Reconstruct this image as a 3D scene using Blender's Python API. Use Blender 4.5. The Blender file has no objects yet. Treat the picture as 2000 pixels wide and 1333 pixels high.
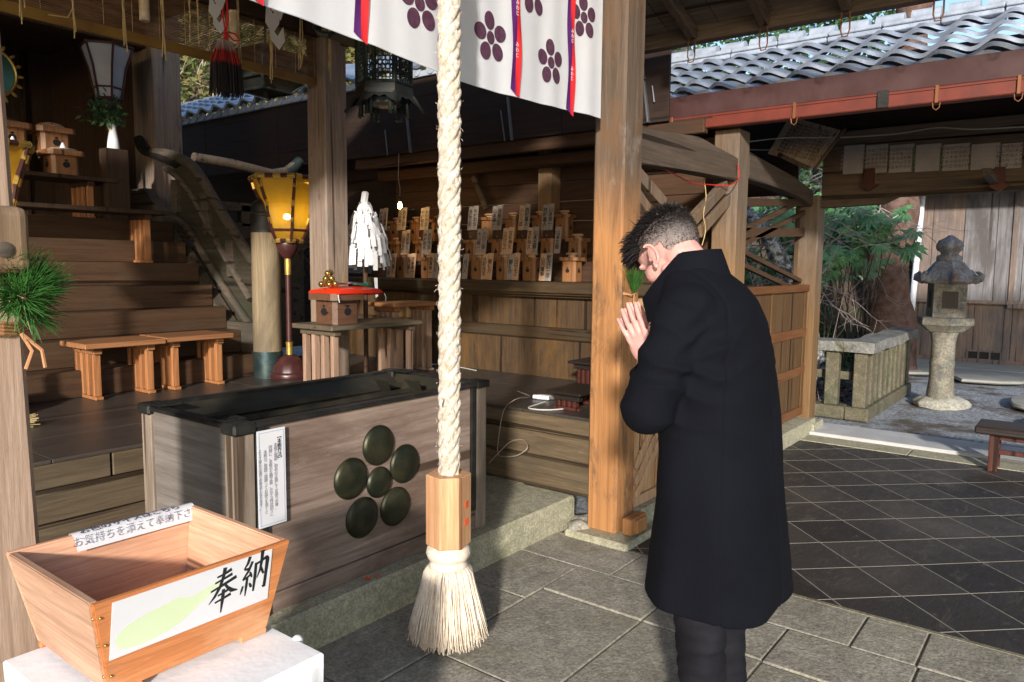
import bpy, bmesh, math, random
from math import sin, cos, pi, radians, sqrt
from mathutils import Vector, Matrix, noise
random.seed(7)
SC = bpy.context.scene
COL = SC.collection
# ------------------------------------------------------------------ camera
CF, CAZ, CP, CR, CH = 1462.7, radians(37.48), radians(-5.695), radians(.54), 1.45
_f = Vector((cos(CAZ)*cos(CP), sin(CAZ)*cos(CP), sin(CP)))
_r = Vector((sin(CAZ), -cos(CAZ), 0)); _u = _r.cross(_f)
_r2 = _r*cos(CR)+_u*sin(CR); _u2 = -_r*sin(CR)+_u*cos(CR)
cam = bpy.data.cameras.new('camera'); camo = bpy.data.objects.new('camera', cam); COL.objects.link(camo)
cam.sensor_width = 36; cam.lens = CF/2000*36; cam.clip_start = .05; cam.clip_end = 500
camo.matrix_world = Matrix(((_r2.x, _u2.x, -_f.x, 0), (_r2.y, _u2.y, -_f.y, 0), (_r2.z, _u2.z, -_f.z, CH), (0, 0, 0, 1)))
SC.camera = camo
def at(px, py, X=None, Y=None, Z=None):
    """a point of the photograph carried out to a known plane of the place"""
    d = _f + _r2*(px-1000)/CF - _u2*(py-666.5)/CF
    t = X/d.x if X is not None else (Y/d.y if Y is not None else (Z-CH)/d.z)
    return Vector((0, 0, CH)) + d*t
# ------------------------------------------------------------------ light
SUN_AZ, SUN_EL = radians(31), radians(17)       # the way the light travels, and the sun's height
w = bpy.data.worlds.new('World'); SC.world = w; w.use_nodes = True
nt = w.node_tree; bgn = nt.nodes['Background']
sky = nt.nodes.new('ShaderNodeTexSky'); sky.sky_type = 'NISHITA'; sky.sun_disc = False
sky.sun_elevation = SUN_EL; sky.sun_rotation = radians(90)-(SUN_AZ+pi)
sky.air_density = 1.0; sky.dust_density = .6; sky.ozone_density = 1.5
nt.links.new(sky.outputs[0], bgn.inputs[0]); bgn.inputs[1].default_value = .15
sl = bpy.data.lights.new('sun', 'SUN'); sl.energy = 3.4; sl.angle = radians(3); sl.color = (1, .93, .84)
so = bpy.data.objects.new('sun', sl); COL.objects.link(so)
so.rotation_euler = Vector((cos(SUN_AZ)*cos(SUN_EL), sin(SUN_AZ)*cos(SUN_EL), -sin(SUN_EL))).to_track_quat('-Z', 'Y').to_euler()
so.location = (-8, -4, 6)
vs = SC.view_settings; vs.view_transform = 'Standard'; vs.look = 'None'; vs.exposure = 0.72; vs.gamma = 1; vs.use_curve_mapping = False
# ------------------------------------------------------------------ materials
MATS = {}
def _mat(name):
    m = bpy.data.materials.new(name); m.use_nodes = True
    t = m.node_tree; b = t.nodes['Principled BSDF']; return m, t, b
def _n(t, ty, **k):
    n = t.nodes.new(ty)
    for a, v in k.items():
        if a.startswith('i_'): n.inputs[a[2:]].default_value = v
        else: setattr(n, a, v)
    return n
def _c(c): return (c[0], c[1], c[2], 1)
def _coords(t, scale, rot=(0, 0, 0), obj=True):
    tc = _n(t, 'ShaderNodeTexCoord'); mp = _n(t, 'ShaderNodeMapping')
    mp.inputs['Scale'].default_value = scale; mp.inputs['Rotation'].default_value = rot
    t.links.new(tc.outputs['Object'], mp.inputs['Vector']); return mp.outputs[0]
def _ramp(t, src, p0, p1, c0=(0, 0, 0), c1=(1, 1, 1), extra=None):
    r = _n(t, 'ShaderNodeValToRGB'); e = r.color_ramp.elements
    e[0].position, e[1].position = p0, p1; e[0].color, e[1].color = _c(c0), _c(c1)
    for p, c in (extra or []): x = e.new(p); x.color = _c(c)
    t.links.new(src, r.inputs[0]); return r.outputs[0]
def _noise(t, vec, scale, detail=4, rough=.55, dist=0):
    n = _n(t, 'ShaderNodeTexNoise'); n.inputs['Scale'].default_value = scale; n.inputs['Detail'].default_value = detail
    n.inputs['Roughness'].default_value = rough; n.inputs['Distortion'].default_value = dist
    t.links.new(vec, n.inputs['Vector']); return n.outputs['Fac']
def _mix(t, a, b, fac, mode='MIX'):
    m = _n(t, 'ShaderNodeMix', data_type='RGBA', blend_type=mode)
    for s, v in ((6, a), (7, b)):
        if isinstance(v, tuple): m.inputs[s].default_value = _c(v)
        else: t.links.new(v, m.inputs[s])
    if isinstance(fac, (int, float)): m.inputs[0].default_value = fac
    else: t.links.new(fac, m.inputs[0])
    return m.outputs[2]
def _bump(t, b, h, s=.3, d=.01):
    n = _n(t, 'ShaderNodeBump'); n.inputs['Strength'].default_value = s; n.inputs['Distance'].default_value = d
    t.links.new(h, n.inputs['Height']); t.links.new(n.outputs[0], b.inputs['Normal'])
def wood(name, c1, c2, axis='z', rough=.7, stain=None, st=(.52, .68), grain=1, bump=.35, spec=.3, low=None, lowz=(0, 1), dirt=None, dt=(.57, .66), ds=5):
    """wood with grain along one axis; stain = second colour in blotches; low = colour of the foot of the piece"""
    m, t, b = _mat(name); k = .045
    s = {'x': (k, 1, 1), 'y': (1, k, 1), 'z': (1, 1, k)}[axis]
    v = _coords(t, s)
    g1 = _noise(t, v, 34*grain, 6, .66, .25); g2 = _noise(t, v, 150*grain, 4, .75); gc = _noise(t, _coords(t, tuple(.02 if a == k else 1 for a in s)), 17*grain, 2, .5)
    g0 = _noise(t, v, 6*grain, 2, .5, 1.2)
    wv = _n(t, 'ShaderNodeMath', operation='SINE'); mu = _n(t, 'ShaderNodeMath', operation='MULTIPLY'); mu.inputs[1].default_value = 70
    t.links.new(g0, mu.inputs[0]); t.links.new(mu.outputs[0], wv.inputs[0])
    col = _ramp(t, g1, .32, .68, c1, c2)
    lines = _ramp(t, wv.outputs[0], .1, .95, (1, 1, 1), (.62, .58, .55))
    col = _mix(t, col, lines, .38, 'MULTIPLY')
    col = _mix(t, col, _ramp(t, g2, .3, .65, (.68, .66, .64), (1.08, 1.08, 1.08)), .8, 'MULTIPLY')
    col = _mix(t, col, _ramp(t, gc, .335, .365, (.28, .24, .21), (1, 1, 1)), 1.0, 'MULTIPLY')
    vi = _coords(t, tuple(.35 if a == k else 1 for a in s))
    if stain:
        col = _mix(t, col, stain, _ramp(t, _noise(t, vi, 3.2, 6, .68, .4), st[0], st[1]))
    if low:
        tc = _n(t, 'ShaderNodeTexCoord'); sp = _n(t, 'ShaderNodeSeparateXYZ'); t.links.new(tc.outputs['Object'], sp.inputs[0])
        ad = _n(t, 'ShaderNodeMath', operation='MULTIPLY_ADD'); ad.inputs[1].default_value = (lowz[1]-lowz[0])*1.3; ad.inputs[2].default_value = -.65*(lowz[1]-lowz[0])
        t.links.new(_noise(t, vi, 5, 5, .7), ad.inputs[0])
        su = _n(t, 'ShaderNodeMath', operation='ADD'); t.links.new(sp.outputs[2], su.inputs[0]); t.links.new(ad.outputs[0], su.inputs[1])
        mr = _n(t, 'ShaderNodeMapRange'); mr.inputs[1].default_value = lowz[0]; mr.inputs[2].default_value = lowz[1]; mr.inputs[3].default_value = 1; mr.inputs[4].default_value = 0
        t.links.new(su.outputs[0], mr.inputs[0])
        lc = _mix(t, low, lines, .4, 'MULTIPLY'); lc = _mix(t, lc, _ramp(t, g1, .3, .7, (.65, .6, .55), (1.1, 1.1, 1.1)), .8, 'MULTIPLY')
        col = _mix(t, col, lc, mr.outputs[0])
    if dirt: col = _mix(t, col, dirt, _ramp(t, _noise(t, _coords(t, tuple(.28 if a == k else 1 for a in s), (.3, .2, .1)), ds, 9, .78, .3), dt[0], dt[1]))
    oi = _n(t, 'ShaderNodeObjectInfo')
    col = _mix(t, col, _ramp(t, oi.outputs['Random'], 0, 1, (.84, .83, .82), (1.1, 1.09, 1.08)), .6, 'MULTIPLY')
    t.links.new(col, b.inputs['Base Color'])
    b.inputs['Roughness'].default_value = rough; b.inputs['Specular IOR Level'].default_value = spec
    h0 = _n(t, 'ShaderNodeMath', operation='ADD'); t.links.new(g1, h0.inputs[0]); t.links.new(g2, h0.inputs[1])
    hs = _n(t, 'ShaderNodeMath', operation='ADD'); t.links.new(h0.outputs[0], hs.inputs[0]); t.links.new(_ramp(t, gc, .33, .37), hs.inputs[1])
    _bump(t, b, hs.outputs[0], bump, .004)
    MATS[name] = m; return m
def plain(name, c, rough=.6, metal=0, spec=.4, c2=None, scale=8, bump=0, bscale=None, detail=5, th=(.4, .65), sheen=0, trans=0, emit=None, es=0, coat=0, bd=.004, alpha=1):
    m, t, b = _mat(name); v = _coords(t, (1, 1, 1))
    if c2:
        col = _ramp(t, _noise(t, v, scale, detail, .62, .3), th[0], th[1], c, c2)
        t.links.new(col, b.inputs['Base Color'])
    else: b.inputs['Base Color'].default_value = _c(c)
    b.inputs['Roughness'].default_value = rough; b.inputs['Metallic'].default_value = metal
    b.inputs['Specular IOR Level'].default_value = spec
    if sheen: b.inputs['Sheen Weight'].default_value = sheen; b.inputs['Sheen Roughness'].default_value = .5
    if coat: b.inputs['Coat Weight'].default_value = coat; b.inputs['Coat Roughness'].default_value = .15
    if emit: b.inputs['Emission Color'].default_value = _c(emit); b.inputs['Emission Strength'].default_value = es
    if bump: _bump(t, b, _noise(t, v, bscale or scale*3, 4, .6), bump, bd)
    if trans:
        tr = _n(t, 'ShaderNodeBsdfTranslucent'); tr.inputs[0].default_value = _c(c); mx = _n(t, 'ShaderNodeMixShader'); mx.inputs[0].default_value = trans
        out = t.nodes['Material Output']; t.links.new(b.outputs[0], mx.inputs[1]); t.links.new(tr.outputs[0], mx.inputs[2]); t.links.new(mx.outputs[0], out.inputs[0])
    if alpha < 1: b.inputs['Alpha'].default_value = alpha
    MATS[name] = m; return m
def stone(name, c1, c2, moss=None, mth=(.55, .7), rough=.85, speck=90, bump=.5):
    m, t, b = _mat(name); v = _coords(t, (1, 1, 1))
    col = _ramp(t, _noise(t, v, 3, 6, .7, .3), .3, .7, c1, c2)
    sp = _ramp(t, _noise(t, v, speck, 3, .8), .38, .62, (.55, .55, .56), (1.25, 1.24, 1.2))
    col = _mix(t, col, sp, .75, 'MULTIPLY')
    col = _mix(t, col, _ramp(t, _noise(t, v, speck*.28, 3, .7), .35, .65, (.7, .7, .72), (1.15, 1.15, 1.12)), .7, 'MULTIPLY')
    if moss: col = _mix(t, col, moss, _ramp(t, _noise(t, v, 4.5, 7, .75, .6), mth[0], mth[1]))
    t.links.new(col, b.inputs['Base Color']); b.inputs['Roughness'].default_value = rough; b.inputs['Specular IOR Level'].default_value = .3
    ad = _n(t, 'ShaderNodeMath', operation='ADD'); t.links.new(_noise(t, v, 45, 4, .7), ad.inputs[0]); t.links.new(_noise(t, v, 7, 4, .7), ad.inputs[1])
    _bump(t, b, ad.outputs[0], bump, .008)
    MATS[name] = m; return m
# woods
wood('pillar_wood', (.095, .068, .050), (.17, .125, .092), 'z', .7, stain=(.32, .28, .245), st=(.57, .70), low=(.44, .215, .085), lowz=(1.55, 2.0), dirt=(.15, .085, .045), dt=(.50, .62), ds=6)  # weathered grey above; the orange below also carries painted warm flash light
wood('inner_pillar_wood', (.25, .185, .145), (.37, .29, .24), 'z', .7, stain=(.17, .15, .135), low=(.32, .24, .165), lowz=(.4, 1.7), dirt=(.13, .10, .08), dt=(.60, .68), ds=9)
wood('left_pillar_wood', (.38, .26, .19), (.54, .40, .31), 'z', .7, stain=(.30, .21, .15), dirt=(.20, .13, .09), dt=(.60, .70), ds=8)
wood('post_wood', (.135, .10, .075), (.21, .165, .13), 'z', .7, stain=(.14, .085, .045), st=(.5, .7), low=(.32, .19, .085), lowz=(1.2, 1.9))
wood('honey_board', (.56, .33, .16), (.70, .46, .25), 'z', .65, stain=(.42, .22, .10))
wood('lattice_wood', (.06, .034, .02), (.09, .052, .03), 'x', .7)
wood('far_post_wood', (.15, .115, .09), (.22, .175, .14), 'z', .7, stain=(.09, .055, .03), st=(.45, .65), low=(.20, .12, .055), lowz=(1.0, 1.7))
wood('panel_wood', (.095, .05, .02), (.14, .078, .032), 'z', .7, stain=(.12, .07, .03))
wood('panel_rail', (.14, .055, .018), (.19, .08, .028), 'x', .7, stain=(.18, .08, .03))
wood('beam_wood_x', (.07, .052, .04), (.12, .092, .072), 'x', .75, stain=(.07, .055, .045))
wood('beam_wood_y', (.105, .082, .062), (.17, .135, .105), 'y', .75, stain=(.055, .045, .038))
wood('lintel_wood', (.085, .06, .042), (.14, .105, .075), 'y', .75, stain=(.06, .045, .035))
wood('stair_wood', (.062, .033, .018), (.098, .054, .030), 'x', .6, stain=(.07, .046, .03), grain=.8)
wood('platform_board_x', (.095, .071, .045), (.145, .11, .072), 'x', .65, stain=(.075, .065, .05), st=(.5, .8))
wood('platform_board_y', (.10, .073, .044), (.17, .127, .078), 'y', .65, dirt=(.24, .20, .15), dt=(.6, .7), ds=6, stain=(.06, .05, .035), st=(.45, .75))
wood('platform_floor', (.055, .047, .042), (.085, .073, .064), 'x', .38, stain=(.035, .03, .027), bump=.15, spec=.5)
wood('counter_board', (.062, .037, .019), (.10, .061, .032), 'z', .7, dirt=(.022, .016, .01), dt=(.52, .66), ds=3, stain=(.15, .078, .022), st=(.5, .75))
wood('counter_rail', (.052, .033, .017), (.085, .055, .028), 'y', .6, stain=(.055, .045, .03))
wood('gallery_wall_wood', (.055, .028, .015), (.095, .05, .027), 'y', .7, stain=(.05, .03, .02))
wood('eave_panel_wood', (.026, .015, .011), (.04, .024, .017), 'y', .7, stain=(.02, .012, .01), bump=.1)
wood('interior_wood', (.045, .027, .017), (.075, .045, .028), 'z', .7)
wood('box_wood_x', (.22, .16, .13), (.36, .275, .23), 'x', .72, stain=(.115, .07, .05), st=(.47, .7), grain=.7, dirt=(.37, .30, .26), dt=(.60, .74), ds=7)
wood('box_wood_y', (.16, .14, .125), (.235, .21, .19), 'y', .72, stain=(.10, .085, .075), st=(.47, .75), grain=.7)
wood('box_wood_z', (.24, .19, .15), (.34, .28, .22), 'z', .72, stain=(.13, .10, .08), st=(.47, .7))
wood('crate_wood', (.72, .38, .23), (.84, .49, .33), 'x', .6, stain=(.50, .26, .13), st=(.5, .75), bump=.2)
wood('crate_face', (.58, .20, .065), (.70, .29, .11), 'x', .5, stain=(.72, .42, .24), st=(.5, .68), bump=.2)
wood('crate_inner', (.72, .38, .23), (.84, .49, .33), 'y', .6, stain=(.58, .32, .18), st=(.5, .75), bump=.2)
wood('crate_side', (.46, .27, .18), (.58, .37, .26), 'y', .6, dirt=(.28, .15, .09), dt=(.60, .72), ds=10, stain=(.34, .19, .11), bump=.2)
wood('bench_wood', (.37, .15, .055), (.49, .225, .095), 'z', .55)
wood('bench_top_wood', (.29, .13, .058), (.40, .19, .088), 'x', .5)
wood('grey_table_wood', (.11, .088, .062), (.17, .14, .10), 'x', .5, stain=(.09, .075, .055))
wood('slat_wood', (.36, .23, .16), (.48, .32, .23), 'z', .6)
wood('lacquer_brown', (.13, .062, .036), (.17, .085, .052), 'x', .35, bump=.08, spec=.5)
wood('offering_wood', (.27, .12, .045), (.37, .18, .075), 'z', .42, spec=.5, bump=.15)
wood('tag_orange', (.56, .34, .19), (.68, .44, .27), 'z', .65, bump=.15)
wood('tag_grey', (.30, .25, .21), (.42, .36, .31), 'z', .65, bump=.15, stain=(.2, .15, .11))
wood('grip_wood', (.58, .30, .15), (.70, .42, .23), 'z', .5, grain=.9, bump=.12)
wood('old_wall_wood', (.17, .125, .105), (.29, .225, .19), 'z', .8, stain=(.115, .105, .11), st=(.45, .65))
wood('old_wall_wood_grey', (.16, .155, .165), (.29, .285, .30), 'z', .8, stain=(.10, .09, .09), st=(.45, .65))
wood('railing_wood', (.075, .058, .044), (.13, .103, .08), 'y', .75, stain=(.055, .055, .042))
wood('railing_infill', (.035, .03, .02), (.06, .05, .036), 'y', .8, stain=(.03, .035, .02))
wood('newel_wood', (.24, .185, .115), (.34, .27, .175), 'z', .7, stain=(.15, .12, .08))
wood('roof_board', (.12, .10, .085), (.21, .18, .155), 'y', .85, stain=(.07, .055, .045))
wood('rafter_wood', (.07, .055, .045), (.12, .095, .08), 'x', .85)
wood('red_bench_wood', (.07, .022, .016), (.10, .032, .024), 'z', .5)
wood('dark_bench_wood', (.022, .016, .014), (.035, .026, .022), 'y', .4, spec=.5)
# other
plain('black_metal', (.014, .014, .013), .55, .4, .5, (.035, .034, .032), 14, .3, 60)
plain('tray_metal', (.026, .025, .018), .5, .3, .5, (.06, .05, .033), 5, .2, 30)
plain('dark_bronze', (.022, .026, .016), .42, .6, .5, (.06, .056, .030), 9, .3, 30)
plain('lantern_bronze', (.025, .034, .03), .5, .6, .4, (.07, .085, .075), 10, .3, 40)
plain('lantern_patina', (.035, .034, .03), .6, .3, .4, (.018, .022, .02), 8, .2, 40)
plain('old_copper_shoe', (.02, .04, .045), .5, .6, .4, (.05, .07, .065), 12, .3, 50)
plain('brass', (.55, .38, .13), .3, .9, .5, (.40, .25, .07), 12)
plain('hem_ochre', (.24, .14, .03), .6, c2=(.16, .08, .025), scale=3)
plain('gold_trim', (.68, .47, .12), .35, .7, .5, (.48, .30, .08), 20)
plain('maroon_lacquer', (.045, .014, .014), .35, 0, .5, (.07, .022, .02), 10)
plain('amber_paper', (.33, .20, .018), .45, 0, .5, (.20, .12, .012), 9, .15, 40, trans=.45, alpha=.8)
plain('white_pane', (.55, .55, .58), .4, 0, .5, (.45, .45, .5), 4, trans=.3)
plain('paper_white', (.78, .78, .81), .7, 0, .2, (.80, .80, .83), 20, trans=.15)
plain('cloth_white', (.86, .86, .88), .8, 0, .2, bump=.3, bscale=7, bd=.02, sheen=.2)
plain('curtain_white', (.84, .86, .91), .8, 0, .2, (.79, .81, .87), 5, .15, 300, trans=.3)
plain('crest_plum', (.085, .032, .065), .8, 0, .2, (.12, .055, .09), 50, trans=.15)
plain('ribbon_purple', (.10, .02, .15), .6, 0, .3, (.075, .014, .115), 10, .3, 60, trans=.15)
plain('ribbon_red', (.75, .03, .035), .6, 0, .3, (.6, .02, .03), 10, .3, 60, trans=.15)
plain('rope_hemp', (.80, .70, .56), .85, 0, .2, (.62, .47, .30), 24, .9, 130, th=(.35, .7))
plain('tassel_hemp', (.86, .76, .64), .85, 0, .2, (.72, .59, .46), 40, .6, 120)
plain('straw', (.55, .42, .22), .8, 0, .2, (.42, .30, .14), 20)
plain('ink', (.012, .012, .014), .6)
plain('ink_grey', (.22, .22, .25), .7)
plain('ink_blueblack', (.05, .055, .10), .7)
plain('ink_faded', (.055, .04, .035), .75)
plain('ink_red', (.75, .11, .03), .6)
plain('ink_blue', (.25, .42, .68), .6)
plain('aubergine_green', (.60, .70, .44), .8, c2=(.64, .73, .50), scale=6)
plain('white_ribbon_writing', (.8, .75, .8), .7)
plain('red_silk', (.80, .035, .006), .38, 0, .5, (.66, .03, .008), 9, .3, 18)
plain('purple_silk', (.10, .05, .12), .5, 0, .4)
plain('green_silk', (.02, .15, .08), .5, 0, .4)
plain('white_ceramic', (.78, .80, .82), .2, 0, .5)
plain('green_leaf', (.035, .10, .018), .45, 0, .5, (.055, .15, .03), 6, trans=.2)
plain('dark_leaf', (.04, .10, .035), .45, 0, .5, (.07, .15, .05), 6, trans=.15)
plain('fatsia_leaf', (.12, .29, .12), .3, 0, .5, (.18, .38, .15), 5, trans=.25)
plain('pine_needle', (.04, .13, .025), .45, 0, .4, (.07, .22, .045), 8, trans=.2)
plain('twig', (.33, .30, .29), .8, c2=(.22, .19, .18), scale=14)
plain('pine_twig', (.25, .15, .09), .8)
plain('twine', (.50, .25, .12), .8)
plain('lichen_bark', (.52, .54, .55), .9, 0, .1, (.09, .085, .08), 16, .8, 40, th=(.42, .56), bd=.02)
plain('cedar_bark', (.17, .11, .09), .9, 0, .1, (.10, .055, .04), 9, .8, 30, bd=.02)
plain('plastic_white', (.70, .70, .71), .35)
plain('cable_white', (.55, .54, .50), .45)
plain('cable_brown', (.30, .24, .19), .5)
plain('cable_red', (.42, .02, .02), .4)
plain('wire_grey', (.30, .29, .26), .5)
plain('gutter_red', (.17, .035, .022), .5, 0, .4, (.12, .028, .02), 7, .1, 30)
plain('fascia_maroon', (.055, .022, .021), .5, 0, .4, (.075, .036, .036), 6, .15, 30)
plain('galvanised', (.25, .27, .29), .4, .7)
plain('copper_hook', (.28, .12, .06), .45, .6)
plain('tile_glaze', (.36, .40, .46), .3, .65, .7, (.52, .56, .63), 6, .2, 60)
plain('tile_pale', (.42, .46, .52), .35, 0, .6, (.28, .31, .36), 9, .2, 40)
plain('tile_ochre', (.42, .33, .20), .4, 0, .5)
plain('concrete', (.46, .46, .46), .8, 0, .3, (.54, .54, .54), 5, .2, 80)
plain('paving_pale', (.34, .33, .29), .8, 0, .3, (.42, .41, .36), 4, .3, 60)
plain('downpipe', (.72, .76, .84), .35)
plain('skin', (.68, .38, .33), .48, 0, .35, (.58, .28, .25), 26, .25, 140, th=(.4, .7))
plain('hair_black', (.012, .010, .010), .42, 0, .5)
plain('coat_navy', (.0048, .0056, .0095), .9, 0, .12, (.0035, .004, .007), 3, .35, 260)
plain('coat_lining', (.01, .01, .013), .8)
plain('denim_black', (.007, .007, .010), .8, 0, .15, (.014, .014, .019), 7, .3, 300)
plain('shoe_leather', (.015, .014, .014), .35)
plain('notice_paper', (.30, .29, .29), .8, c2=(.24, .23, .23), scale=6)
plain('tag_plain', (.30, .24, .19), .7)
plain('litter_leaf', (.24, .14, .11), .8, 0, .2, (.14, .085, .07), 20)
plain('leaf_litter', (.14, .09, .07), .9, 0, .1, (.055, .04, .035), 22, .9, 30, th=(.35, .65), bd=.03)
plain('dead_leaf', (.30, .16, .06), .7, c2=(.20, .10, .05), scale=20)
plain('bulb_glass', (1, .8, .4), .3, emit=(1, .62, .2), es=60)
plain('flame_glass', (1, .9, .6), .3, emit=(1, .80, .30), es=45)
plain('mirror_green', (.03, .09, .05), .15, .3)
plain('socket_black', (.02, .02, .02), .4)
stone('step_stone', (.34, .325, .235), (.48, .455, .34), moss=(.20, .205, .10), mth=(.55, .75))
stone('slab_stone', (.245, .225, .19), (.43, .405, .345), moss=(.24, .225, .15), mth=(.5, .85), speck=70)
stone('joint_stone', (.20, .185, .13), (.27, .25, .19))
stone('fence_stone', (.115, .10, .068), (.19, .17, .12), moss=(.07, .08, .045), mth=(.5, .66), speck=60)
stone('fence_cap_stone', (.17, .17, .16), (.30, .30, .30), moss=(.085, .08, .04), mth=(.5, .65), speck=50)
stone('lantern_stone', (.17, .155, .12), (.30, .28, .235), moss=(.10, .105, .10), mth=(.5, .62), speck=50)
stone('lantern_roof_stone', (.16, .165, .18), (.30, .31, .33), moss=(.14, .08, .07), mth=(.5, .68), speck=40)
stone('rock_pale', (.38, .36, .30), (.50, .48, .42), speck=40)
stone('gravel', (.14, .15, .17), (.23, .245, .27), speck=55, bump=1)
# ------------------------------------------------------------------ mesh builder
def rotm(a, ax): return Matrix.Rotation(a, 4, ax)
def basis(o, ux, uy, uz=None):
    ux = Vector(ux).normalized(); uy = Vector(uy); uy = (uy-ux*uy.dot(ux)).normalized(); uz = ux.cross(uy)
    return Matrix(((ux.x, uy.x, uz.x, o[0]), (ux.y, uy.y, uz.y, o[1]), (ux.z, uy.z, uz.z, o[2]), (0, 0, 0, 1)))
def world_of(o):
    m = Matrix.Identity(4)
    while o: m = o.matrix_basis @ m; o = o.parent
    return m
class M:
    def __init__(s): s.bm = bmesh.new()
    def _add(s, verts, faces, mat=None):
        vs_ = [s.bm.verts.new(mat @ Vector(v) if mat else v) for v in verts]
        for f in faces:
            try: s.bm.faces.new([vs_[i] for i in f])
            except ValueError: pass
        return vs_
    def box(s, c, sz, rot=None, bev=0, top=(1, 1), seg=1):
        x, y, z = sz[0]/2, sz[1]/2, sz[2]/2; a, b = top
        v = [(-x, -y, -z), (x, -y, -z), (x, y, -z), (-x, y, -z), (-x*a, -y*b, z), (x*a, -y*b, z), (x*a, y*b, z), (-x*a, y*b, z)]
        m = Matrix.Translation(c) @ (rot if rot else Matrix.Identity(4))
        vs_ = s._add(v, [(0, 3, 2, 1), (4, 5, 6, 7), (0, 1, 5, 4), (1, 2, 6, 5), (2, 3, 7, 6), (3, 0, 4, 7)], m)
        if bev:
            es = {e for q in vs_ for e in q.link_edges}
            bmesh.ops.bevel(s.bm, geom=list(es), offset=bev, segments=seg, affect='EDGES', profile=.5)
        return s
    def bb(s, x0, x1, y0, y1, z0, z1, bev=.004):
        return s.box(((x0+x1)/2, (y0+y1)/2, (z0+z1)/2), (abs(x1-x0), abs(y1-y0), abs(z1-z0)), bev=bev)
    def beam(s, p0, p1, w_, h_, bev=.003, up=(0, 0, 1)):
        p0, p1 = Vector(p0), Vector(p1); d = p1-p0; up = Vector(up)
        if abs(d.normalized().dot(up)) > .97: up = Vector((0, 1, 0))
        m = basis((p0+p1)/2, d, up.cross(d)); m.translation = Vector((0, 0, 0))
        return s.box((p0+p1)/2, (d.length, w_, h_), rot=m, bev=bev)
    def tube(s, pts, r, n=8, cap=True, closed=False):
        pts = [Vector(p) for p in pts]; L = len(pts); rs = r if isinstance(r, (list, tuple)) else [r]*L
        rings = []; nrm = None
        for i, p in enumerate(pts):
            if closed: d = pts[(i+1) % L]-pts[i-1]
            else: d = pts[min(i+1, L-1)]-pts[max(i-1, 0)]
            if d.length < 1e-9: d = Vector((0, 0, 1))
            d.normalize()
            if nrm is None:
                nrm = d.cross(Vector((0, 0, 1)))
                if nrm.length < .1: nrm = d.cross(Vector((1, 0, 0)))
            nrm = (nrm-d*nrm.dot(d)).normalized(); b_ = d.cross(nrm)
            rings.append([s.bm.verts.new(p+(nrm*cos(2*pi*k/n)+b_*sin(2*pi*k/n))*rs[i]) for k in range(n)])
        for i in range(L-1 if not closed else L):
            a, b_ = rings[i], rings[(i+1) % L]
            for k in range(n): s.bm.faces.new((a[k], a[(k+1) % n], b_[(k+1) % n], b_[k]))
        if cap and not closed and n > 2:
            s.bm.faces.new(rings[0][::-1]); s.bm.faces.new(rings[-1])
        return s
    def lathe(s, prof, c=(0, 0, 0), n=24, ph=0, mat=None, sx=1, sy=1, wob=None):
        rings = []
        for r, z in prof:
            ring = []
            for k in range(n):
                a = ph+2*pi*k/n; q = r*(wob(a, z) if wob else 1)
                v = Vector((q*cos(a)*sx+c[0], q*sin(a)*sy+c[1], z+c[2])); ring.append(s.bm.verts.new(mat @ v if mat else v))
            rings.append(ring)
        for a, b_ in zip(rings, rings[1:]):
            for k in range(n): s.bm.faces.new((a[k], a[(k+1) % n], b_[(k+1) % n], b_[k]))
        s.bm.faces.new(rings[0][::-1]); s.bm.faces.new(rings[-1]); return s
    def loft(s, rings, cap=True):
        rs = [[s.bm.verts.new(v) for v in r] for r in rings]; n = len(rs[0])
        for a, b_ in zip(rs, rs[1:]):
            for k in range(n): s.bm.faces.new((a[k], a[(k+1) % n], b_[(k+1) % n], b_[k]))
        if cap: s.bm.faces.new(rs[0][::-1]); s.bm.faces.new(rs[-1])
        return s
    def prism(s, poly, m, depth, bev=0):
        """2-D outline in the x-y plane of m, pushed along its z by depth"""
        a = [s.bm.verts.new(m @ Vector((x, y, 0))) for x, y in poly]; b_ = [s.bm.verts.new(m @ Vector((x, y, depth))) for x, y in poly]
        n = len(poly); fs = [s.bm.faces.new(a[::-1]), s.bm.faces.new(b_)]
        for k in range(n): s.bm.faces.new((a[k], a[(k+1) % n], b_[(k+1) % n], b_[k]))
        return s
    def ell(s, c, r, rot=None, u=20, v=14):
        m = Matrix.Translation(c) @ (rot if rot else Matrix.Identity(4)) @ Matrix.Diagonal((r[0], r[1], r[2], 1))
        bmesh.ops.create_uvsphere(s.bm, u_segments=u, v_segments=v, radius=1, matrix=m); return s
    def cap(s, p0, p1, r0, r1, n=12):
        """capsule that tapers"""
        p0, p1 = Vector(p0), Vector(p1); k = 5; d = (p1-p0).normalized(); pts = []; rs = []
        for i in range(k): a = pi/2*(i+.15)/k; pts.append(p0-d*r0*cos(a)); rs.append(r0*sin(a))
        pts += [p0, p1]; rs += [r0, r1]
        for i in range(k): a = pi/2*(1-(i+.85)/k)+.0; a = pi/2*(i+.85)/k; pts.append(p1+d*r1*sin(a)); rs.append(r1*cos(a))
        return s.tube(pts, rs, n)
    def sheet(s, f, nu, nv, thick=0):
        g = [[s.bm.verts.new(f(i/nu, j/nv)) for j in range(nv+1)] for i in range(nu+1)]
        for i in range(nu):
            for j in range(nv): s.bm.faces.new((g[i][j], g[i+1][j], g[i+1][j+1], g[i][j+1]))
        return s
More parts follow.
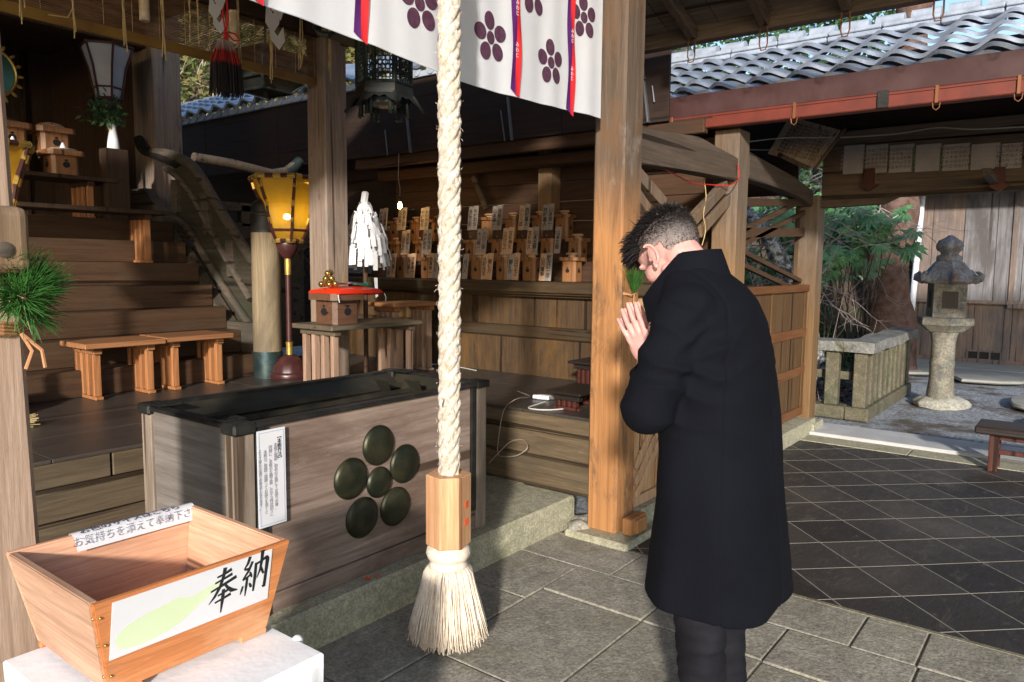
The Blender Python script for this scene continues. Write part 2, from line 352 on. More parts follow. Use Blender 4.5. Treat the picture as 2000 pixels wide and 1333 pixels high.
    def leaf(s, p, d, n, l, w_):
        d = Vector(d).normalized(); n = Vector(n); sd = d.cross(n)
        if sd.length < .01: sd = d.orthogonal()
        sd.normalize(); p = Vector(p); up = sd.cross(d)
        s._add([p, p+d*l*.45+sd*w_/2+up*l*.04, p+d*l, p+d*l*.45-sd*w_/2+up*l*.04], [(0, 1, 2, 3)]); return s
    def text(s, body, size, m, ext=.0008, align='CENTER', ls=1.0, sx=1.0, ox=0, off=0):
        c = bpy.data.curves.new('writing', 'FONT'); c.body = body; c.size = size; c.align_x = align; c.align_y = 'CENTER'
        c.extrude = ext; c.space_line = ls; c.resolution_u = 3; c.offset = off
        o = bpy.data.objects.new('writing', c); COL.objects.link(o)
        dg = bpy.context.evaluated_depsgraph_get(); dg.update()
        me = bpy.data.meshes.new_from_object(o.evaluated_get(dg)); bpy.data.objects.remove(o); bpy.data.curves.remove(c)
        me.transform(m @ Matrix.Diagonal((sx, 1, 1, 1))); s.bm.from_mesh(me); bpy.data.meshes.remove(me); return s
    def build(s, name, mat, parent=None, smooth=False, world=True, norm=True):
        if parent is not None and world:
            bmesh.ops.transform(s.bm, matrix=world_of(parent).inverted(), verts=s.bm.verts)
        if norm: bmesh.ops.recalc_face_normals(s.bm, faces=s.bm.faces)
        me = bpy.data.meshes.new(name); s.bm.to_mesh(me); s.bm.free()
        me.materials.append(MATS[mat] if isinstance(mat, str) else mat)
        if smooth:
            for p in me.polygons: p.use_smooth = True
            if smooth != 'all':
                try: me.set_sharp_from_angle(angle=radians(40))
                except Exception: pass
        o = bpy.data.objects.new(name, me); COL.objects.link(o)
        if parent is not None: o.parent = parent
        return o
def build_each(g, name, mat, parent=None, smooth=False):
    """every loose piece of the mesh becomes an object of its own"""
    g.bm.verts.index_update(); seen = set(); out = []
    for v in list(g.bm.verts):
        if v.index in seen: continue
        st = [v]; isl = []; seen.add(v.index)
        while st:
            a = st.pop(); isl.append(a)
            for e in a.link_edges:
                b = e.other_vert(a)
                if b.index not in seen: seen.add(b.index); st.append(b)
        h = M(); mp = {a.index: h.bm.verts.new(a.co) for a in isl}; fs = {f for a in isl for f in a.link_faces}
        for f in fs: h.bm.faces.new([mp[q.index] for q in f.verts])
        out.append(h.build(name, mat, parent, smooth))
    g.bm.free(); return out
def tag(o, label=None, cat=None, group=None, kind=None):
    if label: o['label'] = label
    if cat: o['category'] = cat
    if group: o['group'] = group
    if kind: o['kind'] = kind
    return o
def thing(name, label, cat, loc=(0, 0, 0), rz=0, group=None):
    o = bpy.data.objects.new(name, None); COL.objects.link(o); o.location = loc; o.rotation_euler = (0, 0, rz)
    o.empty_display_size = .1
    return tag(o, label, cat, group)
def recentre(o, c):
    """put the origin of a one-mesh thing at c"""
    o.data.transform(Matrix.Translation(-Vector(c))); o.location = c; return o
def copy_tree(o, parent=None):
    c = o.copy(); COL.objects.link(c)
    if parent: c.parent = parent; c.matrix_parent_inverse = Matrix.Identity(4)
    for ch in list(o.children): copy_tree(ch, c)
    return c
# ================================================================== SETTING
def struct(o): return tag(o, kind='structure')
g = M()
def gz(x, y):
    # the garden bank beyond the stone fence, and the wooded hill far behind the shrine
    a = max(0, min(1, (y-2.6)/2.5))*max(0, min(1, (x-9.0)/3.2))
    a2 = max(0, min(1, (x-14.5)/3))*max(0, min(1, (y-2.4)/2))
    h = 1.7*a+2.5*a2
    d = sqrt(x*x+y*y)
    h += max(0, (d-13.5))*.62*max(0, min(1, (math.atan2(y, x)-radians(18))/radians(14)))
    return min(h, 22)+noise.noise(Vector((x*.8, y*.8, 0)))*.1*min(1, h)
xs = [-60+1.5*i for i in range(40)]+[i*.5 for i in range(0, 80)]+[40+3*i for i in range(20)]
ys = [-60+2*i for i in range(30)]+[i*.5 for i in range(0, 90)]+[45+3*i for i in range(18)]
vv = [[g.bm.verts.new((x, y, -.03+gz(x, y))) for y in ys] for x in xs]
for i in range(len(xs)-1):
    for j in range(len(ys)-1): g.bm.faces.new((vv[i][j], vv[i+1][j], vv[i+1][j+1], vv[i][j+1]))
gm, t_, b_ = _mat('ground_mix')
v_ = _coords(t_, (1, 1, 1)); tc_ = _n(t_, 'ShaderNodeTexCoord'); sp_ = _n(t_, 'ShaderNodeSeparateXYZ'); t_.links.new(tc_.outputs['Object'], sp_.inputs[0])
gr = _mix(t_, _ramp(t_, _noise(t_, v_, 3, 5, .7), .3, .7, (.23, .25, .285), (.33, .355, .395)), _ramp(t_, _noise(t_, v_, 30, 4, .85), .38, .62, (.32, .33, .36), (1.75, 1.75, 1.7)), .9, 'MULTIPLY')
gr = _mix(t_, gr, (.10, .08, .065), _ramp(t_, _noise(t_, v_, 1.3, 4, .7), .5, .62))
li = _mix(t_, _ramp(t_, _noise(t_, v_, 20, 6, .8), .4, .62, (.15, .095, .075), (.05, .038, .03)), (.06, .09, .03), _ramp(t_, _noise(t_, v_, 1.2, 5, .7), .5, .66))
t_.links.new(_mix(t_, gr, li, _ramp(t_, sp_.outputs[2], .02, .12)), b_.inputs['Base Color']); b_.inputs['Roughness'].default_value = .9
_bump(t_, b_, _noise(t_, v_, 50, 4, .8), 1, .02); MATS['ground_mix'] = gm
struct(g.build('ground', 'ground_mix', smooth=True))
# stone paving: slabs of uneven length in three rows, with a border strip along the tiles
g = M(); rows = [(2.24, 1.87), (1.87, 1.37), (1.37, .87), (.87, .40), (.40, -.1), (-.1, -.6), (-.6, -1.2)]
random.seed(3)
cuts = {0: [-1.1, -.2, .75, 1.6, 2.55, 2.99], 1: [-1.4, -.6, .35, 1.2, 1.975, 2.68, 2.99], 2: [-1.2, -.3, .5, 1.45, 2.09, 2.68, 2.99], 3: [-1.3, -.4, .45, 1.25, 2.0, 2.67, 2.99]}
for i, (y1, y0) in enumerate(rows):
    cs = cuts.get(i) or [-1.3+.1*i, -.5, .4, 1.1, 1.9+.1*i, 2.99]
    for a, b in zip(cs, cs[1:]):
        dz = random.uniform(-.004, .003)
        g.box(((a+b)/2, (y0+y1)/2, -.018+dz), (b-a-.009, y1-y0-.009, .04), bev=.004, seg=2)
for a, b in zip([-1.2, -.5, .03, .41, .64, 1.17, 1.70], [-.5, .03, .41, .64, 1.17, 1.70, 2.24]):
    if (a, b) != (.41, .64): g.box((3.155, (a+b)/2, -.018), (.315, b-a-.009, .04), bev=.004, seg=2)
    else: g.box((3.155, .525, -.018), (.315, .22, .04), bev=.004, seg=2)
struct(g.build('stone_paving', 'slab_stone'))
g = M(); g.bb(-3, 3.32, -2, 2.3, -.05, -.006, 0); struct(g.build('paving_joints', 'joint_stone'))
# black diamond tiles with pale joints
m_, t_, b_ = _mat('floor_tiles'); tc_ = _n(t_, 'ShaderNodeTexCoord'); sp_ = _n(t_, 'ShaderNodeSeparateXYZ'); t_.links.new(tc_.outputs['Object'], sp_.inputs[0])
def mth(op, a, b=None, c=None):
    n = _n(t_, 'ShaderNodeMath', operation=op)
    for i, v in enumerate((a, b, c)):
        if v is None: continue
        if isinstance(v, (int, float)): n.inputs[i].default_value = v
        else: t_.links.new(v, n.inputs[i])
    return n.outputs[0]
u0 = mth('DIVIDE', mth('SUBTRACT', sp_.outputs[0], 3.614), .456); v0 = mth('DIVIDE', mth('SUBTRACT', sp_.outputs[1], .566), .476)
wob = mth('MULTIPLY', mth('SUBTRACT', _noise(t_, tc_.outputs['Object'], 2.2, 2), .5), .03)
A = mth('ADD', mth('ADD', u0, v0), wob); B = mth('ADD', mth('SUBTRACT', u0, v0), wob)
def edge(q): return mth('ABSOLUTE', mth('SUBTRACT', mth('FRACT', mth('ADD', q, .5)), .5))
ed = mth('MINIMUM', edge(A), edge(B)); jn = _ramp(t_, ed, .009, .016, (1, 1, 1), (0, 0, 0))
wn = _n(t_, 'ShaderNodeTexWhiteNoise', noise_dimensions='2D'); cb = _n(t_, 'ShaderNodeCombineXYZ'); t_.links.new(mth('FLOOR', A), cb.inputs[0]); t_.links.new(mth('FLOOR', B), cb.inputs[1]); t_.links.new(cb.outputs[0], wn.inputs[0])
base = _mix(t_, (.020, .018, .018), (.050, .045, .041), wn.outputs[0])
mpv = _coords(t_, (1, 2.4, 1), (0, 0, .9)); base = _mix(t_, base, (.16, .135, .115), _ramp(t_, _noise(t_, mpv, 5, 7, .78, .8), .55, .82))
base = _mix(t_, base, (.10, .088, .078), _ramp(t_, _noise(t_, tc_.outputs['Object'], 1.1, 3, .6), .52, .75))
t_.links.new(_mix(t_, base, (.34, .31, .265), jn), b_.inputs['Base Color'])
t_.links.new(_ramp(t_, _noise(t_, mpv, 7, 5, .7), .3, .7, (.38, .38, .38), (.75, .75, .75)), b_.inputs['Roughness'])
hh = mth('ADD', mth('MULTIPLY', _noise(t_, mpv, 18, 4, .7), .5), _ramp(t_, ed, 0, .02)); _bump(t_, b_, hh, .8, .009); MATS['floor_tiles'] = m_
g = M(); g.bb(3.335, 6.47, -5, 1.95, -.05, .001, 0); struct(g.build('tiled_floor', 'floor_tiles'))
g = M(); g.bb(3.313, 3.334, -5, 2.2, -.05, .004, 0); struct(g.build('floor_border', 'joint_stone'))
g = M()
for i in range(8): g.box((6.6, 1.5-.92*i, -.01), (.255, .91, .03), bev=.004)
struct(g.build('floor_kerb', 'step_stone'))
g = M(); g.bb(6.735, 7.23, -6, 2.4, -.06, .03, .01); struct(g.build('concrete_apron', 'concrete'))
g = M()
random.seed(5)
for (x, y, sx, sy) in [(8.6, .1, .9, .5), (9.9, .32, 1.1, .55), (8.2, -.6, 1.2, .6), (9.6, -.55, 1.3, .7), (11.6, .0, 1.4, .6), (12.0, 1.0, 1.5, .9), (12.15, 2.05, 1.4, .9), (12.3, -.6, 1.3, .8)]:
    g.lathe([(.96, 0), (1, .02), (.97, .045), (.9, .05)], (x, y, 0), 14, sx=sx/2*1.1, sy=sy/2*1.1, wob=lambda a, z, s=x: 1+.13*noise.noise(Vector((cos(a)*1.5+s, sin(a)*1.5, 0)))*2)
g.bb(12.4, 13.6, -5, 2.9, -.05, .06, .02)
struct(g.build('stepping_path', 'paving_pale', smooth=True))
# ------------------------------------------------------------------ stone step under the offering box
g = M(); g.bb(-1.2, 3.50, 2.22, 2.62, -.02, .165, .012); g.bb(-1.2, 3.56, 2.62, 3.56, -.02, .158, .01)
st = g.build('stone_step', 'step_stone'); tag(st, 'long low mossy granite step under the big offering box', 'step')
g = M()
for i in range(3): g.ell((3.40+.05*i, 2.13+.02*i, .02), (.10-.02*i, .07, .045), u=10, v=7)
for q in g.bm.verts: q.co += Vector((noise.noise(q.co*18), noise.noise(q.co*18+Vector((5, 0, 0))), noise.noise(q.co*18+Vector((0, 7, 0)))))*.022
tag(recentre(g.build('foundation_rock', 'rock_pale', smooth=True), (3.42, 2.13, 0)), 'rough pale rock at the end of the granite step by the big pillar', 'rock')
g = M()
def mleaf(g, c, s, rz):
    for k in range(5):
        a = rz+(k-2)*.75; g.leaf(c, (cos(a), sin(a), .25), (0, 0, 1), s*(1-.12*abs(k-2)), s*.38)
mleaf(g, Vector((2.0, 2.26, .168)), .03, 2.2); mleaf(g, Vector((2.03, 2.25, .168)), .02, .2)
tag(recentre(g.build('fallen_leaf', 'ink_red'), (2.0, 2.26, .167)), 'small red maple leaf fallen on the granite step', 'leaf')

# ================================================================== WORSHIP HALL
hall = thing('worship_hall', 'open timber worship hall with a tall weathered pillar, lattice side and sloping board roof', 'building', (3.5, 2, 0))
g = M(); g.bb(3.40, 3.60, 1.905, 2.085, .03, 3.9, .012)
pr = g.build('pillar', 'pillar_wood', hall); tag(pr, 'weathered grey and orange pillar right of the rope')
g = M(); g.box((.565, 2.03, 1.95), (.202, .20, 3.9), rotm(radians(-1.1), 'Y'), .012); pl = g.build('pillar', 'left_pillar_wood', hall); tag(pl, 'pale pillar at the left edge behind the wooden box')
xr_ = at(64, 470, Y=1.82).x; g = M(); g.box((xr_-.11, 1.93, at(60, 470, Y=1.82).z), (.22, .22, .145), bev=.022, seg=3)
for k in range(2): pass
bk = g.build('cross_rail', 'post_wood', hall)
g = M(); g.lathe([(.017, 0), (.017, .006), (.012, .008)], (0, 0, 0), 12, mat=basis((xr_-.055, 1.822, 1.475), (1, 0, 0), (0, 0, 1))); g.build('peg', 'rafter_wood', bk, smooth=True)
g = M(); g.bb(5.065, 5.265, 1.95, 2.13, .05, 2.40, .008); g.build('post', 'post_wood', hall)
g = M(); g.bb(6.84, 7.03, 1.90, 2.10, .08, 2.09, .008); g.build('post', 'far_post_wood', hall)
# wainscot between pillar and post: honey boards, then darker panels beyond the post
g = M(); random.seed(2); x = 3.605
while x < 4.95:
    w_ = random.choice((.13, .16, .11)); g.bb(x+.004, min(x+w_, 4.955)-.004, 1.935, 1.965+random.uniform(0, .006), .12, 1.28, .003); x += w_+.012
wb = g.build('wainscot_board', 'honey_board', hall)
g = M(); g.bb(3.605, 4.96, 1.966, 1.98, .12, 1.28, 0); g.build('backing_board', 'rafter_wood', hall)
g = M()
for k in range(3): g.beam((3.64+.0, 1.925, .16+.09*k), (4.0, 1.925, .52+.09*k), .018, .045, .003)
g.bb(3.62, 4.9, 1.915, 1.933, .12, .18, .003); build_each(g, 'foot_brace', 'tag_orange', hall)
g = M(); g.bb(5.17, 6.835, 1.97, 1.995, .15, 1.27, 0); g.build('wainscot_panel', 'panel_wood', hall)
g = M(); g.bb(5.17, 6.838, 1.945, 2.02, 1.255, 1.315, .004)
for z in (.86, .52, .16): g.bb(5.17, 6.838, 1.955, 1.969, z, z+.075, .003)
build_each(g, 'wainscot_rail', 'panel_rail', hall)
g = M()
for X in (5.9, 6.76): g.bb(X, X+.07, 1.958, 1.969, .235, 1.25, .003)
build_each(g, 'wainscot_stile', 'panel_wood', hall)
g = M()
def LT(a, b, w_=.035):
    p, q = at(*a, Y=2.03), at(*b, Y=2.03); g.beam(p, q, .035, w_, .002)
LT((1445, 452), (1550, 400)); LT((1445, 480), (1570, 415)); LT((1442, 488), (1562, 549)); LT((1442, 514), (1550, 565))
LT((1449, 455), (1568, 454), .075)
build_each(g, 'lattice_brace', 'lattice_wood', hall)
g = M(); p, q = at(1445, 399, Y=2.03), at(1572, 397, Y=2.03); g.beam((5.17, 2.03, p.z), (6.84, 2.03, q.z), .05, .06); g.build('top_rail', 'lattice_wood', hall)
# crooked tie beams
def cbeam(pts, y, th, nm):
    g = M(); g.prism(pts, Matrix(((1, 0, 0, 0), (0, 0, -1, y), (0, 1, 0, 0), (0, 0, 0, 1))), th)
    es = [e for e in g.bm.edges]; bmesh.ops.bevel(g.bm, geom=es, offset=.008, segments=2, affect='EDGES'); return g.build(nm, 'beam_wood_x', hall)
cbeam([(3.6, 2.00), (4.2, 2.03), (5.062, 2.05), (5.062, 2.20), (4.4, 2.25), (3.6, 2.19)], 2.06, .11, 'tie_beam')
cbeam([(5.268, 2.08), (6.0, 2.07), (6.55, 2.04), (6.83, 1.99), (6.83, 2.13), (6.3, 2.19), (5.268, 2.27)], 2.06, .11, 'tie_beam')
g = M()
g.beam(at(1232, 330, Y=2.0), at(1292, 398, Y=2.0), .06, .07); g.beam(at(1236, 372, Y=2.02), at(1262, 410, Y=2.02), .05, .06)
g.beam(at(1350, 432, Y=2.0), at(1415, 362, Y=2.0), .05, .07); g.beam(at(1362, 455, Y=2.02), at(1436, 372, Y=2.02), .05, .07)
build_each(g, 'diagonal_brace', 'post_wood', hall)
# lintel along the far side with the paper notices
g = M(); g.prism([(-3.2, 2.09), (.6, 2.06), (1.30, 2.055), (1.42, 2.0), (1.90, 1.985), (1.90, 2.50), (-3.2, 2.43)], Matrix(((0, 0, -1, 7.02), (1, 0, 0, 0), (0, 1, 0, 0), (0, 0, 0, 1))), .13)
g.build('lintel', 'lintel_wood', hall)
g = M(); g.bb(6.93, 7.0, -3.3, 1.95, 2.505, 2.63, .004); g.build('upper_rail', 'beam_wood_y', hall)
g = M(); g.bb(7.03, 7.06, -4.2, 3.6, 2.40, 3.25, .003); g.bb(7.03, 7.06, 2.15, 3.6, 2.12, 2.40, .003); build_each(g, 'dark_fill_board', 'eave_panel_wood', hall)  # dark boards added to stand in for the black shade above the lintel
g = M()
for px in (1695, 1950):
    p = at(px, 352, X=6.80); g.prism([(-.035, .10), (.035, .10), (.035, -.02), (.075, -.035), (0, -.085), (-.075, -.035), (-.035, -.02)], basis((6.885, p.y, p.z), (0, -1, 0), (0, 0, 1)), .05)
build_each(g, 'wedge_block', 'red_bench_wood', hall)
g = M(); p = at(1940, 352, X=6.8); g.beam((6.3, p.y, p.z+.01), (6.87, p.y, p.z), .06, .05); g.build('bracket', 'beam_wood_x', hall)
# side gallery roof timbers above the lintel (dark)
g = M()
for k in range(9): y = 2.3-.62*k; g.beam((5.06, y, 2.56), (7.5, y, 3.22 if False else 2.95), .05, .06, .003)
build_each(g, 'rafter', 'rafter_wood', hall)
# sill stones and the timber stub at the pillar's foot
g = M(); g.bb(3.30, 4.9, 1.78, 2.17, -.02, .035, .015); g.bb(3.62, 6.9, 1.86, 2.17, -.02, .125, .01); g.bb(6.78, 7.1, 1.84, 2.16, -.02, .085, .01)
for q in g.bm.verts: q.co += Vector((noise.noise(q.co*6), noise.noise(q.co*6+Vector((3, 0, 0))), 0))*.008
g.build('sill_stone', 'step_stone', hall)
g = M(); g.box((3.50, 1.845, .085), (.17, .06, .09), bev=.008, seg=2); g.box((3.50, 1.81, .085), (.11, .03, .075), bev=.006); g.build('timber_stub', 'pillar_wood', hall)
# hall roof: boards over rafters, falling to the right
def ry(x): return 2.93+(4.62-x)*.34
g = M()
for k in range(24):
    y = 2.62-.34*k; z0 = random.uniform(-.004, .004)
    g._add([(4.66, y, ry(4.66)+.05+z0), (.2, y, ry(.2)+.05+z0), (.2, y-.335, ry(.2)+.05+z0), (4.66, y-.335, ry(4.66)+.05+z0),
            (4.66, y, ry(4.66)+.09+z0), (.2, y, ry(.2)+.09+z0), (.2, y-.335, ry(.2)+.09+z0), (4.66, y-.335, ry(4.66)+.09+z0)],
           [(0, 1, 2, 3), (7, 6, 5, 4), (0, 4, 5, 1), (1, 5, 6, 2), (2, 6, 7, 3), (3, 7, 4, 0)])
g.build('roof_board', 'roof_board', hall)
for k in range(11):
    y = 2.10-.46*k; g = M(); g.beam((4.60, y, ry(4.60)-.01), (.3, y, ry(.3)-.01), .055, .075, .004); g.build('roof_rafter', 'rafter_wood', hall)
g = M()
for x in (4.15, 3.75, 3.3): g.bb(x-.02, x+.02, -5, 2.5, ry(x)+.028, ry(x)+.048, 0)
build_each(g, 'roof_batten', 'beam_wood_y', hall)
g = M(); g.bb(3.95, 4.1, -5, 1.9, 3.02, 3.10, .005); g.bb(4.62, 4.70, -5.4, 2.6, ry(4.66)-.03, ry(4.66)+.07, .005); build_each(g, 'eave_beam', 'beam_wood_y', hall)
for k in range(5):
    y = 2.10-.46*k; z = ry(4.60)-.05; g = M()
    pts = [Vector((4.58, y+.022, z)), Vector((4.58, y+.024, z-.10)), Vector((4.58, y+.014, z-.135)), Vector((4.58, y-.014, z-.135)), Vector((4.58, y-.024, z-.10)), Vector((4.58, y-.022, z))]
    g.tube(pts, .0045, 6); g.build('gutter_hook', 'copper_hook', hall, smooth=True)

# ================================================================== TILED GALLERY ROOF (right) with gutter
gal = thing('side_gallery', 'dark timber side gallery with wavy glazed roof tiles, red gutter and long votive counter', 'building', (5.2, 3, .6))
def tiles(x0, z0, x1, z1, y0, y1, nm, mat, parent, nrow, pitch=.275, amp=.028):
    g = M(); L = sqrt((x1-x0)**2+(z1-z0)**2); ux = Vector((x1-x0, 0, z1-z0))/L; un = Vector((-ux.z, 0, ux.x)); n = int(abs(y1-y0)/pitch*10); row = L/nrow
    def prof(y):
        p = (y/pitch) % 1.0
        # S-shaped pantile: wide trough, narrower crest
        return amp*(cos(2*pi*(p**.8)))
    for r in range(nrow):
        jit = random.uniform(-.01, .01)
        for (s0, lift0, s1, lift1) in [(r*row-.02, .056, (r+1)*row+.02, .0)]:
            A = []; B = []; C = []; D = []
            for k in range(n+1):
                y = y0+(y1-y0)*k/n; h = prof(y+jit)
                A.append(g.bm.verts.new(Vector((x0, y, z0))+ux*s0+un*(h+lift0-.026)))
                D.append(g.bm.verts.new(Vector((x0, y, z0))+ux*(s0+.09)+un*(h+lift0-.040)))
                B.append(g.bm.verts.new(Vector((x0, y, z0))+ux*s0+un*(h+lift0)))
                C.append(g.bm.verts.new(Vector((x0, y, z0))+ux*s1+un*(h+lift1)))
            for k in range(n):
                g.bm.faces.new((D[k], D[k+1], A[k+1], A[k])); g.bm.faces.new((A[k], A[k+1], B[k+1], B[k])); g.bm.faces.new((B[k], B[k+1], C[k+1], C[k]))
    return g.build(nm, mat, parent, smooth=True, norm=False)
tiles(5.04, 2.60, 6.55, 3.27, -4.2, 3.5, 'roof_tiles', 'tile_glaze', gal, 7)
g = M()
for r in range(2):
    y = -4.2
    while y < 3.4: g.box((6.58, y+.2, 3.285+.045*r), (.24-.03*r, random.uniform(.385, .395), .034), bev=.006); y += .4
g.build('ridge_course', 'tile_pale', gal)
g = M()
for k in range(31):
    y = 3.4-.25*k; g.tube([(6.58, y+.06, 3.37), (6.58, y-.14, 3.365)], .058, 12)
g.build('ridge_cap', 'tile_pale', gal, smooth=True)
g = M(); g._add([(5.05, -4.2, 2.545), (5.05, 2.36, 2.545), (7.3, 2.36, 3.1), (7.3, -4.2, 3.1)], [(0, 1, 2, 3)]); g.build('roof_lining', 'rafter_wood', gal)
g = M(); g.bb(4.985, 5.012, -4.2, 2.575, 2.50, 2.645, .003); g.build('fascia', 'fascia_maroon', gal)
g = M(); g.bb(4.955, 5.045, -4.2, 2.585, 2.405, 2.495, .006)
for k in range(4): g.bb(4.948, 4.956, -4.2, 2.585, 2.478, 2.488, 0) if k == 0 else None
gt = g.build('gutter', 'gutter_red', gal)
g = M()
for px in (1312, 1550, 1826, 1985):
    p = at(px, 240, X=4.95); g.box((4.948, p.y, 2.45), (.012, .018, .1), bev=.002)
    for s in (-.02, .02): g.tube([(4.955, p.y+s, 2.405), (4.955, p.y+s*.8, 2.375), (4.955, p.y, 2.362)], .003, 5)
build_each(g, 'gutter_strap', 'copper_hook', gt)
g = M(); p = at(1723, 215, X=4.94); g.box((4.944, p.y, 2.455), (.012, .062, .10), bev=.003); g.build('gutter_joint', 'black_metal', gt)
# ------------------------------------------------------------------ eave screens over the counter
g = M()
yy = [2.40, 3.3, 4.4, 5.6, 6.9, 8.3, 10.0]
for a, b in zip(yy, yy[1:]): g.bb(4.90, 4.925, a+.003, b-.003, 2.47, 3.16, .002)
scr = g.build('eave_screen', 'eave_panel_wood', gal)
g = M()
for (a, b) in [((1248, 75), (1258, 155)), ((1258, 158), (1266, 240)), ((992, 190), (1000, 275)), ((795, 230), (802, 298))]: g.beam(at(*a, X=4.89), at(*b, X=4.885), .012, .03, .001, up=(1, 0, 0))
for (a, b) in [((1274, 168), (1278, 200)), ((978, 216), (986, 276)), ((752, 254), (757, 304))]: g.tube([at(*a, X=4.89), at(*b, X=4.885)], .006, 6)
build_each(g, 'screen_stay', 'galvanised', scr)
tiles(4.86, 3.17, 6.3, 3.85, 2.9, 11.5, 'roof_tiles', 'tile_glaze', gal, 6)
g = M(); g.bb(4.87, 4.93, 2.9, 11.5, 3.10, 3.15, .004)
for k in range(52): g.lathe([(.045, 0), (.045, .02), (.03, .03)], (0, 0, 0), 10, mat=basis((4.86, 3.0+.165*k, 3.15), (0, 1, 0), (0, 0, 1)) if True else None)
g.build('eave_tile_end', 'tile_pale', gal, smooth=True)
g = M(); g.bb(5.5, 5.56, 5.7, 10.5, 1.86, 3.2, .003); g.bb(5.5, 5.56, 6.6, 10.5, .6, 1.9, .003); g.bb(5.46, 5.55, 5.65, 6.6, .6, 1.36, .003)
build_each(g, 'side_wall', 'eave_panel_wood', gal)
g = M()
for (a, b) in [((568, 475), (606, 512)), ((572, 505), (606, 480)), ((560, 485), (600, 540))]: g.beam(at(*a, X=5.5), at(*b, X=5.5), .03, .035, .002)
build_each(g, 'lattice_brace', 'rafter_wood', gal)
# ------------------------------------------------------------------ votive counter
g = M()
yb = [2.12, 2.5, 2.95, 3.42, 3.85, 4.3, 4.78, 5.2, 5.65]
for a, b in zip(yb, yb[1:]):
    g.bb(4.755, 4.785, a+.002, b-.002, .985, 1.225, .002); g.bb(4.715, 4.75, a+.13, b+.128, .60, .90, .002)
g.build('counter_panel', 'counter_board', gal)
g = M(); g.bb(4.69, 4.80, 2.1, 5.7, .895, .985, .012); g.bb(4.70, 4.80, 2.1, 5.7, 1.215, 1.245, .004); g.build('counter_rail', 'counter_rail', gal)
g = M(); g.bb(4.64, 5.45, 2.1, 5.72, 1.25, 1.335, .008); g.bb(4.665, 4.70, 2.1, 5.7, 1.235, 1.262, .003); g.build('counter_top', 'counter_rail', gal)
g = M(); g.bb(5.02, 5.44, 2.2, 5.6, 1.335, 1.49, .004); g.bb(5.22, 5.43, 2.2, 5.6, 1.49, 1.68, .004); build_each(g, 'counter_tier', 'gallery_wall_wood', gal)
g = M()
for k in range(7): g.bb(5.45, 5.48+.006*(k % 2), 2.1, 5.7, 1.335+.17*k, 1.335+.17*(k+1)-.004, .003)
g.build('back_wall', 'gallery_wall_wood', gal)
g = M(); g.bb(4.93, 5.0, 2.15, 5.72, 2.37, 2.465, .006); g.bb(5.2, 5.3, 2.1, 5.7, 2.28, 2.38, .005); build_each(g, 'top_beam', 'gallery_wall_wood', gal)
g = M(); g.bb(4.95, 5.5, 2.1, 5.7, 2.466, 2.49, .003); g.build('ceiling', 'gallery_wall_wood', gal)
g = M(); g.bb(5.30, 5.44, 3.66, 3.80, 1.66, 2.46, .005); g.build('post', 'post_wood', gal)
g = M(); g.beam(at(925, 345, X=5.4), at(950, 408, X=5.4), .03, .05); g.build('diagonal_brace', 'beam_wood_y', gal)
# ================================================================== MAIN SHRINE
shr = thing('shrine_building', 'dark main shrine with wide plank stairs, raised floor, grey pillars and curved railing', 'building', (2.2, 4.6, 0))
g = M()
for k, (a, b) in enumerate([(-1.2, .35), (.36, 1.55), (1.56, 2.6), (2.61, 3.56)]): g.bb(a, b, 3.5, 3.56, .475, .598, .004)
for k, (a, b) in enumerate([(-1.2, .9), (.91, 2.3), (2.31, 3.56)]): g.bb(a, b, 3.51, 3.56, .32, .470, .004)
g.bb(-1.2, 3.56, 3.505, 3.56, .16, .315, .006); g.build('platform_face', 'platform_board_x', shr)
g = M(); g.bb(3.57, 3.63, 2.1, 3.56, .475, .598, .004); g.bb(3.575, 3.63, 2.1, 3.56, .33, .470, .004); g.build('platform_face', 'platform_board_y', shr)
g = M(); g.bb(3.50, 3.63, 2.1, 3.50, .155, .325, .03, ); g.build('ground_beam', 'platform_board_y', shr)
g = M()
ys_ = [3.49, 3.95, 4.42, 5.0, 5.8]
for a, b in zip(ys_, ys_[1:]):
    for c, d in ((-1.2, 1.3), (1.305, 3.0), (3.005, 4.76)): g.bb(c, d, a+.0015, b-.0015, .585, .602, .002)
for c, d in ((3.555, 3.85), (3.853, 4.25), (4.253, 4.76)): g.bb(c, d, 2.1, 3.487, .585, .602, .002)
g.bb(-1.2, 4.7, 3.6, 5.7, .5, .584, 0); g.bb(3.64, 4.7, 2.12, 3.6, .5, .584, 0)
g.build('platform_floor', 'platform_floor', shr)
# stairs
RY0, RUN, RISE = 4.98, .19, .1705
for k in range(7):
    g = M(); y = RY0+RUN*k; z0 = .6+RISE*k
    g.bb(-.2, 3.3, y, y+RUN+.03, z0+.001, z0+RISE, .006)
    g.build('step', 'stair_wood', shr)
ZF = .6+7*RISE
g = M(); g.bb(-1.5, 3.9, 6.31, 9.2, ZF-.12, ZF-.002, .004); g.build('shrine_floor', 'stair_wood', shr)
g = M(); g.bb(3.3, 3.42, 5.0, 6.9, .6, 1.0, .004)
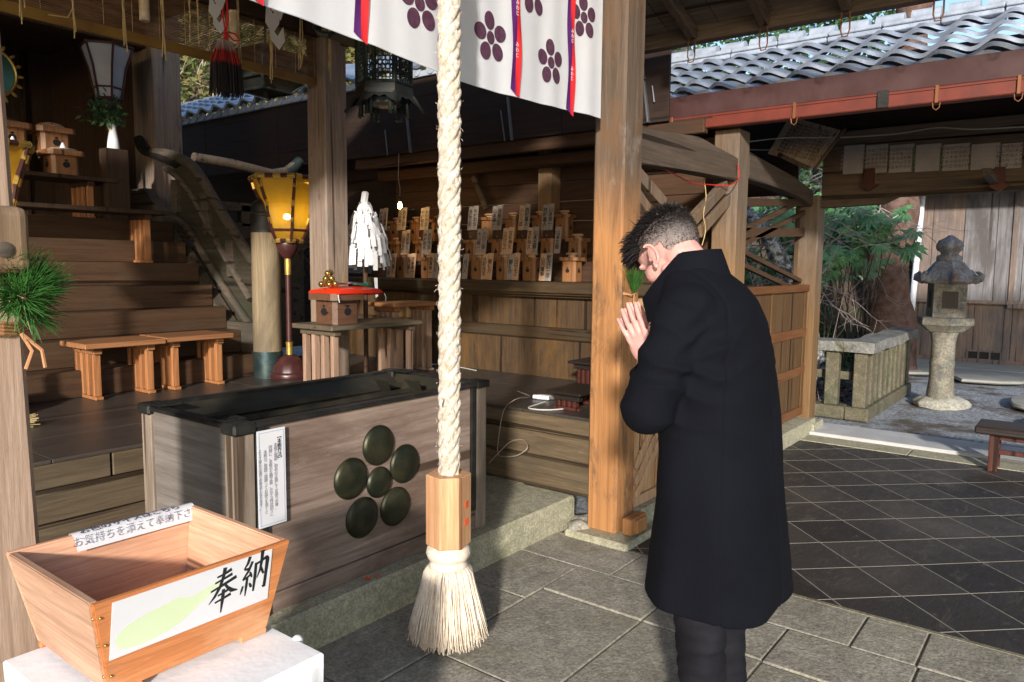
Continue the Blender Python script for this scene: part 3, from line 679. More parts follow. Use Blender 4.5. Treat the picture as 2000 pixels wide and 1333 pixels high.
# stringer: sloping board at the right of the stairs
g.prism([(4.93, .6), (6.6, 2.1), (6.9, 2.1), (6.9, 1.0), (5.6, .6)], Matrix(((0, 0, 1, 3.305), (1, 0, 0, 0), (0, 1, 0, 0), (0, 0, 0, 1))), .09)
g.build('stringer', 'railing_wood', shr)
g = M()
def sweep(pts, w_, h_):
    ps = [Vector(p) for p in pts]; rings = []
    for i, p in enumerate(ps):
        d = (ps[min(i+1, len(ps)-1)]-ps[max(i-1, 0)]).normalized(); sd = Vector((1, 0, 0)); up = sd.cross(d).normalized()
        hh = h_[i] if isinstance(h_, list) else h_
        rings.append([p+sd*(w_/2*cos(a))+up*(hh/2*sin(a)) for a in [2*pi*k/12 for k in range(12)]])
    g.loft(rings)
def curve(pix, X, n=6):
    P = [at(x, y, X=X) for x, y in pix]; out = []
    for i in range(len(P)-1):
        a, b, c, d = P[max(i-1, 0)], P[i], P[i+1], P[min(i+2, len(P)-1)]
        for k in range(n):
            t = k/n; out.append(.5*((2*b)+(c-a)*t+(2*a-5*b+4*c-d)*t*t+(3*b-a-3*c+d)*t**3))
    return out+[P[-1]]
sweep(curve([(300, 297), (335, 303), (372, 322), (395, 350), (415, 385), (455, 450), (500, 520), (512, 540)], 3.40), .085, .085)
g.build('handrail', 'railing_wood', shr, smooth=True)
g = M()
sweep(curve([(270, 272), (280, 292), (300, 300), (345, 318), (352, 312)], 3.40), .09, [.10]*6+[.09]*13+[.06]*6)
g.build('handrail_cap', 'black_metal', shr, smooth=True)
g = M()
sweep(curve([(325, 330), (352, 350), (378, 385), (402, 430), (440, 500), (490, 585)], 3.40), .07, .05)
sweep(curve([(330, 420), (362, 440), (400, 500), (450, 580), (500, 650)], 3.40), .07, .06)
build_each(g, 'lower_rail', 'railing_wood', shr, smooth=True)
g = M()
up_ = curve([(335, 303), (372, 322), (395, 350), (415, 385), (455, 450), (500, 520), (512, 540)], 3.41); lo_ = curve([(340, 345), (352, 352), (378, 387), (402, 432), (440, 500), (475, 560), (495, 592)], 3.41)
for dx_ in (0, .03): g.sheet(lambda u, v, dx_=dx_: (up_[min(len(up_)-1, int(u*(len(up_)-1)+.5))].lerp(lo_[min(len(lo_)-1, int(u*(len(lo_)-1)+.5))], v))+Vector((dx_, 0, 0)), 30, 2)
lo2_ = [Vector((3.41, q.y, max(.62, q.z-.42))) for q in lo_]
for dx_ in (0, .03): g.sheet(lambda u, v, dx_=dx_: (lo_[min(len(lo_)-1, int(u*(len(lo_)-1)+.5))].lerp(lo2_[min(len(lo_)-1, int(u*(len(lo_)-1)+.5))], v))+Vector((.01+dx_, 0, 0)), 30, 2)
g.build('railing_infill', 'railing_infill', shr, norm=False)
g = M()
for (a, b) in [((345, 352), (345, 415)), ((402, 378), (410, 455)), ((452, 470), (456, 540))]: g.beam(at(*a, X=3.41), at(*b, X=3.41), .06, .10)
build_each(g, 'baluster', 'railing_wood', shr)
# veranda railing going right behind
g = M(); P = [at(x, y, Y=6.35) for x, y in ((378, 308), (450, 320), (530, 340), (560, 335), (575, 322))]; g.tube(P, [.045, .045, .045, .045, .04], 10); g.build('veranda_rail', 'railing_wood', shr, smooth=True)
g = M(); g.tube([at(558, 338, Y=6.35), at(572, 330, Y=6.35), at(586, 314, Y=6.35)], [.05, .055, .05], 10); g.build('veranda_rail_cap', 'old_copper_shoe', shr, smooth=True)
g = M(); g.beam((3.5, 6.4, 1.98), (4.9, 6.4, 1.98), .08, .08); g.beam((3.5, 6.42, 1.76), (5.0, 6.42, 1.76), .12, .14)
for x in (3.75, 4.15, 4.55): g.bb(x-.05, x+.05, 6.36, 6.44, 1.8, 2.0, .004)
g.bb(3.45, 4.9, 6.5, 6.56, .6, 1.6, .003); build_each(g, 'veranda_frame', 'railing_wood', shr)
# newel post with a dark metal cap and foot
g = M(); g.lathe([(.104, .66), (.104, 1.685)], (3.33, 4.87, 0), 28); nw = g.build('newel_post', 'newel_wood', shr, smooth=True)
g = M(); g.lathe([(.108, 1.68), (.108, 1.70), (.104, 1.705), (.104, 1.80), (.109, 1.805), (.109, 1.82), (.10, 1.83), (.10, 1.87), (.085, 1.90), (.06, 1.915), (.03, 1.93)], (3.33, 4.87, 0), 28); g.build('post_cap', 'black_metal', nw, smooth=True)
g = M(); g.lathe([(.105, .602), (.108, .60), (.109, .79), (.106, .80)], (3.33, 4.87, 0), 28); g.build('post_shoe', 'old_copper_shoe', nw, smooth=True)
# pillars
g = M(); g.bb(3.40, 3.60, 4.25, 4.45, .6, 3.3, .012); c_ = g.build('pillar', 'inner_pillar_wood', shr); tag(c_, 'pale square pillar behind the paper strips')
g = M(); a, b = at(300, 200, Y=6.72), at(355, 200, Y=6.72); g.bb(a.x, b.x, 6.72, 7.1, ZF, 4.4, .012); g.bb(a.x-.012, a.x+.08, 6.70, 6.9, ZF, 4.4, .006); g.build('pillar', 'inner_pillar_wood', shr)
g = M(); g.bb(-1.5, 3.5, 8.9, 9.0, ZF, 4.6, 0)
for k in range(16): g.bb(-1+.28*k, -.96+.28*k, 8.86, 8.9, ZF, 4.4, .003)
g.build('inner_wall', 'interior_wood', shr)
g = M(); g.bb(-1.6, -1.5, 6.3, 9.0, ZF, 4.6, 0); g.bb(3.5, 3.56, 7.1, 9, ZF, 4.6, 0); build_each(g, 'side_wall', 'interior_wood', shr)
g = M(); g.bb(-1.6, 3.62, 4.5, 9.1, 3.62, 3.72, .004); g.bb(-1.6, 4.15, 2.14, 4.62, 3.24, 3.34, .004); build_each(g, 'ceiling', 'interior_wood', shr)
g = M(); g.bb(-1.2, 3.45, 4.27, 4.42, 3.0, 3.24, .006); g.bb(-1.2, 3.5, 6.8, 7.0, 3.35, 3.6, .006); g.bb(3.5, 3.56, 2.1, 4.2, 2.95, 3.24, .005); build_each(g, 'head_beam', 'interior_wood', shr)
# ------------------------------------------------------------------ bamboo blind, straw tufts, paper streamers
bl = thing('bamboo_blind', 'brown bamboo blind with a yellow hem strip hanging before the dark shrine', 'blind', (2, 4.33, 3.1))
g = M()
for k in range(46): z = 2.73+.0098*k; g.tube([(-.6, 4.33, z), (3.39, 4.33, z)], .0042, 5)
m_, t_, b_ = _mat('bamboo_slat'); v_ = _coords(t_, (.15, 1, 1))
t_.links.new(_ramp(t_, _noise(t_, v_, 30, 4, .7), .35, .65, (.11, .055, .03), (.26, .15, .085)), b_.inputs['Base Color']); b_.inputs['Roughness'].default_value = .6; MATS['bamboo_slat'] = m_
g.build('slats', 'bamboo_slat', bl, smooth=True)
g = M(); g.bb(-.6, 3.39, 4.318, 4.342, 2.675, 2.732, .004); g.build('hem_strip', 'hem_ochre', bl)
g = M()
for k in range(26): x = -.5+.155*k; g.tube([(x, 4.323, 2.73), (x, 4.323, 3.18)], .0018, 4)
g.build('thread', 'straw', bl)
g = M()
for px in (282, 455): p = at(px, 20, Y=4.30); g.tube([(p.x, 4.30, 2.80), (p.x, 4.30, 3.2)], .028, 10)
build_each(g, 'cord_band', 'rope_hemp', bl, smooth=True)
random.seed(11)
STR = [(43, 48), (147, 78), (243, 105), (322, 121), (371, 98), (388, 105), (468, 125), (532, 165), (588, 152), (646, 168)]
WH = ['leftmost straw tuft, at the top left corner of the photo', 'second straw tuft from the left, with one stalk bent sideways', 'straw tuft hanging over the white paper lantern', 'straw tuft hanging before the grey shrine pillar', 'single thin straw strand right of the grey shrine pillar', 'longer thin straw strand left of the dark red tassel', 'straw tuft hanging right of the dark red tassel', 'straw tuft hanging in front of the white paper streamer', 'straw tuft at the left side of the pale inner pillar', 'rightmost straw tuft, hanging in front of the pale inner pillar']
for i, (px, py) in enumerate(STR):
    p = at(px, py, Y=4.12); g = M(); n = 2 if i in (4, 5) else 5
    for k in range(n):
        zt = 3.24; pts = []; dx = random.uniform(-.012, .012); dz = random.uniform(0, .1); zb = p.z+dz
        for j in range(9):
            t = j/8; pts.append((p.x+dx*sin(t*3+k)+random.uniform(-.003, .003)+dx*t, 4.12+random.uniform(-.004, .004), zt+(zb-zt)*t))
        g.tube(pts, .0032, 5)
    if i == 1: g.tube([(p.x+.0, 4.12, p.z+.16), (p.x-.03, 4.12, p.z+.10), (p.x-.12, 4.12, p.z+.09)], .003, 5)
    tag(recentre(g.build('straw_tuft', 'straw', smooth=True), (p.x, 4.12, 3.24)), WH[i], 'straw tuft', 'straw tufts hanging under the eave')
def streamer(px, ytop, w_, segs, label, zt=3.2, Y=4.06):
    # folded paper lightning streamer
    p = at(px, ytop, Y=Y); g = M(); z = zt; n = 0
    zb = at(px, ytop, Y=Y).z; step = w_*1.15; zz = zb; side = 1
    while zz < zt:
        x0 = p.x+side*w_*.22; g.prism([(-w_*.5, 0), (0, -w_*.55), (w_*.5, 0), (w_*.5, step*.75), (0, step*.2), (-w_*.5, step*.75)] if n == 0 else [(-w_*.45, -.1*step), (w_*.1, -.55*step), (w_*.5, .1*step), (w_*.5, step*.9), (0, step*.5), (-w_*.5, step)], basis((x0, Y-.003*n, zz), (1, 0, .12*side), (0, 0, 1)), .002); zz += step*.8; side = -side; n += 1
    tag(recentre(g.build('paper_streamer', 'paper_white'), (p.x, Y, zt)), label, 'paper streamer', 'folded paper streamers under the eave')
streamer(537, 78, .10, 5, 'white zigzag paper streamer hanging left of the pale inner pillar')
streamer(424, 50, .075, 5, 'white zigzag paper streamer hanging above the dark red tassel')
# tassel
tz = thing('hanging_tassel', 'thick tassel fading from white to red to black before the bamboo blind', 'tassel', (2.56, 4.06, 3.2))
g = M(); p = at(440, 80, Y=4.06)
for k in range(2): g.tube([(p.x+.012*k, 4.06, 3.2), (p.x-.01+.03*k, 4.06, p.z+.12), (p.x+.01-.02*k, 4.06, p.z)], .006, 6)
g.tube([(p.x+.0, 4.05, p.z+.05), (p.x+.06, 4.05, p.z+.05), (p.x+.09, 4.05, p.z+.02), (p.x+.05, 4.05, p.z+.01), (p.x, 4.05, p.z+.04)], .005, 6); g.build('cord', 'ribbon_red', tz, smooth=True)
m_, t_, b_ = _mat('tassel_fade'); tc_ = _n(t_, 'ShaderNodeTexCoord'); sp_ = _n(t_, 'ShaderNodeSeparateXYZ'); t_.links.new(tc_.outputs['Object'], sp_.inputs[0])
mr = _n(t_, 'ShaderNodeMapRange'); mr.inputs[1].default_value = p.z-3.2-.33; mr.inputs[2].default_value = p.z-3.2; t_.links.new(sp_.outputs[2], mr.inputs[0])
t_.links.new(_ramp(t_, mr.outputs[0], .5, 1, (.012, .01, .012), (.35, .30, .29), [(.58, (.02, .01, .012)), (.64, (.32, .015, .012)), (.8, (.30, .02, .015)), (.86, (.28, .18, .17))]), b_.inputs['Base Color']); b_.inputs['Roughness'].default_value = .7; MATS['tassel_fade'] = m_
g = M()
for s in (-.035, .035):
    for k in range(90):
        a = random.uniform(0, 2*pi); r0 = .02*sqrt(random.random()); r1 = r0*3.2+random.uniform(0, .008)
        g.tube([(p.x+s*.6+r0*cos(a), 4.06+r0*sin(a), p.z), (p.x+s+r1*.8*cos(a), 4.06+r1*.8*sin(a), p.z-.12), (p.x+s+r1*cos(a), 4.06+r1*sin(a), p.z-.30+random.uniform(-.02, .02))], .0028, 4)
g.build('fringe', 'tassel_fade', tz, smooth=True)
# ------------------------------------------------------------------ lanterns
def bonbori(name, label, loc, R, zb, zs, zt, pane, group=None, ph=pi/6, pole=True, rb=None, lit=None, frame='maroon_lacquer', rz=0, plainf=False):
    """hexagonal paper lantern that widens upward; zb foot of the small lower tier, zs waist, zt rim (all relative to loc)"""
    t = thing(name, label, 'lantern', loc, rz, group); rb = rb or R*.4; n = 6; rw = R*.56
    def ringp(r, z): return [Vector((r*cos(ph+2*pi*k/n), r*sin(ph+2*pi*k/n), z)) for k in range(n)]
    g = M(); A, B, C = ringp(rb*.94, zb), ringp(rw*.95, zs), ringp(R*.95, zt); mid = ringp((R*.95*.44+rw*.95*.56)*.95, (zs+zt)/2)
    for lo, hi in ((A, B), (B, mid), (mid, C)):
        for k in range(n):
            a, b, c, d = lo[k], lo[(k+1) % n], hi[(k+1) % n], hi[k]; g._add([a, b, c, d], [(0, 1, 2, 3)])
    g.build('paper_pane', pane, t, world=False)
    fr = M(); A, B, C = ringp(rb, zb), ringp(rw, zs), ringp(R, zt); mid = ringp((R*.44+rw*.56)*.95, (zs+zt)/2); e = R*.045
    for k in range(n):
        fr.tube([A[k], B[k], mid[k], C[k]], e, 6)
        for ring, q in ((A, e*1.3), (B, e*.9), (C, e*1.4)): fr.tube([ring[k], ring[(k+1) % n]], q, 6)
    f = fr.build('frame', frame, t, world=False)
    g = M(); 
    for k in range(n):
        a, b = C[k], C[(k+1) % n]
        if frame == 'maroon_lacquer':
            g.tube([a*1.0, a+(b-a)*.2], e*1.6, 6); g.tube([b+(a-b)*.2, b], e*1.6, 6); g.tube([a+(b-a)*.42, a+(b-a)*.62], e*1.6, 6)
            a, b = A[k], A[(k+1) % n]; g.tube([a, a+(b-a)*.3], e*1.6, 6); g.tube([b+(a-b)*.3, b], e*1.6, 6)
            for t0 in (.12, .45, .8): q, r_ = B[k].lerp(C[k], t0), B[k].lerp(C[k], t0+.12); bow = (mid[k]-B[k].lerp(C[k], .5))*(1-abs(t0-.45)*1.6); g.tube([q+bow, r_+bow], e*1.2, 5)
    if not plainf: g.build('brass_fitting', 'gold_trim', f, world=False)
    if pole:
        g = M(); g.lathe([(rb*.75, zb-.01), (rb*.8, zb-.03), (rb*.6, zb-.085), (rb*.3, zb-.13)], (0, 0, 0), 18); g.build('cup', frame, t, smooth=True, world=False)
        g = M(); g.lathe([(.021, zb-.13), (.021, .27)], (0, 0, 0), 16); g.build('pole', frame, t, smooth=True, world=False)
        g = M(); g.lathe([(.024, zb-.13), (.024, zb-.25)], (0, 0, 0), 16); g.lathe([(.029, .27), (.025, .25), (.025, .17)], (0, 0, 0), 16); g.build('brass_sleeve', 'gold_trim', t, smooth=True, world=False)
        g = M(); g.lathe([(.145, 0), (.15, .01), (.15, .035), (.14, .045), (.13, .05), (.115, .10), (.08, .145), (.045, .17), (.03, .175)], (0, 0, 0), 48, wob=lambda a, z: 1+.035*abs(cos(a*6)) if .04 < z < .16 else 1); g.build('foot', frame, t, smooth=True, world=False)
    if lit:
        g = M(); g.lathe([(.018, zs-.01), (.018, zs+.08)], (0, 0, 0), 12); g.build('socket', 'plastic_white', t, smooth=True, world=False)
        g = M(); g.ell((0, 0, zs+.10), (.026, .026, .022)); g.build('bulb', 'flame_glass', t, smooth=True, world=False)
        l = bpy.data.lights.new('lantern_light', 'POINT'); l.energy = lit; l.color = (1, .72, .28); l.shadow_soft_size = .03
        lo = bpy.data.objects.new('lamp_glow', l); COL.objects.link(lo); lo.location = (0, 0, zs+.15); lo.parent = t
    return t
bonbori('standing_lantern', 'lit amber paper lantern on a maroon pole between newel post and pale pillar', (3.415, 4.72, .602), .265, 1.02, 1.095, 1.47, 'amber_paper', 'amber standing lanterns', lit=1.6, ph=radians(7.5))
p = at(12, 350, Y=4.75)
bonbori('standing_lantern', 'amber paper lantern half hidden behind the left edge pillar', (p.x-.12, 4.75, .602), .265, 1.02, 1.095, 1.47, 'amber_paper', 'amber standing lanterns', lit=1.2, ph=radians(7.5))
p = at(212, 195, Y=6.7)
bonbori('standing_lantern', 'unlit white paper lantern with a thin red frame high on the shrine floor', (p.x, 6.7, ZF), .205, p.z-ZF, p.z-ZF+.09, p.z-ZF+.43, 'white_pane', ph=radians(20), pole=True, rb=.1, plainf=True)
p = at(252, 180, Y=7.5)
bonbori('standing_lantern', 'second pale lantern in shadow right behind the white paper lantern', (p.x-.07, 7.5, ZF), .20, p.z-ZF-.1, p.z-ZF, p.z-ZF+.42, 'white_pane', ph=radians(20), pole=True, rb=.1, frame='black_metal', plainf=True)
# bronze hanging lantern
p = at(750, 150, Y=3.5)
hl = thing('bronze_lantern', 'big dark pierced bronze lantern hanging right of the pale inner pillar', 'lantern', (p.x, 3.5, p.z))
ph = radians(7.5)
def hexp(r, z, n=6): return [Vector((r*cos(ph+2*pi*k/n), r*sin(ph+2*pi*k/n), z)) for k in range(n)]
g = M()
for k in range(6):     # pierced panels: bars and rings, open between
    a, b = hexp(.165, 0)[k], hexp(.165, 0)[(k+1) % 6]; d = (b-a).normalized()
    g.tube([a+Vector((0, 0, -.06)), a+Vector((0, 0, .25))], .012, 6)
    for j in range(1, 7): q = a.lerp(b, j/7); g.tube([q+Vector((0, 0, -.05)), q+Vector((0, 0, .20))], .0045, 4)
    for j in range(5):
        for i in range(4):
            q = a.lerp(b, (j+.6)/5.2)+Vector((0, 0, .0+.05*i)); g.tube([q+(d*cos(x_)+Vector((0, 0, 1))*sin(x_))*.018 for x_ in [pi/4*m for m in range(8)]], .004, 4, closed=True)
    g.tube([a+Vector((0, 0, -.06)), b+Vector((0, 0, -.06))], .014, 6)
g.build('pierced_body', 'lantern_bronze', hl, world=False)
g = M(); g.loft([hexp(.33, .22), hexp(.35, .235), hexp(.27, .30), hexp(.17, .37), hexp(.07, .43), hexp(.05, .5)])
for k in range(6):
    a = hexp(.34, .24)[k]; d = a.normalized(); d.z = 0; g.tube([a-d*.04, a+d*.06+Vector((0, 0, .01)), a+d*.10+Vector((0, 0, .05)), a+d*.075+Vector((0, 0, .075))], [.02, .018, .015, .01], 8)
g.tube([(0, 0, .45), (0, 0, .95)], .012, 8); g.build('lantern_roof', 'lantern_bronze', hl, world=False)
g = M(); g.loft([hexp(.175, -.07), hexp(.18, -.10), hexp(.18, -.125), hexp(.15, -.13)])
skirt = []
for k in range(6):
    a0, b0 = hexp(.175, -.12)[k], hexp(.175, -.12)[(k+1) % 6]; a1, b1 = hexp(.235, -.21)[k], hexp(.235, -.21)[(k+1) % 6]; N = 12; top = [a0.lerp(b0, i/N) for i in range(N+1)]
    bot = []
    for i in range(N+1): t = i/N; q = a1.lerp(b1, t); e = 4*t*(1-t); bot.append(q.lerp(top[i], .18+.55*e+.10*cos(t*pi*6) if 0 < i < N else -.1))
    for i in range(N): g._add([top[i], top[i+1], bot[i+1], bot[i]], [(0, 1, 2, 3)])
    g.tube([a1*1.03, a1.lerp(a0, .5), a0], [.009, .012, .012], 6)
g.build('skirt', 'lantern_patina', hl, world=False)
g = M()
for k in range(6):
    a, b = hexp(.15, -.2)[k], hexp(.15, -.2)[(k+1) % 6]
    for t in (.12, .88): q = a.lerp(b, t); g.tube([q+Vector((0, 0, .06)), q, q*1.05-Vector((0, 0, .035)), q*.92-Vector((0, 0, .05))], [.01, .012, .012, .008], 6)
g.lathe([(.13, -.14), (.12, -.17), (.05, -.18)], (0, 0, 0), 6, ph=ph)
g.build('lantern_feet', 'lantern_bronze', hl, world=False)
# green glass eave lantern seen from below
p = at(520, 165, Y=5.6)
gl = thing('hanging_lantern', 'greenish square lantern with upswept metal frame behind the bamboo blind hem', 'lantern', (p.x, 5.6, p.z))
g = M()
def sq(r, z): return [Vector((r*cos(pi/4+pi/2*k+.1), r*sin(pi/4+pi/2*k+.1), z)) for k in range(4)]
g.loft([sq(.20, -.06), sq(.30, .02), sq(.33, .22), sq(.30, .24)]); g.build('glass_box', 'lantern_patina', gl, world=False)
g = M()
for k in range(4):
    a, b, c = sq(.21, -.065)[k], sq(.31, .02)[k], sq(.34, .23)[k]; g.tube([a, b, c], .012, 6); o_ = b*1.28; g.tube([b*1.0, b*1.12+Vector((0, 0, -.03)), o_+Vector((0, 0, -.07))], [.018, .014, .006], 6)
    for R_, Z in ((.31, .02), (.34, .23), (.21, -.065)): g.tube([sq(R_, Z)[k], sq(R_, Z)[(k+1) % 4]], .012, 6)
g.tube([(0, 0, .24), (0, 0, .8)], .01, 6); g.tube([(0, 0, -.06), (0, 0, -.13)], .025, 8); g.build('frame', 'lantern_bronze', gl, world=False)
# hanging bulb
p = at(781, 402, X=4.88)
hb = thing('hanging_bulb', 'small glowing bare bulb on a cord above the wooden tags', 'light bulb', (4.88, p.y, p.z))
g = M(); g.lathe([(.008, -.028), (.018, -.02), (.02, 0), (.014, .022), (.011, .03)], (0, 0, 0), 12); g.build('bulb', 'bulb_glass', hb, smooth=True, world=False)
g = M(); g.lathe([(.014, .028), (.018, .035), (.016, .065), (.007, .085)], (0, 0, 0), 12); g.build('socket', 'socket_black', hb, smooth=True, world=False)
g = M(); g.tube([(0, 0, .08), (.01, .006, .16), (0, .02, .24), (0, .01, 2.46-p.z)], .0035, 6); g.build('cord', 'cable_brown', hb, smooth=True, world=False)
l = bpy.data.lights.new('bulb_light', 'POINT'); l.energy = 1.2; l.color = (1, .55, .2); l.shadow_soft_size = .02
lo = bpy.data.objects.new('bulb_glow', l); COL.objects.link(lo); lo.location = (-.03, 0, -.03); lo.parent = hb
# ------------------------------------------------------------------ offerings on the shrine floor
def hassoku(name, label, loc, L, D, H, rz=0, group=None, top='bench_top_wood', slat='bench_wood', th=.032, nsl=4, inset=.09, ov=.03, sw=.03):
    """low offering table: plank top, a cross bar and four slat legs at each end, runners on the floor; long side along local x"""
    t = thing(name, label, 'offering table', loc, rz, group)
    g = M(); g.bb(-L/2, L/2, -D/2, D/2, H-th, H, .004); g.build('tabletop', top, t, world=False)
    for s in (-1, 1):
        x = s*(L/2-inset); g = M(); g.bb(x-.026, x+.026, -D/2+ov, D/2-ov, H-th-.038, H-th-.001, .003); g.build('cross_bar', top, t, world=False)
        for k in range(nsl):
            y = -D/2+ov+.035+(D-2*ov-.07)*k/(nsl-1); g = M(); g.bb(x-.022, x+.022, y-sw/2, y+sw/2, .022, H-th-.039, .002); g.build('leg', slat, t, world=False)
        g = M(); g.bb(x-.024, x+.024, -D/2+ov, D/2-ov, .001, .021, .003); g.build('runner', slat, t, world=False)
    return t
hassoku('offering_table', 'left of two joined orange slat leg tables before the stairs', (2.24, 4.94, .602), .50, .36, .355, group='joined low tables before the stairs', inset=.085)
hassoku('offering_table', 'right of two joined orange slat leg tables before the stairs', (2.742, 4.95, .602), .49, .36, .36, group='joined low tables before the stairs', inset=.085)
tb = hassoku('offering_table', 'grey topped slat leg table carrying the red cushion', (3.49, 4.02, .602), .82, .42, .455, top='grey_table_wood', slat='slat_wood', inset=.07, sw=.032)
hassoku('offering_table', 'small slat leg table behind the paper strip pole', (4.20, 4.30, .602), .50, .30, .56, top='bench_top_wood', slat='slat_wood', inset=.06, sw=.024)
hassoku('offering_table', 'long dark table across the upper stairs, its leg on the top steps', (1.95, 5.86, 1.45), 2.2, .34, .40, top='interior_wood', slat='bench_wood', inset=.16)
hassoku('offering_table', 'dark table at the head of the stairs holding the stacked trays', (1.9, 6.5, ZF), 2.1, .4, .33, top='interior_wood', slat='bench_wood', inset=.2)
for (px, lab, dx) in ((1132, 'dark low stand in front, left of the big pillar', 0), (1150, 'dark low stand behind, left of the big pillar', 1)):
    p = at(1128, 806, Z=.6) if not dx else at(1150, 770, Z=.6)
    hassoku('low_stand', lab, (p.x+.14, p.y+.10-.12*dx+(.05 if dx else -.02), .602), .36, .24, .115+(.10 if dx else 0), rz=radians(90) if False else 0, top='dark_bench_wood', slat='red_bench_wood', th=.018, inset=.06, sw=.018)
def sanbo(name, label, loc, s=1.0, mat='offering_wood', rz=0, mound=None, group=None, hexa=False, lid=False, cat='offering stand', hs=1, plinth=0):
    """tray on a pierced stand"""
    t = thing(name, label, cat, loc, rz, group); h = .115*s*hs; a = .078*s; c = .018*s*(1.3 if hs > 1 else 1)
    oc = [(-a+c, -a), (a-c, -a), (a, -a+c), (a, a-c), (a-c, a), (-a+c, a), (-a, a-c), (-a, -a+c)]
    g = M(); g.prism(oc, Matrix.Translation((0, 0, .001)), h); g.build('stand', mat, t, world=False)
    if plinth: g = M(); g.bb(-a*1.15, a*1.15, -a*1.1, a*1.1, -plinth, -.001, .004); g.build('plinth', 'interior_wood', t, world=False)
    g = M(); k = 1.34; o2 = [(x*k, y*k) for x, y in oc]; o3 = [(x*k*.94, y*k*.94) for x, y in oc]; z = h+.001
    g.loft([[Vector((x, y, z)) for x, y in o2], [Vector((x, y, z+.032*s)) for x, y in o2], [Vector((x, y, z+.032*s)) for x, y in o3], [Vector((x, y, z+.012*s)) for x, y in o3]]); g.build('tray', mat, t, world=False)
    g = M(); 
    for sd, m in ((1, basis((0, -a-.0012, h*.52), (1, 0, 0), (0, 0, 1))), (2, basis((-a-.0012, 0, h*.52), (0, -1, 0), (0, 0, 1)))):
        pts = [(cos(2*pi*i/24)*.021*s, sin(2*pi*i/24)*.019*s) for i in range(24)]; g = M(); g.prism(pts, m, .0014); g.prism([(x*.5, y*.32+.027*s) for x, y in pts], m, .0014); g.build('hole', 'ink', t, world=False)
    if mound: g = M(); g.lathe([(.085*s, z+.02*s), (.08*s, z+.04*s), (.055*s, z+.058*s), (.02*s, z+.066*s)], (0, 0, 0), 24); g.build('rice_cake', mound, t, smooth=True, world=False)
    if lid: g = M(); g.lathe([(.036*s, z+.014*s), (.036*s, z+.05*s), (.056*s, z+.057*s), (.058*s, z+.07*s), (.04*s, z+.078*s)], (0, 0, 0), 20); g.build('cup', 'tag_orange', t, smooth=True, world=False)
    return t
def dish(label, loc):
    t = thing('white_dish', label, 'dish', loc, group='white dishes on the offering stands')
    g = M(); g.lathe([(.02, 0), (.06, .008), (.10, .032), (.097, .034), (.05, .014)], (0, 0, 0), 24); g.build('plate', 'white_ceramic', t, smooth=True, world=False)
    g = M(); g.lathe([(.04, .012), (.024, .045), (.006, .085)], (0, 0, 0), 16); g.build('salt_cone', 'white_ceramic', t, smooth=True, world=False)
zt = ZF+.33
p = at(118, 300, Y=6.42); a_ = sanbo('offering_stand', 'tall pierced stand under the white dish, on the upper table', (p.x, 6.42, zt), 1.25, hs=1.0, group='pierced offering stands on the upper table')
p2 = at(105, 215, Y=6.6); sanbo('offering_stand', 'pierced stand with a pale round cake, behind the white dish', (p2.x+.0, 6.68, zt+.19), 1.35, plinth=.19, mound='tag_orange', group='pierced offering stands on the upper table')
dish('small white dish with a cone of salt on the taller pierced stand', (p.x+.02, 6.42, zt+.115*1.25+.024))
p = at(20, 300, Y=6.42); sanbo('offering_stand', 'pierced stand with a dish nearest the left edge pillar', (p.x, 6.42, zt), 1.25, group='pierced offering stands on the upper table')
dish('small white dish just right of the left edge pillar', (p.x+.02, 6.42, zt+.115*1.25+.024))
p = at(18, 205, Y=6.62); sanbo('offering_stand', 'pierced stand with a dark cake, half hidden by the left edge pillar', (p.x, 6.70, zt+.19), 1.35, plinth=.19, mound='lacquer_brown', group='pierced offering stands on the upper table')
p = at(-24, 140, Y=7.3)
mi = thing('round_mirror', 'round green mirror in an ornate gold frame at the left edge', 'mirror', (p.x, 7.3, p.z))
g = M(); g.lathe([(.20, -.005), (.20, .005)], (0, 0, 0), 36, mat=basis((0, 0, 0), (1, 0, 0), (0, 0, 1))); g.build('disc', 'mirror_green', mi, world=False)
g = M(); g.tube([(cos(2*pi*k/36)*.205, -.01, sin(2*pi*k/36)*.205) for k in range(36)], .012, 6, closed=True)
for k in range(18):
    a = 2*pi*k/18; g.ell((cos(a)*.235, -.005, sin(a)*.235), (.014, .01, .03), rotm(-a+pi/2, 'Y'), 8, 6)
g.bb(-.08, .08, -.03, .03, -.9, -.2, .01); g.build('gold_frame', 'gold_trim', mi, world=False)
# vase with evergreen
p = at(224, 292, Y=6.36)
va = thing('flower_vase', 'white vase with dark evergreen sprigs at the top of the stairs', 'vase', (p.x, 6.38, ZF+.001))
zv = max(0, p.z-ZF-.0)
g = M(); g.lathe([(.045, zv), (.048, zv+.01), (.04, zv+.08), (.028, zv+.14), (.024, zv+.18), (.03, zv+.2)], (0, 0, 0), 20); g.build('vase_body', 'white_ceramic', va, smooth=True, world=False)
if zv > .03: g = M(); g.bb(-.09, .09, -.06, .06, 0, zv-.001, .004); g.build('plinth', 'interior_wood', va, world=False)
g = M(); random.seed(4)
for k in range(260):
    c = Vector((random.gauss(-.04, .07), random.gauss(0, .05), zv+.20+abs(random.gauss(.06, .07)))); g.leaf(c, (random.gauss(0, 1), random.gauss(0, 1), random.gauss(.3, .8)), (random.gauss(0, 1), random.gauss(0, 1), 1), .06, .028)

g.build('evergreen_sprig', 'dark_leaf', va, world=False)
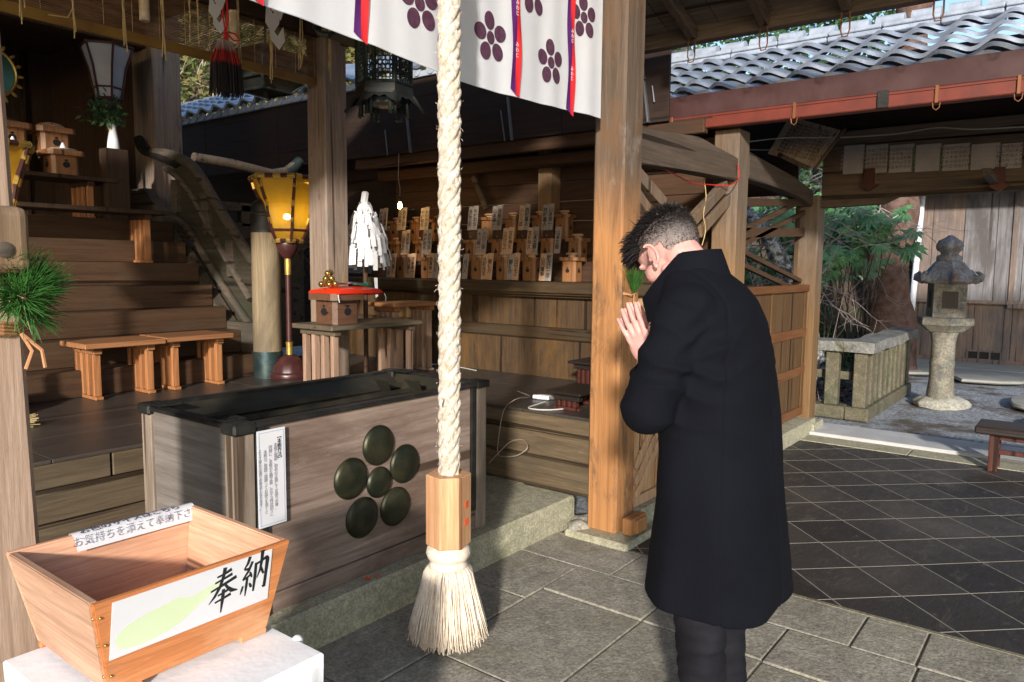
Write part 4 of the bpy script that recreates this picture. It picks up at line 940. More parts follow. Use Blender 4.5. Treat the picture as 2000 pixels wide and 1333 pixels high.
# ------------------------------------------------------------------ red cushion, bells
ZT = .602+.455
sb = sanbo('offering_stand', 'brown lacquered pierced stand under the red cushion', (3.27, 3.99, ZT+.001), 1.38, 'lacquer_brown')
cu = thing('silk_cushion', 'bright red silk cushion with white corner cords on the lacquered stand', 'cushion', (3.35, 3.99, ZT+.205))
g = M(); L, D, Hh = .25, .19, .034
def cf(top):
    def f(u, v):
        a, b = 2*u-1, 2*v-1; e = (1-a**4)*(1-b**4); x = a*L*(1-.06*(1-b*b)); y = b*D*(1-.06*(1-a*a))
        z = Hh*(e**.28)*(1 if top else -.5)+.008*sin(a*5+b*3)*e*(1 if top else 0)
        return Vector((x*.82, y*.85, z))
    return f
g.sheet(cf(True), 26, 22); g.sheet(cf(False), 26, 22); bmesh.ops.remove_doubles(g.bm, verts=g.bm.verts, dist=.0006); g.build('cushion_body', 'red_silk', cu, smooth=True, world=False)
g = M()
for s in (-1, 1): g.tube([(s*.20, -.16, -.005), (s*.205, -.17, -.03), (s*.2, -.172, -.055)], .003, 5)
g.build('corner_cord', 'paper_white', cu, smooth=True, world=False)
kb = thing('hand_bells', 'cluster of small brass bells on a spike handle lying on the red cushion', 'bells', (3.22, 3.97, ZT+.243))
g = M(); random.seed(8)
for (x, y, z) in [(-.09, 0, .01), (-.05, -.03, .008), (-.01, -.04, .012), (.01, .02, .012), (-.04, .03, .012), (-.055, 0, .045), (-.015, -.01, .047), (-.03, .01, .08), (.0, .02, .085)]:
    g.ell((x, y, z+.012), (.021, .021, .021), None, 14, 10); g.tube([(x+cos(2*pi*k/14)*.0215, y+sin(2*pi*k/14)*.0215, z+.012) for k in range(14)], .0028, 4, closed=True)
g.build('bell', 'brass', kb, smooth=True, world=False)
g = M(); g.tube([(-.02, 0, .04), (.06, 0, .022), (.12, .0, .02)], .005, 6); g.lathe([(.04, .022), (.05, .026), (.04, .030)], (.09, 0, 0), 18); g.tube([(.085, 0, .03), (.088, 0, .10)], [.006, .001], 6); g.build('handle', 'brass', kb, smooth=True, world=False)
g = M(); g.box((.20, .0, .022), (.14, .05, .016), rotm(.1, 'Y'), .005); g.build('purple_wrap', 'purple_silk', kb, world=False)
g = M(); g.box((.22, -.03, .014), (.13, .04, .012), rotm(.12, 'Y'), .004); g.tube([(.27, -.02, .02), (.29, -.05, .012), (.26, -.055, .02), (.25, -.03, .03)], .008, 6); g.build('green_wrap', 'green_silk', kb, world=False)
# ------------------------------------------------------------------ pole thick with tied paper fortunes
p = at(713, 470, Y=4.30)
om = thing('fortune_paper_pole', 'upright pole thick with tied white paper strips behind the red cushion', 'paper strip pole', (p.x, 4.30, .602))
g = M(); g.tube([(0, 0, 0), (0, 0, 1.30)], .018, 10); g.bb(-.1, .1, -.1, .1, 0, .03, .004); g.build('pole', 'gallery_wall_wood', om, world=False)
ztop = at(708, 378, Y=4.3).z-.602; zbot = at(708, 556, Y=4.3).z-.602
g = M(); g.box((0, 0, ztop-.03), (.045, .045, .09), rotm(.2, 'Y'), .01); g.tube([(0, 0, ztop-.05), (.0, 0, ztop-.12)], [.025, .035], 8); g.build('paper_wrap', 'paper_white', om, world=False)
g = M(); random.seed(21)
for tier, (z, r, n) in enumerate([(ztop-.10, .045, 16), (ztop-.16, .085, 28), (ztop-.25, .12, 40), (ztop-.33, .145, 42), (ztop-.42, .165, 50)]):
    for k in range(n):
        a = random.uniform(0, 2*pi); rr = r*random.uniform(.75, 1.05); hh = random.uniform(.075, .14); wd = random.uniform(.011, .020)
        c = Vector((rr*cos(a), rr*sin(a), z+random.uniform(-.025, .025))); o = Vector((cos(a), sin(a), 0)); sd = Vector((-sin(a), cos(a), 0)); tw = random.uniform(-.5, .5); sd = (sd+o*tw).normalized()
        pr_ = [(c-o*.02+Vector((0, 0, .02)), wd*.5), (c+Vector((0, 0, .008)), wd*.7), (c+o*.012-Vector((0, 0, .02)), wd), (c+o*random.uniform(.01, .04)-Vector((0, 0, hh)), wd*1.05)]
        vsx = []
        for q, w2 in pr_: vsx += [q-sd*w2, q+sd*w2]
        g._add(vsx, [(0, 1, 3, 2), (2, 3, 5, 4), (4, 5, 7, 6)])
        if k % 2 == 0: g.box(c+Vector((0, 0, .006)), (wd*2.6, .012, .012), Matrix.Rotation(a+pi/2, 4, 'Z') @ rotm(random.uniform(-.7, .7), 'Y'), .002)
# inner filling so that no gaps show through the thick bundle
g.lathe([(.02, ztop-.1), (.05, ztop-.2), (.075, ztop-.3), (.09, ztop-.42), (.09, ztop-.46), (.07, ztop-.47)], (0, 0, 0), 18, wob=lambda a, z: 1+.12*sin(a*7+z*40))
g._add([(.04, -.05, zbot+.05), (.075, -.05, zbot+.05), (.07, -.06, zbot-.09), (.045, -.06, zbot-.10)], [(0, 1, 2, 3)])
o_ = g.build('paper_strips', 'paper_white', om, world=False)
# ================================================================== BIG OFFERING BOX
X0, X1, Y0, Y1, Z0, Z1 = 1.435, 2.80, 2.30, 2.96, .165, .885
ob = thing('offering_box', 'big weathered offering box with a plum blossom crest of dark studs and sloping metal lid', 'offering box', ((X0+X1)/2, (Y0+Y1)/2, Z0))
g = M(); g.bb(X0+.05, X1-.05, Y0+.012, Y0+.05, Z0+.075, Z1-.006, .003); g.build('front_board', 'box_wood_x', ob)
g = M(); g.bb(X0+.05, X1-.05, Y0+.006, Y0+.05, Z0, Z0+.071, .004); g.bb(X0+.05, X1-.05, Y1-.05, Y1-.012, Z0, Z1-.01, .003); build_each(g, 'base_board', 'box_wood_x', ob)
g = M(); g.bb(X0+.012, X0+.045, Y0+.06, Y1-.06, Z0, Z1-.006, .003); g.bb(X1-.045, X1-.012, Y0+.06, Y1-.06, Z0, Z1-.006, .003); build_each(g, 'side_board', 'box_wood_y', ob)
for x in (X0, X1-.075):
    for y in (Y0, Y1-.075): g = M(); g.bb(x, x+.075, y, y+.075, Z0, Z1-.012, .004); g.build('corner_post', 'box_wood_z', ob)
g = M(); g.bb(X0+.078, X0+.125, Y0-.002, Y0+.012, Z0+.0, Z1-.012, .001); g.bb(X1-.112, X1-.078, Y0-.002, Y0+.012, Z0+.1, Z1-.012, .001)
build_each(g, 'metal_strap', 'black_metal', ob)
g = M()   # rim and the four planes that slope into the box
zi = Z1-.006; sl_ = .085; dr = .10
g.bb(X0-.008, X1+.008, Y0-.008, Y0+.045, Z1-.012, Z1+.006, .004); g.bb(X0-.008, X1+.008, Y1-.045, Y1+.008, Z1-.012, Z1+.006, .004)
g.bb(X0-.006, X0+.045, Y0+.046, Y1-.046, Z1-.012, Z1+.004, .004); g.bb(X1-.045, X1+.006, Y0+.046, Y1-.046, Z1-.012, Z1+.004, .004)
g.bb(X0-.012, X0+.08, Y0-.012, Y0+.08, Z1-.03, Z1+.012, .008); g.bb(X1-.08, X1+.012, Y0-.012, Y0+.08, Z1-.022, Z1+.012, .004)
g.bb(X0-.012, X0+.08, Y1-.08, Y1+.012, Z1-.03, Z1+.012, .008); g.bb(X1-.08, X1+.012, Y1-.08, Y1+.012, Z1-.03, Z1+.012, .008)
build_each(g, 'metal_rim', 'black_metal', ob)
g = M(); a, b, c, d = X0+.045, X1-.045, Y0+.045, Y1-.045; e = .17
g._add([(a, c, zi), (b, c, zi), (b, d, zi), (a, d, zi), (a+.1, c+.19, zi-dr), (b-.1, c+.19, zi-dr), (b-.1, d-.19, zi-dr), (a+.1, d-.19, zi-dr), (a+.1, c+.2, zi-.35), (b-.1, c+.2, zi-.35), (b-.1, d-.2, zi-.35), (a+.1, d-.2, zi-.35)],
       [(0, 1, 5, 4), (1, 2, 6, 5), (2, 3, 7, 6), (3, 0, 4, 7), (4, 5, 9, 8), (5, 6, 10, 9), (6, 7, 11, 10), (7, 4, 8, 11), (8, 9, 10, 11)])
for k in range(3):
    y = c+.10+.15*k+.06; g.tube([(a+.02, y, zi-.055), (b-.02, y, zi-.055)], .018, 4)
for k in range(3): x = b-.05-.09*k; g.prism([(-.028, -.05), (.028, -.05), (.045, .05), (-.045, .05)], basis((x-.02, c+.12+.12*k, zi-.03), (0, 1, 0), (-.5, 0, .8)), .004)
g.build('sloping_tray', 'tray_metal', ob)
g = M()
for (x, y) in ((X0+.04, Y0+.12), (X1-.05, Y1-.14), (X0+.04, Y1-.10)):
    for k in range(4): g.tube([(x-.03+.02*k, y-.05, Z1+.013), (x-.03+.02*k, y+.05, Z1+.013)], .003, 4)
    g.tube([(x-.04, y-.055, Z1+.014), (x+.045, y-.055, Z1+.014), (x+.045, y+.055, Z1+.014), (x-.04, y+.055, Z1+.014)], .003, 4, closed=True)
build_each(g, 'rim_ornament', 'black_metal', ob)
C0 = at(739, 942, Y=Y0+.012); R_ = .082; D_ = .158
def stud(cx, cz, r):
    g = M(); m = basis((cx, Y0+.012, cz), (1, 0, 0), (0, 0, 1))      # local z looks out of the box
    g.lathe([(r*1.04, -.002), (r*1.04, .005), (r, .007), (r*.965, .012), (r*.88, .017), (r*.6, .0215), (r*.3, .0235), (r*.05, .024)], (0, 0, 0), 40, mat=m)
    return g.build('crest_stud', 'dark_bronze', ob, smooth=True)
stud(C0.x, C0.z, .064)
for k in range(5): a = pi/2+2*pi*k/5; stud(C0.x+D_*cos(a), C0.z+D_*sin(a), R_)
# printed notice
g = M(); a, b = at(499, 843, Y=Y0), at(563, 1018, Y=Y0); nx0, nx1 = at(499, 842, Y=Y0).x, at(554, 831, Y=Y0).x; nz1 = at(527, 838, Y=Y0).z; nz0 = at(536, 1024, Y=Y0).z
nx0 += .0; nw_ = nx1-nx0; pm = basis((nx0+nw_/2, Y0-.006, (nz0+nz1)/2), (1, 0, .0), (0, 0, 1))
no = thing('printed_notice', 'white printed notice with a blue border on the front of the big offering box', 'notice', (nx0+nw_/2, Y0-.006, (nz0+nz1)/2))
g.box((nx0+nw_/2, Y0-.006, (nz0+nz1)/2), (nw_, .003, nz1-nz0), bev=.0005); g.build('board', 'paper_white', no)
g = M(); hw_, hh_ = nw_/2-.007, (nz1-nz0)/2-.008
for (x0, x1, z0, z1) in [(-hw_, hw_, hh_-.0016, hh_), (-hw_, hw_, -hh_, -hh_+.0016), (-hw_, -hw_+.0016, -hh_, hh_), (hw_-.0016, hw_, -hh_, hh_)]:
    g._add([pm @ Vector(v) for v in [(x0, z0, .0026), (x1, z0, .0026), (x1, z1, .0026), (x0, z1, .0026)]], [(0, 1, 2, 3)])
g.build('blue_border', 'ink_blue', no)
g = M(); g.text('\n'.join('︻本殿作法︼'), .019, pm @ Matrix.Translation((hw_-.019, hh_-.065, .003)), .0002, ls=.88); g.build('heading', 'ink', no)
g = M(); cols = ['本殿正面前、初めの正面にてお詣りの後、', '同様に、本殿の左側正面、左から時計回りに', '本殿のご周囲三周廻ってお詣りを頂くと', 'より丁寧なお詣りの作法となります。']
for k, s in enumerate(cols): g.text('\n'.join(s), .0150, pm @ Matrix.Translation((hw_-.036-.0215*k, -.012+(.012 if k in (0, 3) else 0), .003)), .0001, ls=.87)
g.build('printed_lines', 'ink_grey', no)
# beam end behind the box, and its dark metal shoe
g = M(); g.bb(2.35, 3.20, 3.0, 3.13, .66, .79, .006)
be = thing('loose_beam', 'short timber with a black metal end lying behind the big offering box', 'timber', (2.7, 3.06, .602))
g.bb(2.6, 3.1, 3.01, 3.12, .602, .66, .003); g.build('timber', 'platform_board_x', be)
g = M(); g.bb(3.201, 3.31, 2.99, 3.14, .64, .80, .006); g.build('metal_end', 'black_metal', be)
# ================================================================== BELL ROPE
RX, RY = at(876, 990, Y=1.82).x, 1.82
br = thing('bell_rope', 'thick pale plaited bell rope with wooden hexagonal grip and straw tassel', 'rope', (RX, RY, .05))
zg1, zg0 = at(876, 925, Y=RY).z, at(876, 1062, Y=RY).z
m_, t_, b_ = _mat('plait_hemp'); v_ = _coords(t_, (1, 1, .35))
co_ = _ramp(t_, _noise(t_, _coords(t_, (1, 1, 1)), 26, 5, .75, .5), .40, .62, (.80, .76, .70), (.60, .50, .39)); co_ = _mix(t_, co_, _ramp(t_, _noise(t_, v_, 170, 3, .8), .3, .6, (.72, .66, .58), (1.08, 1.08, 1.06)), .9, 'MULTIPLY')
t_.links.new(co_, b_.inputs['Base Color']); b_.inputs['Roughness'].default_value = .85; _bump(t_, b_, _noise(t_, v_, 110, 5, .85), 1, .007); MATS['plait_hemp'] = m_
g = M(); NS = 6; R0 = .0270; zt = 3.4; n = 330; pitch = .30
for s in (1, -1):
    for k in range(NS):
        pts = []; rr = []
        for i in range(n+1):
            z = zg1-.02+(zt-zg1)*i/n; a = s*2*pi*z/pitch+2*pi*k/NS+(pi/NS if s < 0 else 0); w_ = cos(2*pi*z/pitch*NS*1+k*pi)*.0030*s
            wx = .002*noise.noise(Vector((z*9, k, s))); R = R0+w_*.8+wx-(.0032 if s < 0 else 0); drift = .004*sin(z*1.3)
            pts.append((RX+R*cos(a)+drift, RY+R*sin(a), z)); rr.append(.0138+.0022*noise.noise(Vector((z*30, k*3, s*5))))
        g.tube(pts, rr, 9)
g.tube([(RX+.004*sin((zg1+i*.1)*1.3), RY, zg1+i*.1) for i in range(int((zt-zg1)/.1)+1)], .0345, 14)
rp = g.build('plaited_rope', 'plait_hemp', br, smooth='all')
g = M(); random.seed(31)
for k in range(240):
    z = random.uniform(zg1, 2.75); a = random.uniform(0, 2*pi); q = Vector((RX+.042*cos(a), RY+.042*sin(a), z)); d = Vector((cos(a)*.6+random.gauss(0, .4), sin(a)*.6+random.gauss(0, .4), random.gauss(0, .8))).normalized()*random.uniform(.006, .016)
    g.tube([q, q+d*.6, q+d+Vector((0, 0, random.uniform(-.004, .004)))], [.0007, .0006, .0004], 3, cap=False)
p = Vector((RX-.042, RY-.01, at(855, 780, Y=RY).z)); g.tube([p, p+Vector((-.018, -.01, -.003)), p+Vector((-.024, -.012, -.022))], [.006, .006, .003], 6); g.build('loose_fibre', 'tassel_hemp', rp)
ph = radians(17)
g = M(); R = .083; h6 = lambda r, z: [Vector((RX+r*cos(ph+2*pi*k/6), RY+r*sin(ph+2*pi*k/6), z)) for k in range(6)]
g.loft([h6(R*.97, zg0), h6(R, zg0+.004), h6(R, zg1-.004), h6(R*.97, zg1)]); gr_ = g.build('wooden_grip', 'grip_wood', br)
for fc, sgn in ((3, 1), (4, 1), (5, 1), (2, 1)):
    a = ph+2*pi*(fc+.5)/6; nrm = Vector((cos(a), sin(a), 0))
    if nrm.y > .1: continue
    apo = R*cos(pi/6)+.0012; c = Vector((RX, RY, (zg0+zg1)/2-.01))+nrm*apo
    txt = {4: '奉\n納', 2: '氏\n子'}.get(fc)
    if txt: g = M(); g.text(txt, .033, basis(c, (-nrm.y, nrm.x, 0) if True else 0, (0, 0, 1)), .0006, ls=1.9, off=.0006); g.build('red_writing', 'ink_red', gr_)
g = M(); g.lathe([(.062, zg0), (.078, zg0-.012), (.082, zg0-.03), (.074, zg0-.052), (.062, zg0-.060), (.066, zg0-.068), (.075, zg0-.08)], (RX, RY, 0), 64, wob=lambda a, z: 1+.02*cos(a*32)); g.build('tassel_collar', 'tassel_hemp', br, smooth='all')
g = M(); zb = at(875, 1252, Y=RY).z; print('tassel bottom z', zb)
g.lathe([(.05, zg0-.07), (.07, zg0-.14), (.095, (zg0+zb)/2), (.125, zb+.04), (.10, zb+.03)], (RX, RY, 0), 40, wob=lambda a, z: 1+.03*sin(a*23))
for k in range(1300):
    a = random.uniform(0, 2*pi); u = random.random()**.45; r0 = .064*u; r1 = .150*u*random.uniform(.95, 1.04); z1 = max(.006, zb+random.uniform(-.012, .03)+.03*(u**2)); zt_ = zg0-.062-.01*u
    pts = []
    for t in (0, .12, .35, .7, 1): r = r0+(r1-r0)*(t**.75)+(.010*(1-t) if .05 < t < .3 else 0); aa = a+.03*sin(t*9+k); pts.append((RX+r*cos(aa), RY+r*sin(aa), zt_+(z1-zt_)*t))
    g.tube(pts, [.0030, .0030, .0028, .0025, .0020], 4)
g.build('tassel_fringe', 'tassel_hemp', br, smooth='all')
# ================================================================== CURTAIN between the pillars
cx0, cx1, YC, ZH = .70, 3.30, 1.99, 2.19
cu = thing('shrine_curtain', 'white shrine curtain with plum blossom crests and purple and red ribbons', 'curtain', (2, YC, 3.2))
def cy(x, z): return YC+(.006*sin(x*9)+.003*sin(x*23+1)+.0015*sin(x*41))*(1-.35*(z-2.2))
def chem(x): return ZH+.018*sin((x-.9)*3.2)-.012*(x-1.8)
g = M(); g.sheet(lambda u, v: Vector((cx0+(cx1-cx0)*u, cy(cx0+(cx1-cx0)*u, chem(cx0+(cx1-cx0)*u)*(1-v)+3.2*v), chem(cx0+(cx1-cx0)*u)*(1-v)+3.2*v)), 220, 26); g.build('cloth', 'curtain_white', cu, smooth='all')
g = M(); g.tube([(x_, cy(x_, 2.2), chem(x_)) for x_ in [cx0+(cx1-cx0)*i/120 for i in range(121)]], .0022, 4); g.build('hem', 'curtain_white', cu, smooth=True)
def crest(px, py, tilt=0):
    c = at(px, py, Y=YC)
    g = M()
    def disc(ux, uz, rx, rz, rot):
        N = 26; pts = []
        for i in range(N): a = 2*pi*i/N; x, z = rx*cos(a), rz*sin(a); X = c.x+ux+x*cos(rot)-z*sin(rot); Z = c.z+uz+x*sin(rot)+z*cos(rot); pts.append(Vector((X, cy(X, Z)-.0022, Z)))
        cc = Vector((c.x+ux, cy(c.x+ux, c.z+uz)-.0022, c.z+uz)); vs_ = [g.bm.verts.new(q) for q in pts]; v0 = g.bm.verts.new(cc)
        for i in range(N): g.bm.faces.new((v0, vs_[i], vs_[(i+1) % N]))
    disc(0, 0, .026, .026, 0)
    for k in range(5): a = pi/2+.12+2*pi*k/5+tilt; disc(.066*cos(a), .066*sin(a), .033, .036, a-pi/2)
    g.build('plum_crest', 'crest_plum', cu, norm=False)
for q in ((818, 8), (958, 74), (1040, -14), (1076, 123), (1140, 35), (740, -95), (880, -60)): crest(*q)
def ribbon(px, pyt, marks=None):
    p = at(px, pyt, Y=YC-.008); x = p.x; zb = p.z
    for s, mt, nm in ((-1, 'ribbon_purple', 'purple_ribbon'), (1, 'ribbon_red', 'red_ribbon')):
        g = M(); N = 40; w_ = .027
        for i in range(N):
            pass
        f = lambda u, v: Vector((x+(s*w_*u if True else 0)+.004*sin(v*9), cy(x, 2.3)-.008+.004*sin(v*16+u*2)-.003*s*u, (zb+(.012*(1-u) if s > 0 else .012+.018*u)*1.0)*(1-v)+3.2*v))
        g.sheet(f, 3, N); r_ = g.build(nm, mt, cu, smooth='all')
        if marks and s > 0:
            g = M(); g.text(marks, .022, basis((x+.001, cy(x, 2.3)-.0135, zb+.19), (1, 0, 0), (0, 0, 1)), .0003, ls=1.0); g.text(marks, .022, basis((x+.001, cy(x, 2.3)-.0135, zb+.36), (1, 0, 0), (0, 0, 1)), .0003, ls=1.0); g.build('white_script', 'white_ribbon_writing', r_)
ribbon(706, 84); ribbon(1004, 190, 'み\nわ\nじ'); ribbon(1116, 226, 'み\nわ\nじ'); ribbon(498, 8); ribbon(866, 130)
g = M(); g.tube([(.692, YC, 3.2), (3.4, YC, 3.2)], .02, 8); g.build('curtain_rod', 'beam_wood_x', cu, smooth=True)
# ================================================================== CRATE on the white table
TZ = .68
wt = thing('covered_table', 'small table under a draped white cloth at the lower left corner', 'table', (.72, 1.42, 0))
tx0, tx1, ty0, ty1 = .52, 1.0, .98, 1.32
pA, pB = at(620, 1270, Z=TZ), at(40, 1275, Z=TZ); pC = at(545, 1228, Z=TZ)
tx1, ty1 = .905, 1.62; tx0, ty0 = .50, 1.16
g = M()
def cl(u, v):
    # perimeter wraps round, v goes down the side
    pass
per = []
def addl(a, b, n):
    for i in range(n): t = i/n; per.append((a[0]+(b[0]-a[0])*t, a[1]+(b[1]-a[1])*t))
addl((tx0, ty0), (tx1, ty0), 36); addl((tx1, ty0), (tx1, ty1), 36); addl((tx1, ty1), (tx0, ty1), 36); addl((tx0, ty1), (tx0, ty0), 36)
cxm, cym = (tx0+tx1)/2, (ty0+ty1)/2; rings = []
for z, k, wv in [(TZ, .985, 0), (TZ-.004, 1.0, 0), (TZ-.03, 1.012, .003), (TZ-.15, 1.03, .010), (TZ-.35, 1.05, .016), (TZ-.62, 1.07, .022)]:
    rings.append([Vector((cxm+(x-cxm)*k+wv*sin(i*.83)*(1 if abs(x-cxm) > .2 else .2), cym+(y-cym)*k+wv*sin(i*.9+1), z)) for i, (x, y) in enumerate(per)])
g.loft(rings, cap=False); g.bm.faces.new([v for v in g.bm.verts][:len(per)])
g.build('tablecloth', 'cloth_white', wt, smooth=True)
g = M()
for x in (tx0+.04, tx1-.04):
    for y in (ty0+.04, ty1-.04): g.bb(x-.02, x+.02, y-.02, y+.02, 0, TZ-.03, .002)
build_each(g, 'leg', 'beam_wood_x', wt)
g = M(); g.ell((tx1+.004, ty0+.09, TZ-.006), (.012, .012, .012)); g.build('cloth_clip', 'plastic_white', wt, smooth=True)
cr = thing('donation_crate', 'open flared wooden crate with brushed white label, on the white table', 'crate', (.72, 1.45, TZ))
zc0, zc1 = TZ+.004, .882
T = [at(163, 1190, Z=zc1), at(570, 1060, Z=zc1), at(398, 982, Z=zc1), at(18, 1085, Z=zc1)]
ax0, ax1 = .525, .915; ay0, ay1 = 1.275, 1.655
ins = .036
def wall(g, a0, a1, b0, b1, th, inward):
    """a0,a1 top corners; b0,b1 bottom corners; slab of thickness th"""
    i = Vector(inward)*th; v = [b0, b1, a1, a0, b0+i, b1+i, a1+i, a0+i]; g._add(v, [(0, 1, 2, 3), (7, 6, 5, 4), (0, 4, 5, 1), (1, 5, 6, 2), (2, 6, 7, 3), (3, 7, 4, 0)])
    bmesh.ops.bevel(g.bm, geom=list(g.bm.edges), offset=.0025, segments=2, affect='EDGES')
V = Vector
tA, tB, tC, tD = V((ax0, ay0, zc1)), V((ax1, ay0, zc1)), V((ax1, ay1, zc1)), V((ax0, ay1, zc1))
bA, bB, bC, bD = V((ax0+ins, ay0+ins, zc0+.012)), V((ax1-ins, ay0+ins, zc0+.012)), V((ax1-ins, ay1-ins, zc0+.012)), V((ax0+ins, ay1-ins, zc0+.012))
g = M(); wall(g, tA, tB, bA, bB, .014, (0, 1, 0)); fw = g.build('front_board', 'crate_face', cr)
g = M(); wall(g, tD, tC, bD, bC, .014, (0, -1, 0)); g.build('back_board', 'crate_wood', cr)
dy = V((0, .0145, 0))
g = M(); wall(g, tA+dy, tD-dy, bA+dy, bD-dy, .016, (1, 0, 0)); g.build('side_board', 'crate_side', cr)
g = M(); wall(g, tB+dy, tC-dy, bB+dy, bC-dy, .016, (-1, 0, 0)); g.build('side_board', 'crate_inner', cr)
g = M(); g.bb(ax0+ins+.008, ax1-ins-.008, ay0+ins+.008, ay1-ins-.008, zc0+.012, zc0+.022, 0); g.build('bottom_board', 'crate_wood', cr)
g = M()
for (x, y) in ((bA.x+.03, bA.y+.008), (bB.x-.03, bB.y+.008), (bA.x+.03, bD.y-.008), (bB.x-.03, bC.y-.008)): g.box((x, y, zc0+.006), (.06, .014, .012), bev=.002)
build_each(g, 'foot', 'crate_face', cr)
g = M()
for t in (.15, .45, .8):
    q = tA.lerp(bA, t); g.ell(q+V((-.0005, .007, 0)), (.003, .003, .003), u=8, v=6); g.ell(q+V((.008, -.0008, 0)), (.003, .003, .003), u=8, v=6)
build_each(g, 'nail', 'brass', cr, smooth=True)
# label with brush writing on the front board
nrmF = (bA-tA).cross(V((1, 0, 0))).normalized()
if nrmF.y > 0: nrmF = -nrmF
upF = (tA-bA); upF.x = 0; upF.normalize()
def onF(px, py):
    d = _f+_r2*(px-1000)/CF-_u2*(py-666.5)/CF; o = V((0, 0, CH)); q = tA+nrmF*.0006; t = (q-o).dot(nrmF)/d.dot(nrmF); return o+d*t
mF = basis(tA+nrmF*.0008, (1, 0, 0), upF)
def locF(px, py): q = mF.inverted() @ onF(px, py); return q.x, q.y
Lq = [locF(*q) for q in ((216, 1290), (216, 1175), (531, 1075), (522, 1168))]
xa, xb = .035, ax1-ax0-.030; yb_, yt_ = -.142, -.012
xa = (Lq[0][0]+Lq[1][0])/2; xb = Lq[2][0]; yt_ = (Lq[1][1]+Lq[2][1])/2; yb_ = (Lq[0][1]+Lq[3][1])/2
print('label', xa, xb, yt_, yb_)
g = M(); g.prism([(xa, yb_), (xb, yb_), (xb, yt_), (xa, yt_)], mF, .0012); lb = g.build('paper_label', 'paper_white', cr)
def stroke(g, pts, ws, m, h):
    """a brush stroke: polyline with changing width"""
    P = [Vector((x, y, h)) for x, y in pts]; Q = []; W = []
    for i in range(len(P)-1):
        for k in range(5): t = k/5; Q.append(P[i].lerp(P[i+1], t)); W.append(ws[i]+(ws[i+1]-ws[i])*t)
    Q.append(P[-1]); W.append(ws[-1]); Lf = []; Rt = []
    for i, q in enumerate(Q):
        d = (Q[min(i+1, len(Q)-1)]-Q[max(i-1, 0)]).normalized(); s = Vector((-d.y, d.x, 0)); Lf.append(g.bm.verts.new(m @ (q+s*W[i]/2))); Rt.append(g.bm.verts.new(m @ (q-s*W[i]/2)))
    for i in range(len(Q)-1): g.bm.faces.new((Lf[i], Rt[i], Rt[i+1], Lf[i+1]))
g = M(); hgt = yt_-yb_; S = hgt*.60
def K(strokes, ox, oy, sx, sy):
    for i, (pts, ws) in enumerate(strokes): stroke(g, [(ox+x*sx, oy+y*sy) for x, y in pts], [w_*sx*1.55 for w_ in ws], mF, .00135+.00003*i)
ho = [([(.22, .87), (.5, .90), (.76, .96)], [.05, .06, .09]), ([(.16, .74), (.5, .79), (.80, .84)], [.05, .06, .08]), ([(.02, .57), (.4, .63), (.97, .74)], [.05, .07, .09]),
      ([(.50, 1.05), (.46, .85), (.36, .62), (.18, .42), (-.02, .28)], [.10, .08, .08, .07, .02]), ([(.50, .68), (.66, .54), (.82, .44), (1.05, .40)], [.05, .07, .10, .03]),
      ([(.30, .42), (.52, .45), (.70, .49)], [.05, .06, .07]), ([(.20, .27), (.5, .31), (.80, .36)], [.05, .06, .08]), ([(.50, .54), (.49, .3), (.46, -.02)], [.08, .09, .03])]
no_ = [([(.27, 1.0), (.20, .84), (.07, .72)], [.08, .07, .03]), ([(.09, .72), (.22, .70), (.32, .74)], [.06, .06, .05]), ([(.38, .86), (.26, .66), (.05, .47)], [.07, .07, .04]), ([(.05, .47), (.22, .50), (.38, .56)], [.06, .06, .05]), ([(.30, .62), (.36, .54), (.40, .47)], [.04, .06, .04]),
       ([(.22, .48), (.21, .3), (.19, .05)], [.06, .07, .03]), ([(.08, .32), (.04, .22), (.0, .12)], [.05, .06, .02]), ([(.32, .34), (.38, .26), (.42, .22)], [.04, .07, .04]),
       ([(.52, .80), (.52, .45), (.50, .10)], [.07, .08, .05]), ([(.52, .76), (.72, .80), (.93, .86), (.97, .80), (.95, .45), (.93, .12), (.84, .16)], [.06, .06, .08, .10, .08, .08, .02]), ([(.74, 1.06), (.74, .82), (.70, .58), (.60, .40)], [.09, .08, .06, .02]), ([(.73, .66), (.80, .54), (.86, .46)], [.04, .06, .05])]
K(ho, xb-.132, yb_+.012, .056, hgt*.80); K(no_, xb-.066, yb_+.022, .058, hgt*.80)
g.build('brush_writing', 'ink', lb)
g = M(); el = [(-.005, .30), (.02, .12), (.10, .05), (.22, .06), (.36, .17), (.46, .34), (.56, .52), (.63, .66), (.60, .70), (.50, .64), (.42, .60), (.34, .66), (.26, .62), (.14, .56), (.04, .46)]
el = [(xa+.010+(xb-xa)*x, yb_+hgt*y*.98+.004) for x, y in el]; vs_ = []
N = len(el)
for i in range(N):
    for k in range(6):
        a, b, c, d = [Vector(el[(i+j) % N]) for j in (-1, 0, 1, 2)]; t = k/6
        q = .5*((2*b)+(c-a)*t+(2*a-5*b+4*c-d)*t*t+(3*b-a-3*c+d)*t**3); vs_.append(g.bm.verts.new(mF @ Vector((q.x, q.y, .0013))))
g.bm.faces.new(vs_); bmesh.ops.triangulate(g.bm, faces=g.bm.faces); g.build('pale_green_smudge', 'aubergine_green', lb)
